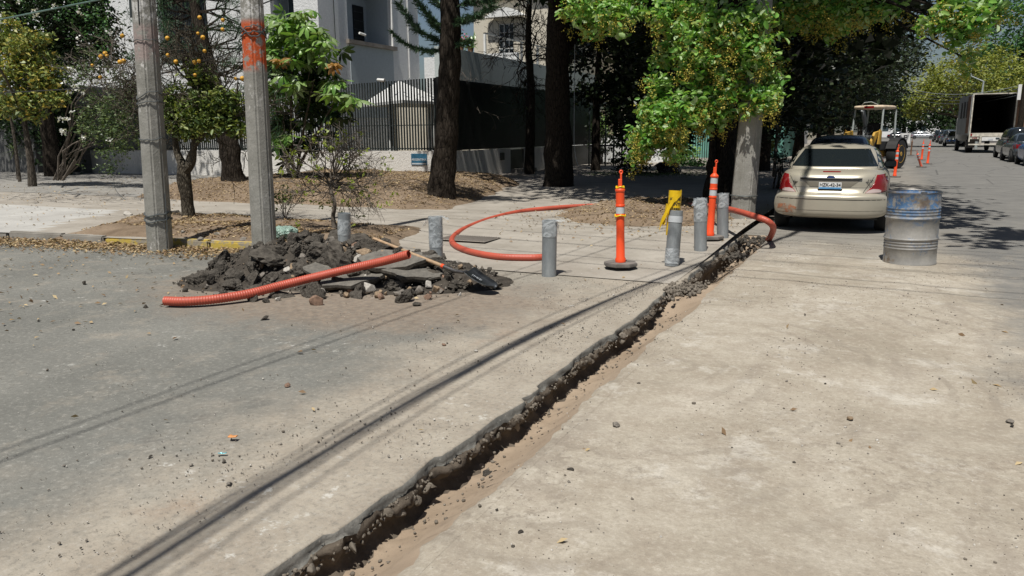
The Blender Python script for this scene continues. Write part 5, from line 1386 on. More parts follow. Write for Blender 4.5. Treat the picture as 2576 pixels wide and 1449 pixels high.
for s in (-1, 1):
    tl = decal('tail_light', [(s*.83, .64), (s*.50, .635), (s*.56, .69), (s*.63, .79), (s*.655, .91), (s*.78, .915), (s*.83, .86)], T, 'r', M['tail'], t, .012, .03, th=.01)
    decal('clear_lens', [(s*.79, .645), (s*.51, .64), (s*.56, .682), (s*.62, .70), (s*.70, .69)], T, 'r', M['lampc'], tl, .022, .03)
decal('plate_recess', [(-.44, .86), (.44, .86), (.44, .845), (.30, .73), (-.30, .73), (-.44, .845)], T, 'r', M['shad'], t, .004, .04)
decal('handle_strip', [(-.455, .865), (.455, .865), (.45, .842), (-.45, .842)], T, 'r', M['trim'], t, .016, .05, th=.012)
decal('brake_light', [(-.135, .965), (.135, .965), (.125, .950), (-.125, .950)], T, 'r', M['tail'], t, .008, .03)
decal('boot_seam', [(-.66, .952), (-.652, .952), (-.47, .632), (-.478, .632)], T, 'r', M['trim'], t, .003, .04)
decal('boot_seam', [(.66, .952), (.652, .952), (.47, .632), (.478, .632)], T, 'r', M['trim'], t, .003, .04)
decal('boot_crease', [(-.62, .722), (.62, .722), (.62, .716), (-.62, .716)], T, 'r', M['shad'], t, .003, .05)
def surf(x, z, TT_=None):
    best = None
    for bt in (TT_ or T):
        h = bt.ray_cast(Vector((x, -3, z)), Vector((0, 1, 0)))
        if h[0] is not None and (best is None or h[0].y < best.y): best = h[0]
    return best
q = surf(0, .77)
npl = MB().box(-.165, .165, q.y-.035, q.y-.028, .695, .80).obj('number_plate', M['white'], t)
MB().box(-.163, .163, q.y-.037, q.y-.0352, .696, .722).obj('plate_band', plain('plate_blue', (.10, .33, .62), .5), npl)
MB().box(-.18, .18, q.y-.028, q.y+.02, .655, .70).obj('plate_bracket', M['trim'], t)
txt('HZK-42-34', .072, M['black'], npl, (0, q.y-.037, .757), bold=.001, sx=.92)
lg = MB(); pr = [(.06*math.cos(a), .026*math.sin(a)) for a in np.linspace(0, 2*math.pi, 25)[:-1]]; q2 = surf(0, .875)
lg.prism(pr, .012, Matrix(((1,0,0,0),(0,0,-1,q2.y),(0,1,0,.875),(0,0,0,1)))).obj('badge', plain('blue_oval_badge', (.03, .08, .28), .25), t, smooth=True)
pr2 = MB().tube([(.06*math.cos(a), q2.y-.013, .875+.026*math.sin(a)) for a in np.linspace(0, 2*math.pi, 25)], .003, 5).obj('badge_rim', M['steel'], t)
q3 = surf(-.52, .80); txt('focus', .068, M['dsteel'], t, (-.49, q3.y-.010, .795), (R(90), 0, R(-4)), bold=.001, ext=.006)
q4 = surf(.53, .80)
for i, (a, z0, z1, x0, x1) in enumerate(((0, .80, .845, .455, .475), (0, .79, .85, .48, .478), (0, .79, .81, .46, .52), (0, .80, .85, .525, .545), (0, .82, .845, .56, .565), (0, .80, .84, .575, .60), (0, .845, .82, .585, .61), (0, .80, .80, .455, .60))):
    MB().tube([(x0, q4.y-.010, z0), ((x0+x1)/2+.006, q4.y-.012, (z0+z1)/2), (x1, q4.y-.010, z1)], .0045, 5).obj('sticker', M['black'], t)
b = MB().tube([(-.55, .10, .235), (-.55, .45, .25)], .028, 14, cap=False); b.obj('exhaust_pipe', M['steel'], t, smooth=True)
MB().box(-.70, .70, .35, 4.0, .20, .26).obj('underbody', M['trim'], t)
# reflections of head rests through the glass: none; high brake light housing
# --- second car ahead
make_car('dark grey saloon parked just ahead of the beige saloon', (-1.12, 19.4, 0), 0, 'csilver2', 4.5, 1.74, 1.50, 'sedan')
make_car('black sport utility car parked on the right beyond the dark saloon', (6.66, 50.3, 0), R(1), 'cblack', 4.6, 1.85, 1.75, 'suv')
make_car('dark blue-grey saloon parked on the right, at the right edge of the picture', (6.38, 44.9, 0), R(1), 'cgrey', 4.6, 1.78, 1.45, 'sedan')
make_car('bright blue car cut off by the right edge, nearest on the right', (6.32, 40.0, 0), 0, 'cblue', 4.2, 1.72, 1.45, 'sedan')
make_car('white estate car crossing the far end of the street, seen side on', (3.5, 171, 0), R(-90), 'csilver', 4.5, 1.72, 1.50, 'wagon')
make_car('white saloon far off behind the silver estate car', (9.5, 178, 0), R(-8), 'cwhite', 4.4, 1.72, 1.5, 'sedan')
make_car('black saloon far off at the left kerb beyond the backhoe', (-.6, 165, 0), R(-90), 'cblack', 4.4, 1.75, 1.5, 'sedan')
for i, (x_, y_, pt, st) in enumerate(((6.6, 128, 'cblack', 'suv'), (6.6, 118, 'cblack', 'sedan'), (6.4, 106, 'cgrey', 'suv'))):
    make_car(['dark van-like car furthest in the row parked before the truck', 'black low car in the middle of the row parked before the truck', 'dark tall car nearest the truck front in the parked row'][i], (x_, y_, 0), 0, pt, 4.5, 1.76, 1.7 if st == 'suv' else 1.45, st)
tt, _, _ = make_car('white and blue estate car parked ahead of the truck on its left', (6.05, 91.8, 0), 0, 'cwhite', 4.4, 1.7, 1.62, 'wagon')
MB().box(-.74, .74, -.015, .02, .5, .66).obj('blue_stripe', M['cblue'], tt)
make_car('white small van far away between the parked rows', (12.0, 184, 0), R(-70), 'cwhite', 4.4, 1.72, 1.8, 'suv')

# --- box truck with its rear doors open
tp = G(2485, 385); t = thing('box_truck', 'old box truck with its rear open, empty dark interior and a rusty side door', 'truck', (D(2488, 385, 63.7).x, 63.7, 0), R(2.0))
W2, zf, zt_, Lb = 1.33, 1.28, 4.05, 8.0
def pan(x0, x1, y0, y1, z0, z1, mat, name, parent=None): return MB().box(x0, x1, y0, y1, z0, z1).obj(name, M[mat], parent or t)
pan(-W2, -W2+.05, 0.06, Lb, zf, zt_, 'trk', 'side_panel'); pan(W2-.05, W2, .06, Lb, zf, zt_, 'trk', 'side_panel')
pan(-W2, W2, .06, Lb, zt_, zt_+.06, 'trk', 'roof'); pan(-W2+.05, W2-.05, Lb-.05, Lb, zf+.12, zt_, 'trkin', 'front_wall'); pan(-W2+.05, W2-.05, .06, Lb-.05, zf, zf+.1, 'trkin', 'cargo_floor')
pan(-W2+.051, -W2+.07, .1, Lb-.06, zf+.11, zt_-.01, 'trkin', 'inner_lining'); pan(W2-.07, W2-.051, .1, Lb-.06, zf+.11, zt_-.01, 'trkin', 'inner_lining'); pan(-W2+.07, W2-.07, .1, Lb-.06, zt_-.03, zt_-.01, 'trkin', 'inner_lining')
pan(-W2-.02, -W2+.06, -.03, .059, zf-.5, zt_+.07, 'trkw', 'door_frame'); pan(W2-.06, W2+.02, -.03, .059, zf-.2, zt_+.07, 'trkw', 'door_frame'); pan(-W2+.061, W2-.061, -.03, .059, zt_, zt_+.07, 'trkw', 'top_frame')
pan(-W2+.061, W2-.061, -.03, .059, zf-.12, zf+.12, 'trkw', 'tail_sill')
for xx in (-.62, .62): pan(xx-.06, xx+.06, -.05, -.031, zf-.62, zf+.02, 'trkw', 'hinge_post')
pan(-W2, W2, -.04, .05, zf-.72, zf-.63, 'trkw', 'underrun_bar')
pan(-.54, .54, -.03, .0, zf-.42, zf-.16, 'white', 'tail_plate'); pan(-.15, .15, -.036, -.031, zf-.40, zf-.28, 'refl', 'number_plate')
for s in (-1, 1):
    for k in range(3): pan(s*.95-.13+.1*k-.035, s*.95-.13+.1*k+.035, -.04, -.02, zf-.26, zf-.19, 'tail', 'tail_lamp')
    pan(s*(W2-.12)-.05, s*(W2-.12)+.05, -.045, -.031, zf-.08, zf+.08, 'tail', 'marker_lamp')
    pan(s*1.0-.28, s*1.0+.28, .0, .04, zf-.3, zf-.13, 'trkw', 'lamp_panel')
    for wy in (2.0, 9.4):
        wheel(t, s*1.05, wy, .47, .42 if wy < 5 else .26, s, 'trkw')
    pan(s*1.05-.24, s*1.05+.24, 1.2, 1.23, .35, .95, 'rubber', 'mud_flap')
    pan(s*.42-.05, s*.42+.05, .1, 10, .85, 1.1, 'trim', 'chassis_rail')
dr = pan(0, .62, -.03, .02, zf, zt_, 'rust', 'rear_door'); dr.location = (W2+.03, 0, 0); dr.rotation_euler = (0, 0, R(-8))
MB().box(.62, .66, -.035, .03, zf, zt_).obj('door_edge', M['lamp'], dr)
dl = pan(-.05, 0, 0, 1.3, zf, zt_, 'trk', 'rear_door'); dl.location = (-W2-.03, .1, 0); dl.rotation_euler = (0, 0, R(2)); pan(-.06, -.051, .05, 1.25, zf+.1, zt_-.1, 'rust', 'door_skin', dl)
for k in range(3): pan(-W2-.012, -W2-.001, 2.0+k*1.7, 3.0+k*1.7, zf+1.2, zf+2.4, 'trkin', 'side_patch')
cab = shell(lambda a, b, c: (a*1.15, 9.7+b*1.05, 1.75+c*1.05), 'cab', 8, 12); link('cab', cab, M['white'], t)
pan(-1.16, 1.16, 8.9, 9.9, 1.9, 2.5, 'glass', 'cab_window')
pan(-.16, .16, 6.5, 6.54, zf+1.15, zf+1.20, 'wood', 'wooden_bar'); pan(-.9, -.2, 4.0, 4.6, zf+.1, zf+.55, 'trkin', 'cargo_sack')

# --- backhoe loader
bp = G(2262, 424)-Vector((2.12, 2.6, 0)); t = thing('backhoe_loader', 'yellow backhoe loader parked at the left kerb with its loader arms towards the camera', 'backhoe', (bp.x, bp.y, 0), R(-22))
def bx(x0, x1, y0, y1, z0, z1, mat, name, par=None, bv=.02):
    return link(name, bevel(MB().box(x0, x1, y0, y1, z0, z1).mesh(name), bv, 2), M[mat], par or t)
bx(-.42, .42, .3, 1.9, .75, 1.42, 'trk', 'bonnet', bv=.08); bx(-.36, .36, .25, .3, .8, 1.35, 'trim', 'grille')
bx(-.30, .05, .24, .25, 1.16, 1.22, 'tail', 'red_sticker', bv=.001); bx(-.22, .04, .239, .249, .98, 1.10, 'yellow', 'yellow_sticker', bv=.001)
bx(-.5, .5, .5, 4.0, .5, .78, 'ybh', 'chassis'); bx(-.62, .62, 1.9, 3.4, .78, 1.15, 'trim', 'cab_floor')
for xx in (-.62, .62):
    for yy in (1.95, 3.35): MB().tube([(xx, yy, 1.1), (xx*.95, yy+(.12 if yy < 2.5 else 0), 2.5)], .04, 8).obj('cab_post', M['lamp'], t)
roof = shell(lambda a, b, c: (a*.66, 2.65+b*.95, 2.58+c*.09), 'canopy_roof', 4, 12); rf = link('canopy_roof', roof, plain('cream_canopy_plastic', (.62, .50, .36), .5), t)
bx(-.05, .35, 1.68, 1.70, 2.53, 2.62, 'tail', 'roof_label', rf, .001)
MB().tube([(-.4, 2.2, 2.66), (-.2, 2.0, 2.78), (.1, 2.0, 2.80), (.3, 2.2, 2.68)], .015, 6).obj('roof_hose', M['lamp'], t)
bx(-.28, .28, 2.6, 2.7, 1.3, 1.95, 'trim', 'seat_back', bv=.05); bx(-.28, .28, 2.2, 2.65, 1.15, 1.3, 'trim', 'seat', bv=.05)
MB().tube([(.0, 2.0, 1.2), (.0, 2.15, 1.62)], .04, 8).obj('steering_column', M['trim'], t)
MB().tube([(.19*math.cos(a), 2.15+.08*math.sin(a), 1.65+.17*math.sin(a)) for a in np.linspace(0, 2*math.pi, 17)], .016, 6).obj('steering_wheel', M['trim'], t)
for s in (-1, 1):
    arm = [(-.7, .30), (-.55, .28), (.15, .70), (.75, 1.42), (1.35, 1.50), (1.40, 1.30), (.95, 1.22), (.40, .52), (-.3, .12), (-.7, .14)]
    Ma = Matrix(((0,0,1,s*.60-.05),(1,0,0,.6),(0,1,0,.12),(0,0,0,1)))
    link('loader_arm', bevel(MB().prism(arm, .10, Ma).mesh('loader_arm'), .012, 1), M['ybh'], t)
    MB().tube([(s*.60, 1.5, .85), (s*.60, .9, 1.05), (s*.60, .2, .62)], [.05, .05, .03], 8).obj('ram', M['steel'], t)
    br = [(-.16, .0), (.16, .0), (.12, .55), (-.05, .60)]
    link('bracket', bevel(MB().prism(br, .06, Matrix(((0,0,1,s*.72-.03),(1,0,0,1.6),(0,1,0,1.05),(0,0,0,1)))).mesh('bracket'), .01, 1), M['ybh'], t)
    wheel(t, s*.80, 1.0, .40, .28, s, 'ybh'); wheel(t, s*.86, 3.1, .62, .40, s, 'ybh')
    f = MB(); pf = [(.70*math.cos(a), .70*math.sin(a)) for a in np.linspace(R(20), R(160), 10)]+[(.66*math.cos(a), .66*math.sin(a)) for a in np.linspace(R(160), R(20), 10)]
    f.prism(pf, .42, Matrix(((0,0,1,s*.86-.21),(1,0,0,3.1),(0,1,0,.62),(0,0,0,1)))).obj('fender', M['trim'], t)
bk = [(-.0, .05), (.55, .0), (.62, .12), (.50, .62), (.40, .64), (.46, .14), (.02, .12)]
link('front_bucket', bevel(MB().prism(bk, 1.9, Matrix(((0,0,1,-.95),(1,0,0,-.5),(0,1,0,.02),(0,0,0,1)))).mesh('front_bucket'), .01, 1), M['ybh'], t)
link('linkage_plate', bevel(MB().prism([(-.05,.0),(.45,.05),(.40,.5),(.1,.62)], .08, Matrix(((1,0,0,-.3),(0,0,1,-.05),(0,1,0,.35),(0,0,0,1)))).mesh('linkage_plate'), .01, 1), M['ybh'], t)
MB().tube([(-.9, 4.0, .8), (-1.15, 4.5, 1.8), (-1.2, 4.2, 2.5)], [.13, .11, .09], 6).obj('boom', M['trk'], t)
MB().tube([(-1.2, 4.2, 2.5), (-1.35, 4.9, 1.9), (-1.35, 5.1, 1.1)], [.09, .08, .07], 6).obj('dipper', M['trk'], t)
# white no-parking sign
p = D(2277, 347, 45); t = thing('parking_sign', 'small square white sign with a black letter on a thin pole behind the backhoe', 'sign', (p.x, 45, 0))
MB().tube([(0,.03,0),(0,.03,p.z+.2)], .025, 8).obj('pole', M['lamp'], t)
MB().box(-.24, .24, 0, .02, p.z-.28, p.z+.24).obj('sign_plate', M['white'], t)
txt('E', .36, M['black'], t, (0, -.004, p.z), bold=.01)
# street lamp far off
p = D(2468, 250, 78); t = thing('street_lamp', 'tall grey street lamp with a bent arm above the box truck', 'street lamp', (p.x, 78, 0))
zt2 = D(2471, 205, 78).z; q = D(2440, 190, 78)-Vector((p.x, 78, 0)); q2 = D(2418, 187, 78)-Vector((p.x, 78, 0))
MB().tube([(0,0,0),(0,0,4),(.05,0,zt2)], [.11,.09,.06], 8).obj('pole', M['lamp'], t, smooth=True)
MB().tube([(.05,0,zt2), (q.x, 0, q.z), (q2.x+.5, 0, q2.z)], .045, 6).obj('arm', M['lamp'], t, smooth=True)
MB().box(q2.x-.1, q2.x+.75, -.13, .13, q2.z-.06, q2.z+.05).obj('lamp_head', M['lamp'], t)
# wooden utility pole on the right
p = D(2567, 300, 62); t = thing('wooden_utility_pole', 'dark wooden utility pole with a white box at the far right behind the truck', 'utility pole', (p.x, 62, 0))
MB().tube([(0,0,0),(.15,0,8.5)], [.2,.15], 10).obj('shaft', M['bark_d'], t, smooth=True)
MB().box(-.35, -.15, -.15, .05, D(2560, 232, 62).z-.5, D(2560, 232, 62).z+.5).obj('white_box', M['white'], t)
for i, (ya, yb) in enumerate(((222, 232), (232, 240), (238, 250), (215, 226))):
    cable(['topmost of the four pale wires', 'second of the four pale wires', 'lowest of the four pale wires', 'upper slanting one of the four pale wires'][i]+' crossing in front of the far yellow tree', [D(2300, yb, 84), D(2566, ya, 62)], .02, 'lamp', .5)
# ================================================ VEGETATION
def lobe_pts(c, r, n_cl, per, cr_, shellk=.55, flat=1.0):
    """clumped random points filling an ellipsoid, denser towards its skin"""
    u = rng.normal(size=(n_cl, 3)); u /= np.linalg.norm(u, axis=1)[:, None]
    rad = (rng.uniform(shellk**3, 1, n_cl))**(1/3)
    cc = np.array(c)+u*rad[:, None]*np.array(r)*(1+.15*rng.normal(size=(n_cl, 1)))
    P_ = np.repeat(cc, per, 0)+rng.normal(size=(n_cl*per, 3))*cr_*np.array([1, 1, .75*flat])
    return P_
def limb(b, a, c, r0, r1, wob=.25, n=6, up=.3):
    a = Vector(a); c = Vector(c); L_ = (c-a).length
    pts = [a.lerp(c, i/n)+Vector((rnd.uniform(-1, 1), rnd.uniform(-1, 1), rnd.uniform(-.6, .6)))*wob*L_*.12*math.sin(math.pi*i/n)+Vector((0, 0, up*L_*.25*math.sin(math.pi*i/n))) for i in range(n+1)]
    b.tube(pts, [r0+(r1-r0)*i/n for i in range(n+1)], 7, cap=False)
    return pts
def twigs(b, p, d, L_, r_, depth, tips, droop=0.0, nb=3, spread=.75, crook=.25, minr=.004, sides=4):
    n = 3; pts = [Vector(p)]; q = Vector(p); dd = Vector(d).normalized()
    for i in range(n):
        dd = (dd+Vector((rnd.gauss(0, crook), rnd.gauss(0, crook), rnd.gauss(0, crook)-droop))).normalized(); q = q+dd*L_/n; pts.append(q.copy())
    b.tube(pts, [max(minr, r_*(1-.45*i/n)) for i in range(n+1)], sides if depth > 0 else 3, cap=False)
    if depth == 0: tips.append(pts[-1]); return
    for k in range(nb):
        o = pts[rnd.choice([1, 2, 3, 3])]
        nd = (dd+Vector((rnd.gauss(0, spread), rnd.gauss(0, spread), rnd.gauss(0, spread*.8)))).normalized()
        twigs(b, o, nd, L_*rnd.uniform(.6, .85), max(minr, r_*.55), depth-1, tips, droop, nb, spread, crook, minr, sides)
def trunk_tube(b, P_, R_, n=14, rough=.08, seed=0):
    pts = catmull(P_, 6); m_ = len(pts); b0 = len(b.v)
    rr = [np.interp(i/(m_-1)*(len(R_)-1), range(len(R_)), R_) for i in range(m_)]
    b.tube(pts, rr, n, cap=False)
    for i in range(b0, len(b.v)):
        k = (i-b0)//n; p = pts[k]; v = Vector(b.v[i]); q = v-p
        b.v[i] = tuple(p+q*(1+rough*noise.noise(v*3.2+Vector((seed, 0, 0)))*2+rough*.6*noise.noise(v*11)))
    return pts
def tree(name, lab, base, trunkP, R_, bark, lobes, lmat, lsize, group=None, cat='tree', inner=None, rough=.08, limbs=True, **k):
    """lobes: (centre, radii, clumps, leaves per clump, clump radius)"""
    base = Vector(base); t = thing(name, lab, cat, base, 0, group)
    b = MB(); tp = [Vector(p)-base for p in trunkP]; trunk_tube(b, tp, R_, 14, rough, base.x)
    top = tp[-1]
    if limbs:
        for lb in lobes:
            c = Vector(lb[0])-base; a = min(tp[1:], key=lambda q: (q-c).length+.3*abs(q.z-c.z*.6)) if len(tp) > 2 else top
            limb(b, a, c, R_[-1]*.5, .03, .5)
    b.obj('trunk', M[bark], t, smooth=True)
    P_ = np.concatenate([lobe_pts(np.array(lb[0])-np.array(base), *lb[1:5], **({'shellk': lb[5]} if len(lb) > 5 else {})) for lb in lobes])
    leaf_obj('crown', P_, lsize, M[lmat], t, **k)
    return t
# ---- big street tree over the corner, bright fruiting boughs in front
B9 = G(1815, 505, .12)
t = thing('street_tree', 'big tree over the corner with sunlit bright green boughs hung with yellow fruit clusters', 'tree', B9)
b = MB()
P_ = [Vector((0, 0, -.2)), D(1817, 400, B9.y)-B9, D(1822, 300, B9.y)-B9, D(1835, 150, B9.y)-B9, D(1850, 0, B9.y)-B9, Vector((.3, .3, 6.6))]
trunk_tube(b, P_, [.42, .29, .26, .25, .23, .2], 18, .10)
trunk_tube(b, [D(1800, 505, B9.y-.2)-B9, D(1795, 420, B9.y-.3)-B9, D(1790, 300, B9.y-.4)-B9, D(1775, 100, B9.y-.8)-B9], [.09, .07, .06, .05], 8, .1)
LIT = [  # px, py, y, rx(px), rz(px), clumps
 (1470, 18, 13.6, 58, 42, 30), (1545, 45, 13.6, 48, 42, 30), (1590, 10, 13.8, 40, 40, 16), (1500, 78, 13.8, 40, 24, 10),
 (1700, 45, 13.8, 62, 50, 50), (1790, 60, 13.5, 75, 62, 75), (1850, 120, 13.6, 62, 55, 60), (1760, 130, 13.4, 58, 60, 50), (1690, 130, 14.0, 50, 40, 26),
 (1880, 205, 13.8, 52, 50, 42), (1805, 210, 13.5, 50, 52, 42), (1665, 215, 13.9, 42, 40, 24), (1650, 290, 13.8, 46, 50, 42), (1625, 350, 13.8, 40, 42, 32),
 (1690, 300, 13.5, 46, 48, 44), (1740, 270, 13.3, 45, 50, 30), (1800, 285, 13.6, 36, 40, 24), (1600, 395, 13.9, 16, 20, 6), (1930, 215, 13.9, 36, 30, 16), (1900, 50, 13.5, 42, 44, 26), (1905, 130, 13.4, 38, 42, 24), (1930, 245, 13.5, 38, 30, 20), (1895, 270, 13.6, 30, 26, 12), (1700, 370, 13.7, 26, 30, 10),
 (1960, 20, 14.5, 60, 32, 30), (2050, 15, 14.5, 60, 34, 34), (2130, 28, 14.5, 55, 32, 30), (2215, 12, 14.5, 60, 30, 28), (2010, 62, 14.8, 40, 26, 10), (2105, 75, 14.8, 30, 22, 8),
 (2395, 30, 13.2, 48, 46, 26), (2450, 45, 13.2, 34, 34, 14), (2500, 18, 13.4, 36, 24, 12), (2410, 100, 13.4, 24, 30, 8), (2340, 62, 13.4, 22, 22, 5), (2435, 150, 13.6, 16, 26, 4), (1965, 190, 14.8, 14, 60, 5)]
Pl, Pf = [], []
for px, py, y, rx, rz, n_ in LIT:
    c = D(px, py, y)-B9; s_ = y*1.02/F
    c = np.array(c); r_ = np.array([rx*s_, rx*s_*.9, rz*s_])
    q = lobe_pts(c, r_, int(n_*1.3), 9, .08, .3); Pl.append(q)
    qf = lobe_pts(c, r_*np.array([1, 1, 1]), max(2, int(n_*.48)), 1, .03, .65); Pf.append(qf+np.array([0, -.05, -.05]))
    limb(b, (.3*rnd.random(), -.3, 4.2+rnd.random()*1.5), c, .05, .012, .7)
b.obj('trunk', M['bark_d'], t, smooth=True)
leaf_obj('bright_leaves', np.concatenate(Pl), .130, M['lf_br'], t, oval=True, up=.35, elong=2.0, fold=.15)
Pf = np.concatenate(Pf); cl_ = []
for c in Pf:
    n_ = 46; z_ = -rng.uniform(0, .24, n_); w_ = .065*(1-.6*(-z_/.24))
    cl_.append(np.stack([c[0]+rng.normal(size=n_)*w_, c[1]+rng.normal(size=n_)*w_, c[2]+z_], 1))
leaf_obj('fruit_clusters', np.concatenate(cl_), .024, M['fruit'], t, elong=1.15, fold=.4)
OV = [((.9, -4.6, 7.2), (.9, .8, .5), 34, 10, .22), ((-.2, -1.6, 8.6), (4.8, 3.4, 1.3), 620, 12, .35), ((2.3, -3.6, 8.6), (2.2, 2.2, .8), 120, 10, .3), ((-3.0, 1.5, 8.4), (3.5, 3.5, 1.5), 260, 12, .35), ((1.5, 3.0, 8.2), (3.2, 3.5, 1.8), 260, 12, .35),  # overhead lobes out of view; some added to shade pole and car
      ((1.6, 1.0, 6.2), (2.4, 2.0, 1.6), 200, 12, .3), ((-.8, .8, 5.6), (2.2, 1.6, 1.8), 220, 12, .3), ((5.2, -7.0, 8.0), (.9, 1.2, .4), 30, 10, .2), ((3.0, -4.6, 8.0), (1.2, .8, .4), 60, 10, .25), ((-2.4, 3.6, 5.0), (1.6, 1.2, 1.6), 90, 12, .3), ((-4.2, 2.4, 6.2), (1.8, 1.4, 1.4), 90, 12, .3), ((2.8, -3.6, 8.2), (1.2, .45, .3), 30, 9, .2), ((4.4, -5.0, 8.8), (.9, 1.0, .4), 20, 9, .2),
      ((2.5, 0.5, 4.3), (1.7, 1.4, 1.5), 150, 12, .3), ((-.5, 1.6, 3.4), (1.9, 1.2, 1.0), 110, 12, .25), ((3.4, -2.3, 6.6), (1.8, 1.6, .8), 120, 12, .25)]
P_ = np.concatenate([lobe_pts(c, r_, n_, per, cr_, .2) for c, r_, n_, per, cr_ in OV])
leaf_obj('crown', P_, .30, M['lf_dark'], t, up=.6, elong=1.8)  # same tree as the bright boughs, leaf colour darkened for shade
# ---- row of street trees up the left side
rowlab = ['dark tree second in the row along the shaded sidewalk, right behind the parked cars', 'dark dense tree third in the row, over the backhoe side of the street', 'dark tree fourth in the row up the left side', 'dark tree fifth in the row up the left side of the street', 'dark tree sixth in the row, above the distant cars', 'farthest dark tree on the left side of the street']
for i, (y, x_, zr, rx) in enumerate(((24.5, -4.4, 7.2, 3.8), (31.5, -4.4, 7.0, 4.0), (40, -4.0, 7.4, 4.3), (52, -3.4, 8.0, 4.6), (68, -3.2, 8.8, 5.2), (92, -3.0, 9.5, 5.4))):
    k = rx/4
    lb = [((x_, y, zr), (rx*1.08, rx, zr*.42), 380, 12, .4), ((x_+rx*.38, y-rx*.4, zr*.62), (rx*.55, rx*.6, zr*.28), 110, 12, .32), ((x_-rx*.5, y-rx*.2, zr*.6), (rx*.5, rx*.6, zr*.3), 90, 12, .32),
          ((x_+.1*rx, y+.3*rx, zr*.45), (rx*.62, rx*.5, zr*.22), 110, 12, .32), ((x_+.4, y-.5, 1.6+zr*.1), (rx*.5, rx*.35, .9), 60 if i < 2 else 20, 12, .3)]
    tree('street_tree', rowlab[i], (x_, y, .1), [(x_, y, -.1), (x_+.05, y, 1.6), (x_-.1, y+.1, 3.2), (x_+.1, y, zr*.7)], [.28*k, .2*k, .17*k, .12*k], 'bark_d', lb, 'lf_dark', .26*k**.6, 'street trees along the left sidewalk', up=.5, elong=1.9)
# ---- black trunk tree by the black fence, canopy above the picture
B7 = G(1405, 468, .1)
tree('large_tree', 'large tree with a thick black trunk standing in front of the black fence', B7, [B7-Vector((0, 0, .3)), D(1404, 330, B7.y), D(1402, 150, B7.y), D(1406, 0, B7.y), D(1406, -120, B7.y)], [.46, .36, .33, .31, .26], 'bark_d',
     [((-9.3, 18.8, 9.2), (4.4, 3.2, 1.2), 360, 12, .4), ((-9.5, 22.4, 8.6), (4.6, 3.2, 1.5), 360, 12, .4), ((-6.0, 20.5, 8.8), (3.0, 3.5, 1.3), 220, 12, .4), ((-11.8, 26.5, 8.5), (3, 4, 1.6), 260, 12, .4), ((-7.6, 24.5, 5.4), (1.6, 1.5, 1.3), 60, 12, .3)],
     'lf_dark', .30, up=.6, elong=1.9)
# ---- araucaria with needle branches
B6 = G(1110, 489, .3); tt6 = [B6-Vector((0, 0, .3)), D(1114, 440, B6.y), D(1124, 330, B6.y), D(1130, 200, B6.y), D(1132, 80, B6.y), D(1132, -60, B6.y)]
t = thing('araucaria_tree', 'tall conifer with rough trunk and stiff needle-covered branches, in front of the fence corner', 'tree', B6)
b = MB(); trunk_tube(b, [p-B6 for p in tt6], [.37, .27, .25, .235, .22, .2], 20, .07)
NP = []
def needle_branch(P_, w0, needle=.11, dens=1.0):
    P_ = catmull(P_, 8); b.tube(P_, [.03*(1-.7*i/len(P_)) for i in range(len(P_))], 6, cap=False)
    pts = resample(P_, .032); n_ = len(pts)
    for i, p in enumerate(pts[1:-1]):
        tn = (pts[i+2]-pts[i]).normalized(); wv = w0*(1-.55*i/n_)
        for k in range(2):
            s_ = tn.cross(Vector((0, 0, 1))).normalized()*rnd.choice([-1, 1])
            d = (tn*.9+s_*rnd.uniform(.5, 1.1)+Vector((0, 0, rnd.uniform(-.5, .25)))).normalized()
            L_ = wv*rnd.uniform(.6, 1.1); q = p+d*L_
            b.tube([p, q], .005, 3, cap=False)
            m_ = int(L_/.02*dens)
            for j in range(m_):
                c = p+d*(L_*j/m_); e = (d+Vector((rnd.gauss(0, .8), rnd.gauss(0, .8), rnd.gauss(0, .8)))).normalized(); NP.append((c, e, needle*rnd.uniform(.5, .9)))
BR = [[(1125,112),(1090,95),(1055,75),(1025,40),(1005,5)], [(1122,126),(1080,128),(1040,118),(1010,102),(988,82)], [(1125,70),(1090,50),(1060,15),(1035,-30)], [(1125,30),(1095,0),(1065,-50)],
      [(1142,112),(1160,112),(1176,104),(1186,98)], [(1146,62),(1170,50),(1200,38),(1240,15)], [(1146,18),(1180,5),(1230,2),(1270,-12)], [(1128,95),(1100,70),(1085,55),(1075,30)]]
for k, br in enumerate(BR):
    P_ = [D(x_, y_, B6.y-(.5*(k % 3-1)+.3)*i/4)-B6 for i, (x_, y_) in enumerate(br)]
    needle_branch(P_, .30 if k != 4 else .18, .13, 1.9)
b.obj('trunk', M['bark_d'], t, smooth=True)
def needle_mesh(NP_, w_=.2):
    c = np.array([tuple(q[0]) for q in NP_]); e = np.array([tuple(q[1]) for q in NP_]); l = np.array([q[2] for q in NP_])[:, None]
    s_ = np.cross(e, rng.normal(size=e.shape)); s_ /= np.linalg.norm(s_, axis=1)[:, None]
    V = np.stack([c-s_*l*w_*.5, c+s_*l*w_*.5, c+e*l], 1).reshape(-1, 3); return arr_mesh('needles', V, np.arange(len(V)).reshape(-1, 3))
link('needles', needle_mesh(NP), M['needle'], t)
leaf_obj('added_shade_whorls', lobe_pts(np.array([-.2, -2.1, 7.6]), np.array([1.6, 1.3, .9]), 90, 12, .25, .1), .3, M['needle'], t, elong=5)  # unseen needle lobe added up high to shade the trunk
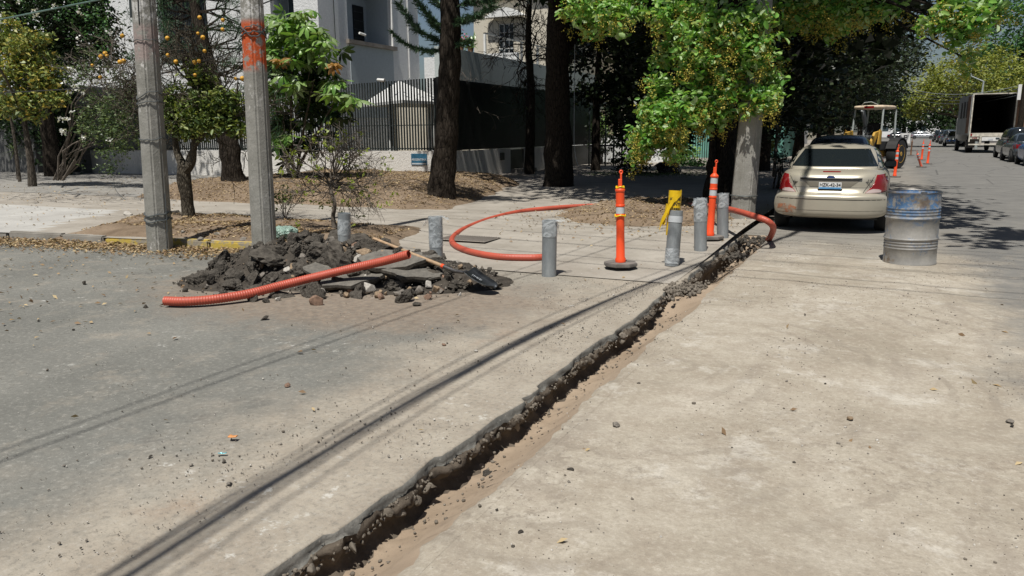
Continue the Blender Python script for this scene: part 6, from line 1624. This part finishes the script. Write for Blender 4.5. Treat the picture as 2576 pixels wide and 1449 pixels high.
# ---- leaning shaggy conifer behind the orange tree
B2 = G(592, 465, .35); pp = [(592,470),(585,430),(572,350),(548,250),(522,150),(495,40),(480,-40)]
t = thing('shaggy_tree', 'leaning dark trunk with shaggy drooping needle foliage between the two poles', 'tree', B2)
b = MB(); trunk_tube(b, [D(x_, y_, B2.y)-B2 for x_, y_ in pp], [.34, .27, .24, .21, .18, .14, .1], 16, .12)
NP = []; tips = []
for px, py, dx in ((560,285,.9),(535,215,-.9),(540,190,1),(520,140,-1),(522,120,1),(505,80,-1),(508,75,1),(495,40,-1),(500,30,1),(485,0,-1),(490,-10,1),(515,160,.3),(545,240,-.6)):
    p = D(px, py, B2.y)-B2; rr_ = Vector((RT[0], RT[1], 0))*dx
    for k in range(3):
        twigs(b, p, rr_+Vector((rnd.gauss(0, .3), rnd.gauss(0, .5), .1)), .75, .035, 2, tips, .04, 3, .45, .15, .005)
for q in tips:
    for j in range(26): e = Vector((rnd.gauss(0, .45), rnd.gauss(0, .45), -rnd.uniform(.2, 1))).normalized(); NP.append((q+Vector((rnd.gauss(0, .08), rnd.gauss(0, .08), rnd.gauss(0, .06))), e, rnd.uniform(.10, .24)))
b.obj('trunk', M['bark_d'], t, smooth=True); link('needles', needle_mesh(NP, .06), M['needle'], t)
# ---- orange tree
B1 = G(473, 548, .17); y1 = B1.y
t = thing('orange_tree', 'thin half-bare orange tree with ripe oranges between the two concrete poles', 'tree', B1)
b = MB(); trunk_tube(b, [D(473, 552, y1)-B1, D(471, 500, y1)-B1, D(465, 455, y1)-B1, D(460, 415, y1)-B1], [.125, .105, .12, .10], 12, .12)
trunk_tube(b, [D(460,418,y1)-B1, D(446,385,y1)-B1, D(440,350,y1)-B1, D(432,290,y1)-B1], [.085, .06, .05, .035], 9, .1)
trunk_tube(b, [D(466,430,y1)-B1, D(484,405,y1)-B1, D(488,360,y1)-B1, D(492,300,y1)-B1, D(500,230,y1)-B1], [.085, .065, .05, .04, .03], 9, .1)
trunk_tube(b, [D(473,412,y1)-B1, D(480,385,y1)-B1, D(520,330,y1)-B1, D(580,300,y1)-B1], [.05, .04, .03, .02], 8, .1)
tips = []
for px, py, dx, up_, n_ in ((432,290,-1,.7,5),(440,330,-1.1,.4,3),(500,230,.3,1,5),(500,240,-.6,.9,5),(490,290,.9,.6,4),(490,330,.7,.3,3),(580,300,.8,.5,3),(450,350,-.5,.4,2),(520,330,.5,.9,3),(432,250,-1.2,.3,5)):
    p = D(px, py, y1)-B1
    for k in range(n_): twigs(b, p, Vector((RT[0], RT[1], 0))*dx*rnd.uniform(.5, 1.3)+Vector((rnd.gauss(0, .3), rnd.gauss(0, .4), up_)), .62, .020, 3, tips, -.02, 3, .6, .25, .0045)
b.obj('trunk', M['bark_o'], t, smooth=True)
LB = [(505,205,34,36,26),(455,250,30,34,18),(565,265,40,40,40),(540,300,40,28,40),(585,320,28,24,18),(450,300,36,36,38),(490,290,40,34,34),(500,325,42,22,24),(425,260,18,28,10),(470,330,26,18,12),(520,245,34,26,22),(480,165,20,20,6)]
P_ = np.concatenate([lobe_pts(np.array(D(px, py, y1)-B1), np.array([rx, rx*1.2, rz])*y1*1.35/F, int(n_*2.6), 6, .07, .1) for px, py, rx, rz, n_ in LB])
leaf_obj('crown', P_, .095, M['lf_or'], t, oval=True, up=.3, elong=2.2)
org = bmesh.new(); bmesh.ops.create_icosphere(org, subdivisions=2, radius=.048); om = bpy.data.meshes.new('orange'); org.to_mesh(om); org.free(); om.polygons.foreach_set('use_smooth', [True]*len(om.polygons)); om.materials.append(M['citrus'])
for x_, y_, s_ in ((984,500,1.1),(942,528,1),(1000,522,.8),(1122,580,1.1),(1155,572,1.15),(862,610,.7),(938,722,.9),(1143,335,1),(1565,357,1),(1645,577,1),(1820,582,1),(1860,570,.9),(1866,163,.9),(2082,187,.8),(2080,275,.8),(1897,350,1),(1850,312,.7),(1912,477,.8),(1570,515,.9),(2265,732,1),(2200,735,.7),(1822,702,.8)):
    p = D(x_/2.337*.629, y_/2.337*.629, y1-.35)-B1; link('orange', om, None, t, p, None, s_*.8)
# ---- umbrella-leaf shrub between the poles
B3 = G(745, 452, .4); y3 = B3.y
t = thing('umbrella_plant', 'tall umbrella-leaved shrub with big glossy fingered leaves right of the painted pole', 'shrub', B3)
def umb_mesh(seed, mat):
    r = random.Random(seed); V, Fc = [], []; n_ = r.choice([7, 8, 9])
    for k in range(n_):
        a = 2*math.pi*k/n_+r.uniform(-.15, .15); L_ = r.uniform(.24, .33); dr = r.uniform(.25, .75)
        d = Vector((math.cos(a), math.sin(a), 0)); s_ = Vector((-d.y, d.x, 0)); b0 = len(V)
        for i, (v, w_) in enumerate(((.12, .004), (.3, .03), (.55, .052), (.8, .042), (1, .004))):
            c = d*(v*L_)+Vector((0, 0, -dr*L_*v*v))
            V += [tuple(c-s_*w_+Vector((0, 0, -.25*w_))), tuple(c+Vector((0, 0, .0))), tuple(c+s_*w_+Vector((0, 0, -.25*w_)))]
        for i in range(4):
            for j in range(2): q = b0+i*3+j; Fc.append((q, q+1, q+4, q+3))
    me = arr_mesh('leaf', V, Fc, True); me.materials.append(M[mat]); return me
um = [umb_mesh(i, 'lf_umb') for i in range(5)]; ud = [umb_mesh(20+i, 'lf_dark2') for i in range(3)]; ub = umb_mesh(40, 'lf_brn')  # darker leaf copies paint the shade inside and under the plant
b = MB()
for a_, c_ in (((740, 450), (735, 120)), ((748, 450), (790, 200)), ((738, 450), (690, 250)), ((742, 450), (840, 260))):
    trunk_tube(b, [D(a_[0], a_[1], y3)-B3, D((a_[0]*2+c_[0])/3-6, (a_[1]*2+c_[1])/3, y3)-B3, D(c_[0], c_[1], y3-.1)-B3], [.05, .04, .02], 8, .05)
b.obj('stem', M['bark_o'], t, smooth=True)
ULOB = [(745,55,45,26,10,0),(700,60,28,22,4,0),(720,95,48,24,9,0),(790,95,42,28,8,0),(815,115,30,26,5,0),(760,130,60,30,10,0),(690,110,24,22,3,0),(690,140,30,26,6,0),(770,160,56,32,10,1),(820,170,34,32,7,1),(700,180,36,36,7,1),
        (760,210,60,34,12,1),(690,230,32,26,8,0),(740,222,40,24,8,0),(800,235,40,26,9,1),(835,228,28,22,6,0),(870,245,26,20,5,0),(700,300,40,40,10,1),(780,290,50,42,14,1),(730,350,46,44,10,1),(700,345,18,18,3,0),(790,350,40,38,8,1),(850,280,26,26,5,1)]
for px, py, rx, rz, n_, dk in ULOB:
    for k in range(int(n_*2.2)):
        c = D(px+rnd.gauss(0, rx*.55), py+rnd.gauss(0, rz*.55), y3+rnd.uniform(-.5, .6)+(.5 if dk else -.3))-B3
        o = link('leaf', rnd.choice(ud if dk and rnd.random() < .8 else um), None, t, c, (rnd.gauss(.25, .35), rnd.gauss(0, .35), rnd.uniform(0, 6)), rnd.uniform(.85, 1.3))
for px, py in ((700,148),(716,146),(708,156),(838,168),(845,160)):
    o = link('leaf', ub, None, t, D(px, py, y3-.8)-B3, (rnd.gauss(.6, .3), 0, rnd.uniform(0, 6)), .8); o['label'] = 'withered orange-brown leaf'
# ---- small half-bare shrub with lime tips
B4 = G(841, 576, .17); y4 = B4.y
t = thing('bare_shrub', 'small crooked half-bare shrub with lime green leaf tips behind the rubble heap', 'shrub', B4)
b = MB(); trunk_tube(b, [D(842,580,y4)-B4, D(838,545,y4)-B4, D(842,515,y4)-B4, D(834,485,y4)-B4, D(832,462,y4)-B4], [.042, .034, .03, .028, .024], 9, .15)
tips = []
for px, py, dx, up_ in [(832,470,-1,.5),(832,465,1,.4),(833,462,.4,1),(832,462,-.5,.9),(834,480,1.3,.25),(834,485,-1.2,.2),(833,470,.9,.7),(832,462,1.4,.5),(832,462,1.2,.9),(833,468,-.9,1.0),(832,462,0,1.2),(834,470,1.5,.35),(832,465,1.6,.6),(832,465,1.1,1.0)]:
    p = D(px, py, y4)-B4
    for k in range(2): twigs(b, p, Vector((RT[0], RT[1], 0))*dx+Vector((rnd.gauss(0, .3), rnd.gauss(0, .4), up_)), .46, .014, 3, tips, -.01, 3, .55, .28, .003)
b.obj('trunk', M['twig'], t, smooth=True)
tp_ = [q for q in tips if rnd.random() < .15]
if tp_: leaf_obj('leaf_tips', np.repeat(np.array([tuple(q) for q in tp_]), 5, 0)+rng.normal(size=(len(tp_)*5, 3))*.025, .062, M['lf_lime'], t, up=.0, elong=1.9)['kind'] = 'stuff'
# ---- sapling
B5 = G(716, 556, .17)
t = thing('sapling', 'knee-high leafy sapling in the soil beside the painted pole', 'sapling', B5)
b = MB(); tips = []
for k in range(4): twigs(b, Vector((0, 0, 0)), Vector((rnd.gauss(0, .25), rnd.gauss(0, .25), 1)), .24, .009, 2, tips, 0, 3, .35, .15, .003)
b.obj('stem', M['twig'], t, smooth=True); leaf_obj('leaves', np.repeat(np.array([tuple(q) for q in tips]), 5, 0)+rng.normal(size=(len(tips)*5, 3))*.035, .06, M['lf_or'], t, up=.1)
# ---- pale rose-like shrub with white flowers, left
BR_ = G(262, 446, .3); yr = BR_.y-1.5
t = thing('flowering_shrub', 'tall loose shrub with small pale leaves and white flowers in front of the slatted fence', 'shrub', (BR_.x, yr, .3)); b0_ = Vector((BR_.x, yr, .3))
b = MB(); tips = []
for k in range(14):
    c = D(rnd.uniform(175, 350), rnd.uniform(150, 380), yr)-b0_; limb(b, (rnd.gauss(0, .1), rnd.gauss(0, .1), 0), c, .03, .006, .6, up=.5)
for px, py, dx in ((240,220,-.5),(260,230,.2),(300,210,.5),(330,200,.8),(200,230,-.6),(280,170,0),(320,160,.5),(350,190,.8),(380,200,.6),(225,180,-.3)):
    for k in range(3): twigs(b, D(px, py, yr)-b0_, Vector((RT[0], RT[1], 0))*dx+Vector((rnd.gauss(0, .3), rnd.gauss(0, .3), .6)), .7, .012, 2, tips, 0, 3, .6, .2, .005)
b.tube([D(258,160,yr)-b0_, D(270,230,yr)-b0_, D(292,290,yr)-b0_, D(300,330,yr)-b0_], [.012, .02, .025, .03], 6)
b.obj('stems', M['twig'], t, smooth=True)
LB = [(300,270,46,50,60),(260,320,46,50,60),(320,330,34,50,44),(230,270,36,44,30),(200,200,36,40,22),(280,380,40,26,20),(215,330,26,40,18),(340,230,22,36,18),(235,150,40,36,14),(300,190,36,26,10),(270,420,50,14,8)]
P_ = np.concatenate([lobe_pts(np.array(D(px, py, yr)-b0_), np.array([rx, rx, rz])*yr*1.45/F, int(n_*2.2), 6, .09, .1) for px, py, rx, rz, n_ in LB])
leaf_obj('crown', P_, .10, M['lf_rose'], t, up=.3)
fp = [tuple(D(px*.2692, py*.2692, yr-.8)-b0_) for px, py in ((690,815),(600,760),(655,650),(605,1110),(600,1215),(740,120),(320,150),(880,770),(1040,800),(1020,300),(630,860),(780,860),(660,1040),(905,640),(1025,1300),(780,1280),(160,20),(330,110),(510,60),(720,360),(560,1115),(640,1100),(590,1235),(700,800),(715,830),(350,130))]
leaf_obj('flowers', np.repeat(np.array(fp), 9, 0)+rng.normal(size=(len(fp)*9, 3))*.045, .075, M['petal'], t, elong=1.2)['kind'] = 'stuff'
# ---- yellow-green tree at the far left and the dark one behind it
yl = 15.0; BL = Vector((D(60, 300, yl).x, yl, .1))
t = tree('fruit_tree', 'yellow-green leafy tree at the left edge with sunlit ochre leaves', BL, [BL, BL+Vector((.05, 0, 1)), BL+Vector((0, 0, 2.2))], [.13, .1, .07], 'bark_g',
     [(tuple(D(px, py, yl)), (rx*yl*1.5/F, rx*yl*1.5/F, rz*yl*1.5/F), int(n_*2.2), 7, .11, .15) for px, py, rx, rz, n_ in ((20,110,50,36,44),(75,130,52,44,60),(40,190,60,44,70),(110,190,38,40,40),(130,250,32,20,24),(60,250,60,32,60),(10,270,40,30,30),(20,60,30,20,10),(100,95,24,16,10),(90,290,30,14,10))]+[((-18.5, 9.8, 6.6), (3.4, 1.1, .3), 46, 12, .25)], 'lf_ye', .15, up=.3)  # last lobe, out of view, added to dapple the pavement with shade
yd = 19.5; BD = Vector((D(118, 300, yd).x, yd, .1))
tree('dark_tree', 'dark broad tree behind the yellow-green one with a few sunlit leaves in lighter green at the top left', BD, [BD, BD+Vector((0, 0, 2)), BD+Vector((.2, 0, 5))], [.35, .27, .2], 'bark_d',
     [(tuple(D(px, py, yd+dy)), (rx*yd*1.4/F, rx*yd*1.2/F, rz*yd*1.4/F), int(n_*1.5), 9, .25, .1) for px, py, rx, rz, n_, dy in ((60,20,90,50,110,0),(190,30,80,60,120,0),(150,110,70,60,110,.5),(40,110,60,60,60,1),(120,210,60,70,90,1.5),(210,130,50,60,60,.5),(90,330,90,60,90,2),(140,300,50,80,90,1),(160,390,40,50,50,1),(40,300,60,50,50,2),(160,-60,130,60,120,0),(270,110,30,60,40,0),(240,60,40,50,36,0))]+[((-31, 17, 8.5), (9, 4, 1.4), 900, 12, .4)], 'lf_dark2', .20, up=.4)  # last lobe, high out of view, added to shade the garage
t = bpy.data.objects['dark_tree']
P_ = np.concatenate([lobe_pts(np.array(D(px, py, yd-2)-BD), np.array([rx, rx, rz])*yd*1.3/F, n_*3, 4, .12, .5) for px, py, rx, rz, n_ in ((90,20,80,30,10),(200,50,60,50,12),(230,20,40,30,8),(60,70,60,30,8),(260,90,20,50,6))])
leaf_obj('sunlit_leaves', P_, .12, M['lf_far2'], t, up=.5)  # sunlight on the dark crown put in as lighter green leaves
# dark tree over the white house, further left sky screen
# ---- yuccas
def yucca(px, py, y, lab, n_=34, L0=.5):
    c = D(px, py, y); t = thing('yucca', lab, 'yucca', (c.x, y, .1)); hh = c.z-.1
    MB().tube([(0,0,0), (.03,0,hh*.5), (0,0,hh)], [.06,.05,.05], 8).obj('stem', M['bark_g'], t)
    for k in range(n_):
        a = rnd.uniform(0, 6.28); el = rnd.uniform(-1.1, 1.2); d = Vector((math.cos(a)*math.cos(el), math.sin(a)*math.cos(el), math.sin(el))); s_ = d.cross(Vector((0,0,1))).normalized(); L_ = L0*rnd.uniform(.75, 1.1); V = []
        for v, w_ in ((0, .012), (.4, .018), (.75, .012), (1, .001)):
            q = d*L_*v+Vector((0, 0, hh-.22*L_*v*v)); V += [tuple(q-s_*w_), tuple(q+s_*w_)]
        o = link('leaf', arr_mesh('leaf', V, [(0,1,3,2),(2,3,5,4),(4,5,7,6)]), M['lf_rose'], t)
yucca(36, 378, 17.5, 'spiky yucca rosette low at the left edge in front of the shaded garage')
yucca(24, 268, 16.5, 'spiky yucca rosette higher up under the yellow-green tree', 30)
# ---- dead twiggy tree behind the black fence
yb = 26.5; BB = Vector((D(1330, 330, yb).x, yb, 0))
t = thing('dead_twiggy_tree', 'dark tangle of bare twigs rising behind the black fence', 'tree', BB)
b = MB(); trunk_tube(b, [Vector((0,0,0)), Vector((.1,0,3)), Vector((0,0,5)), Vector((.1, 0, 7))], [.2, .16, .12, .07], 10, .1); tips = []
for k in range(30):
    z = rnd.uniform(3.4, 7); twigs(b, (0, 0, z), (rnd.gauss(-.1, 1), rnd.gauss(0, .8), rnd.gauss(.1, .5)), .95, .03, 3, tips, .05, 3, .5, .22, .007)
b.obj('trunk', M['bark_d'], t, smooth=True)
leaf_obj('clinging_needles', np.repeat(np.array([tuple(q) for q in tips if q.x > -.6]), 3, 0)+rng.normal(size=(3*len([q for q in tips if q.x > -.6]), 3))*.07, .14, M['lf_dark'], t, elong=5, hang=1.2)
t = thing('bare_twig_shrub', 'pale bare twigs sprouting in front of the terrace parapet', 'shrub', (D(1225,200,27).x, 25.5, 0)); b = MB(); tips = []
for k in range(10): twigs(b, (rnd.gauss(0, .2), rnd.gauss(0, .2), 2.6), (rnd.gauss(0, .5), rnd.gauss(0, .3), 1), .8, .012, 3, tips, 0, 2, .5, .2, .005)
b.tube([(0,0,0),(0,0,2.7)], .03, 6); b.obj('stems', M['twig'], t)
# ---- dark yard trees behind the gate
yy_ = 30.0; bb = Vector((D(1500, 300, yy_).x, yy_, .1))
tree('yard_tree', 'dark drooping yard tree above the bar gate between the black trunk and the bright boughs', bb, [bb, bb+Vector((0, 0, 2.5)), bb+Vector((.1, 0, 5))], [.2, .15, .1], 'bark_d',
     [(tuple(D(px, py, yy_+dy)), (rx*yy_*.98/F, rx*yy_*.7/F, rz*yy_*.98/F), n_, 12, .26, .1) for px, py, rx, rz, n_, dy in ((1480,60,70,60,90,0),(1570,90,60,70,110,0),(1600,200,60,80,130,0),(1540,215,34,30,34,0),(1470,150,30,30,14,1),(1580,290,60,50,90,-.5),(1480,235,40,20,26,0),(1440,110,30,60,34,2),(1520,0,90,60,120,1),(1660,200,60,100,130,2),(1760,250,70,90,150,2),(1700,330,50,40,50,2))], 'lf_dark', .26, up=.3)
# ---- pot plants on the terrace parapet
for i, (px, py, lab) in enumerate(((1160, 135, 'pink flowering pot plant on the terrace parapet'), (1184, 145, 'spiky green pot plant on the terrace parapet'))):
    c = DX(px, py, -16.45); t = thing('pot_plant', lab, 'pot plant', (-16.45, c.y, 5.05))
    MB().lathe([(.10, 0), (.14, .2), (.15, .22), (.12, .22)], 14).obj('pot', M['rust'], t)
    leaf_obj('leaves', rng.normal(size=(90, 3))*.13+np.array([0, 0, .42]), .3 if i else .14, M['lf_umb' if i else 'lf_far2'], t, elong=6 if i else 2)
    if not i: leaf_obj('flowers', rng.normal(size=(30, 3))*.13+np.array([0, 0, .5]), .1, plain('pink_petals', (.6, .12, .18), .7), t, elong=1.2)['kind'] = 'stuff'
# ---- bushes along the shaded sidewalk
def bush(px, py, y, rx, rz, lab, mat, size=.13, n_=70, grp=None):
    c = D(px, py, y); s_ = (c-Vector((0,0,HC))).length/F
    base = Vector((c.x, y, .1)); t = thing('bush', lab, 'bush', base, 0, grp)
    b = MB()
    for k in range(5): limb(b, (rnd.gauss(0, .08), rnd.gauss(0, .08), 0), c-base+Vector((rnd.gauss(0, rx*s_*.4), 0, rnd.gauss(0, rz*s_*.4))), .03, .008)
    b.obj('stems', M['bark_g'], t)
    leaf_obj('crown', lobe_pts(np.array(c-base), np.array([rx, rx, rz])*s_, n_, 9, .12, .1), size, M[mat], t, up=.35)
bush(1600, 360, 27.5, 62, 85, 'big rounded black-green bush in deep shade beside the bar gate', 'lf_dark', .14, 260)
bush(1510, 330, 36, 40, 60, 'tall dark shrub filling the yard behind the bar gate', 'lf_dark', .16, 70)
bush(1710, 385, 37, 45, 30, 'light green bush in sun between the big trunk and the dark bush', 'lf_br', .16, 90)
bush(1745, 415, 35, 30, 16, 'low green bush at the sidewalk edge left of the big trunk', 'lf_far2', .14, 50)
bush(1650, 400, 40, 26, 22, 'small mixed bush behind the bin bag', 'lf_far2', .14, 40)
bush(1925, 360, 33, 26, 28, 'yellow-green bush seen between the stained pole and the beige car', 'lf_far', .14, 60)
bush(1965, 400, 21.5, 12, 10, 'small weeds on the verge left of the beige car', 'lf_dark2', .08, 20)
bush(1510, 320, 37.5, 30, 30, 'bright green shrub behind the bar gate', 'lf_br', .16, 60)
tree('young_tree', 'thin young street tree between the stained pole and the parked cars', G(1948, 445, .1), [G(1948, 445, .1), D(1950, 400, G(1948, 445, .1).y), D(1955, 330, G(1948, 445, .1).y)], [.07, .06, .05], 'bark_g',
     [(tuple(D(1960, 270, G(1948, 445, .1).y)), (1.2, 1.2, 1.0), 60, 9, .2)], 'lf_dark', .16)
# ---- far trees
c = D(2452, 250, 88)
t = tree('spreading_tree', 'wide umbrella-shaped yellow-green tree rising behind the box truck', (c.x, 88, 0), [(c.x, 88, 0), (c.x, 88, 2.2), (c.x, 88, 3.6)], [.5, .4, .35], 'bark_g',
     [((c.x, 88, 6.4), (5.6, 4.5, 2.8), 420, 16, .38, .5), ((c.x-3.4, 87, 4.8), (2.4, 2.4, 1.6), 90, 14, .35, .3), ((c.x+3.5, 88, 4.6), (2.6, 2.4, 2.2), 110, 14, .35, .3), ((c.x-5.2, 88, 3.7), (1.3, 1.5, 1.0), 40, 12, .3, .3)], 'lf_far', .34, up=.5)
b = MB(); tips = []
for k in range(12): twigs(b, (rnd.gauss(-1, .8), -1.0, 2.6+rnd.random()), (-1+rnd.gauss(0, .8), rnd.gauss(-.6, .5), .8), 1.6, .06, 2, tips, -.04, 3, .4, .2, .025)
b.obj('branches', M['twig'], t)
for i, (x_, y_, h_, r_) in enumerate(((13.5, 112, 19, 6), (20, 100, 21, 6.5), (18.5, 68, 9, 4.5))):
    tree('tall_green_tree', ['tall deep green tree right behind the yellow-green spreading tree', 'tallest deep green tree at the top right edge', 'green tree at the right edge behind the wooden pole'][i], (x_, y_, 0), [(x_, y_, 0), (x_, y_, h_*.4), (x_, y_, h_*.7)], [.5, .4, .2], 'bark_d',
         [((x_, y_, h_*.66), (r_, r_, h_*.34), 360, 13, .6, .4), ((x_-r_*.4, y_-r_*.4, h_*.4), (r_*.7, r_*.7, h_*.22), 140, 13, .5, .4)], 'lf_far2', .5, 'tall green trees beyond the truck', up=.4)
for i in range(13):
    x_ = -34+i*7.2+rnd.uniform(-1, 1); y_ = rnd.uniform(192, 210) if -6 < x_ < 20 else rnd.uniform(140, 170); h_ = rnd.uniform(11, 15)
    if i in (5, 6): h_ = 10
    tree('background_tree', 'dark green background tree in the belt closing the far end of the street', (x_, y_, 0), [(x_, y_, 0), (x_, y_, h_*.4), (x_, y_, h_*.6)], [.5, .4, .2], 'bark_d',
         [((x_, y_, h_*.62), (5.2, 4.5, h_*.38), 170, 12, .7, .4), ((x_, y_-2, h_*.3), (4.5, 3, h_*.2), 60, 12, .6, .4)], 'lf_dark2', .7, 'trees closing the far end of the street', up=.4)
for i, (x_, y_) in enumerate(((14.5, 34),)):
    tree('right_side_tree', ['tree on the right sidewalk nearest, out past the picture edge', 'tree on the right sidewalk beyond the parked cars', 'dark tree on the right sidewalk beyond the truck'][i], (x_, y_, .1), [(x_, y_, 0), (x_, y_, 2), (x_, y_, 4.4)], [.25, .2, .14], 'bark_g',
         [((x_, y_, 6.2), (2.8, 2.8, 2.4), 190, 12, .4, .3)], 'lf_far2', .30, up=.4)
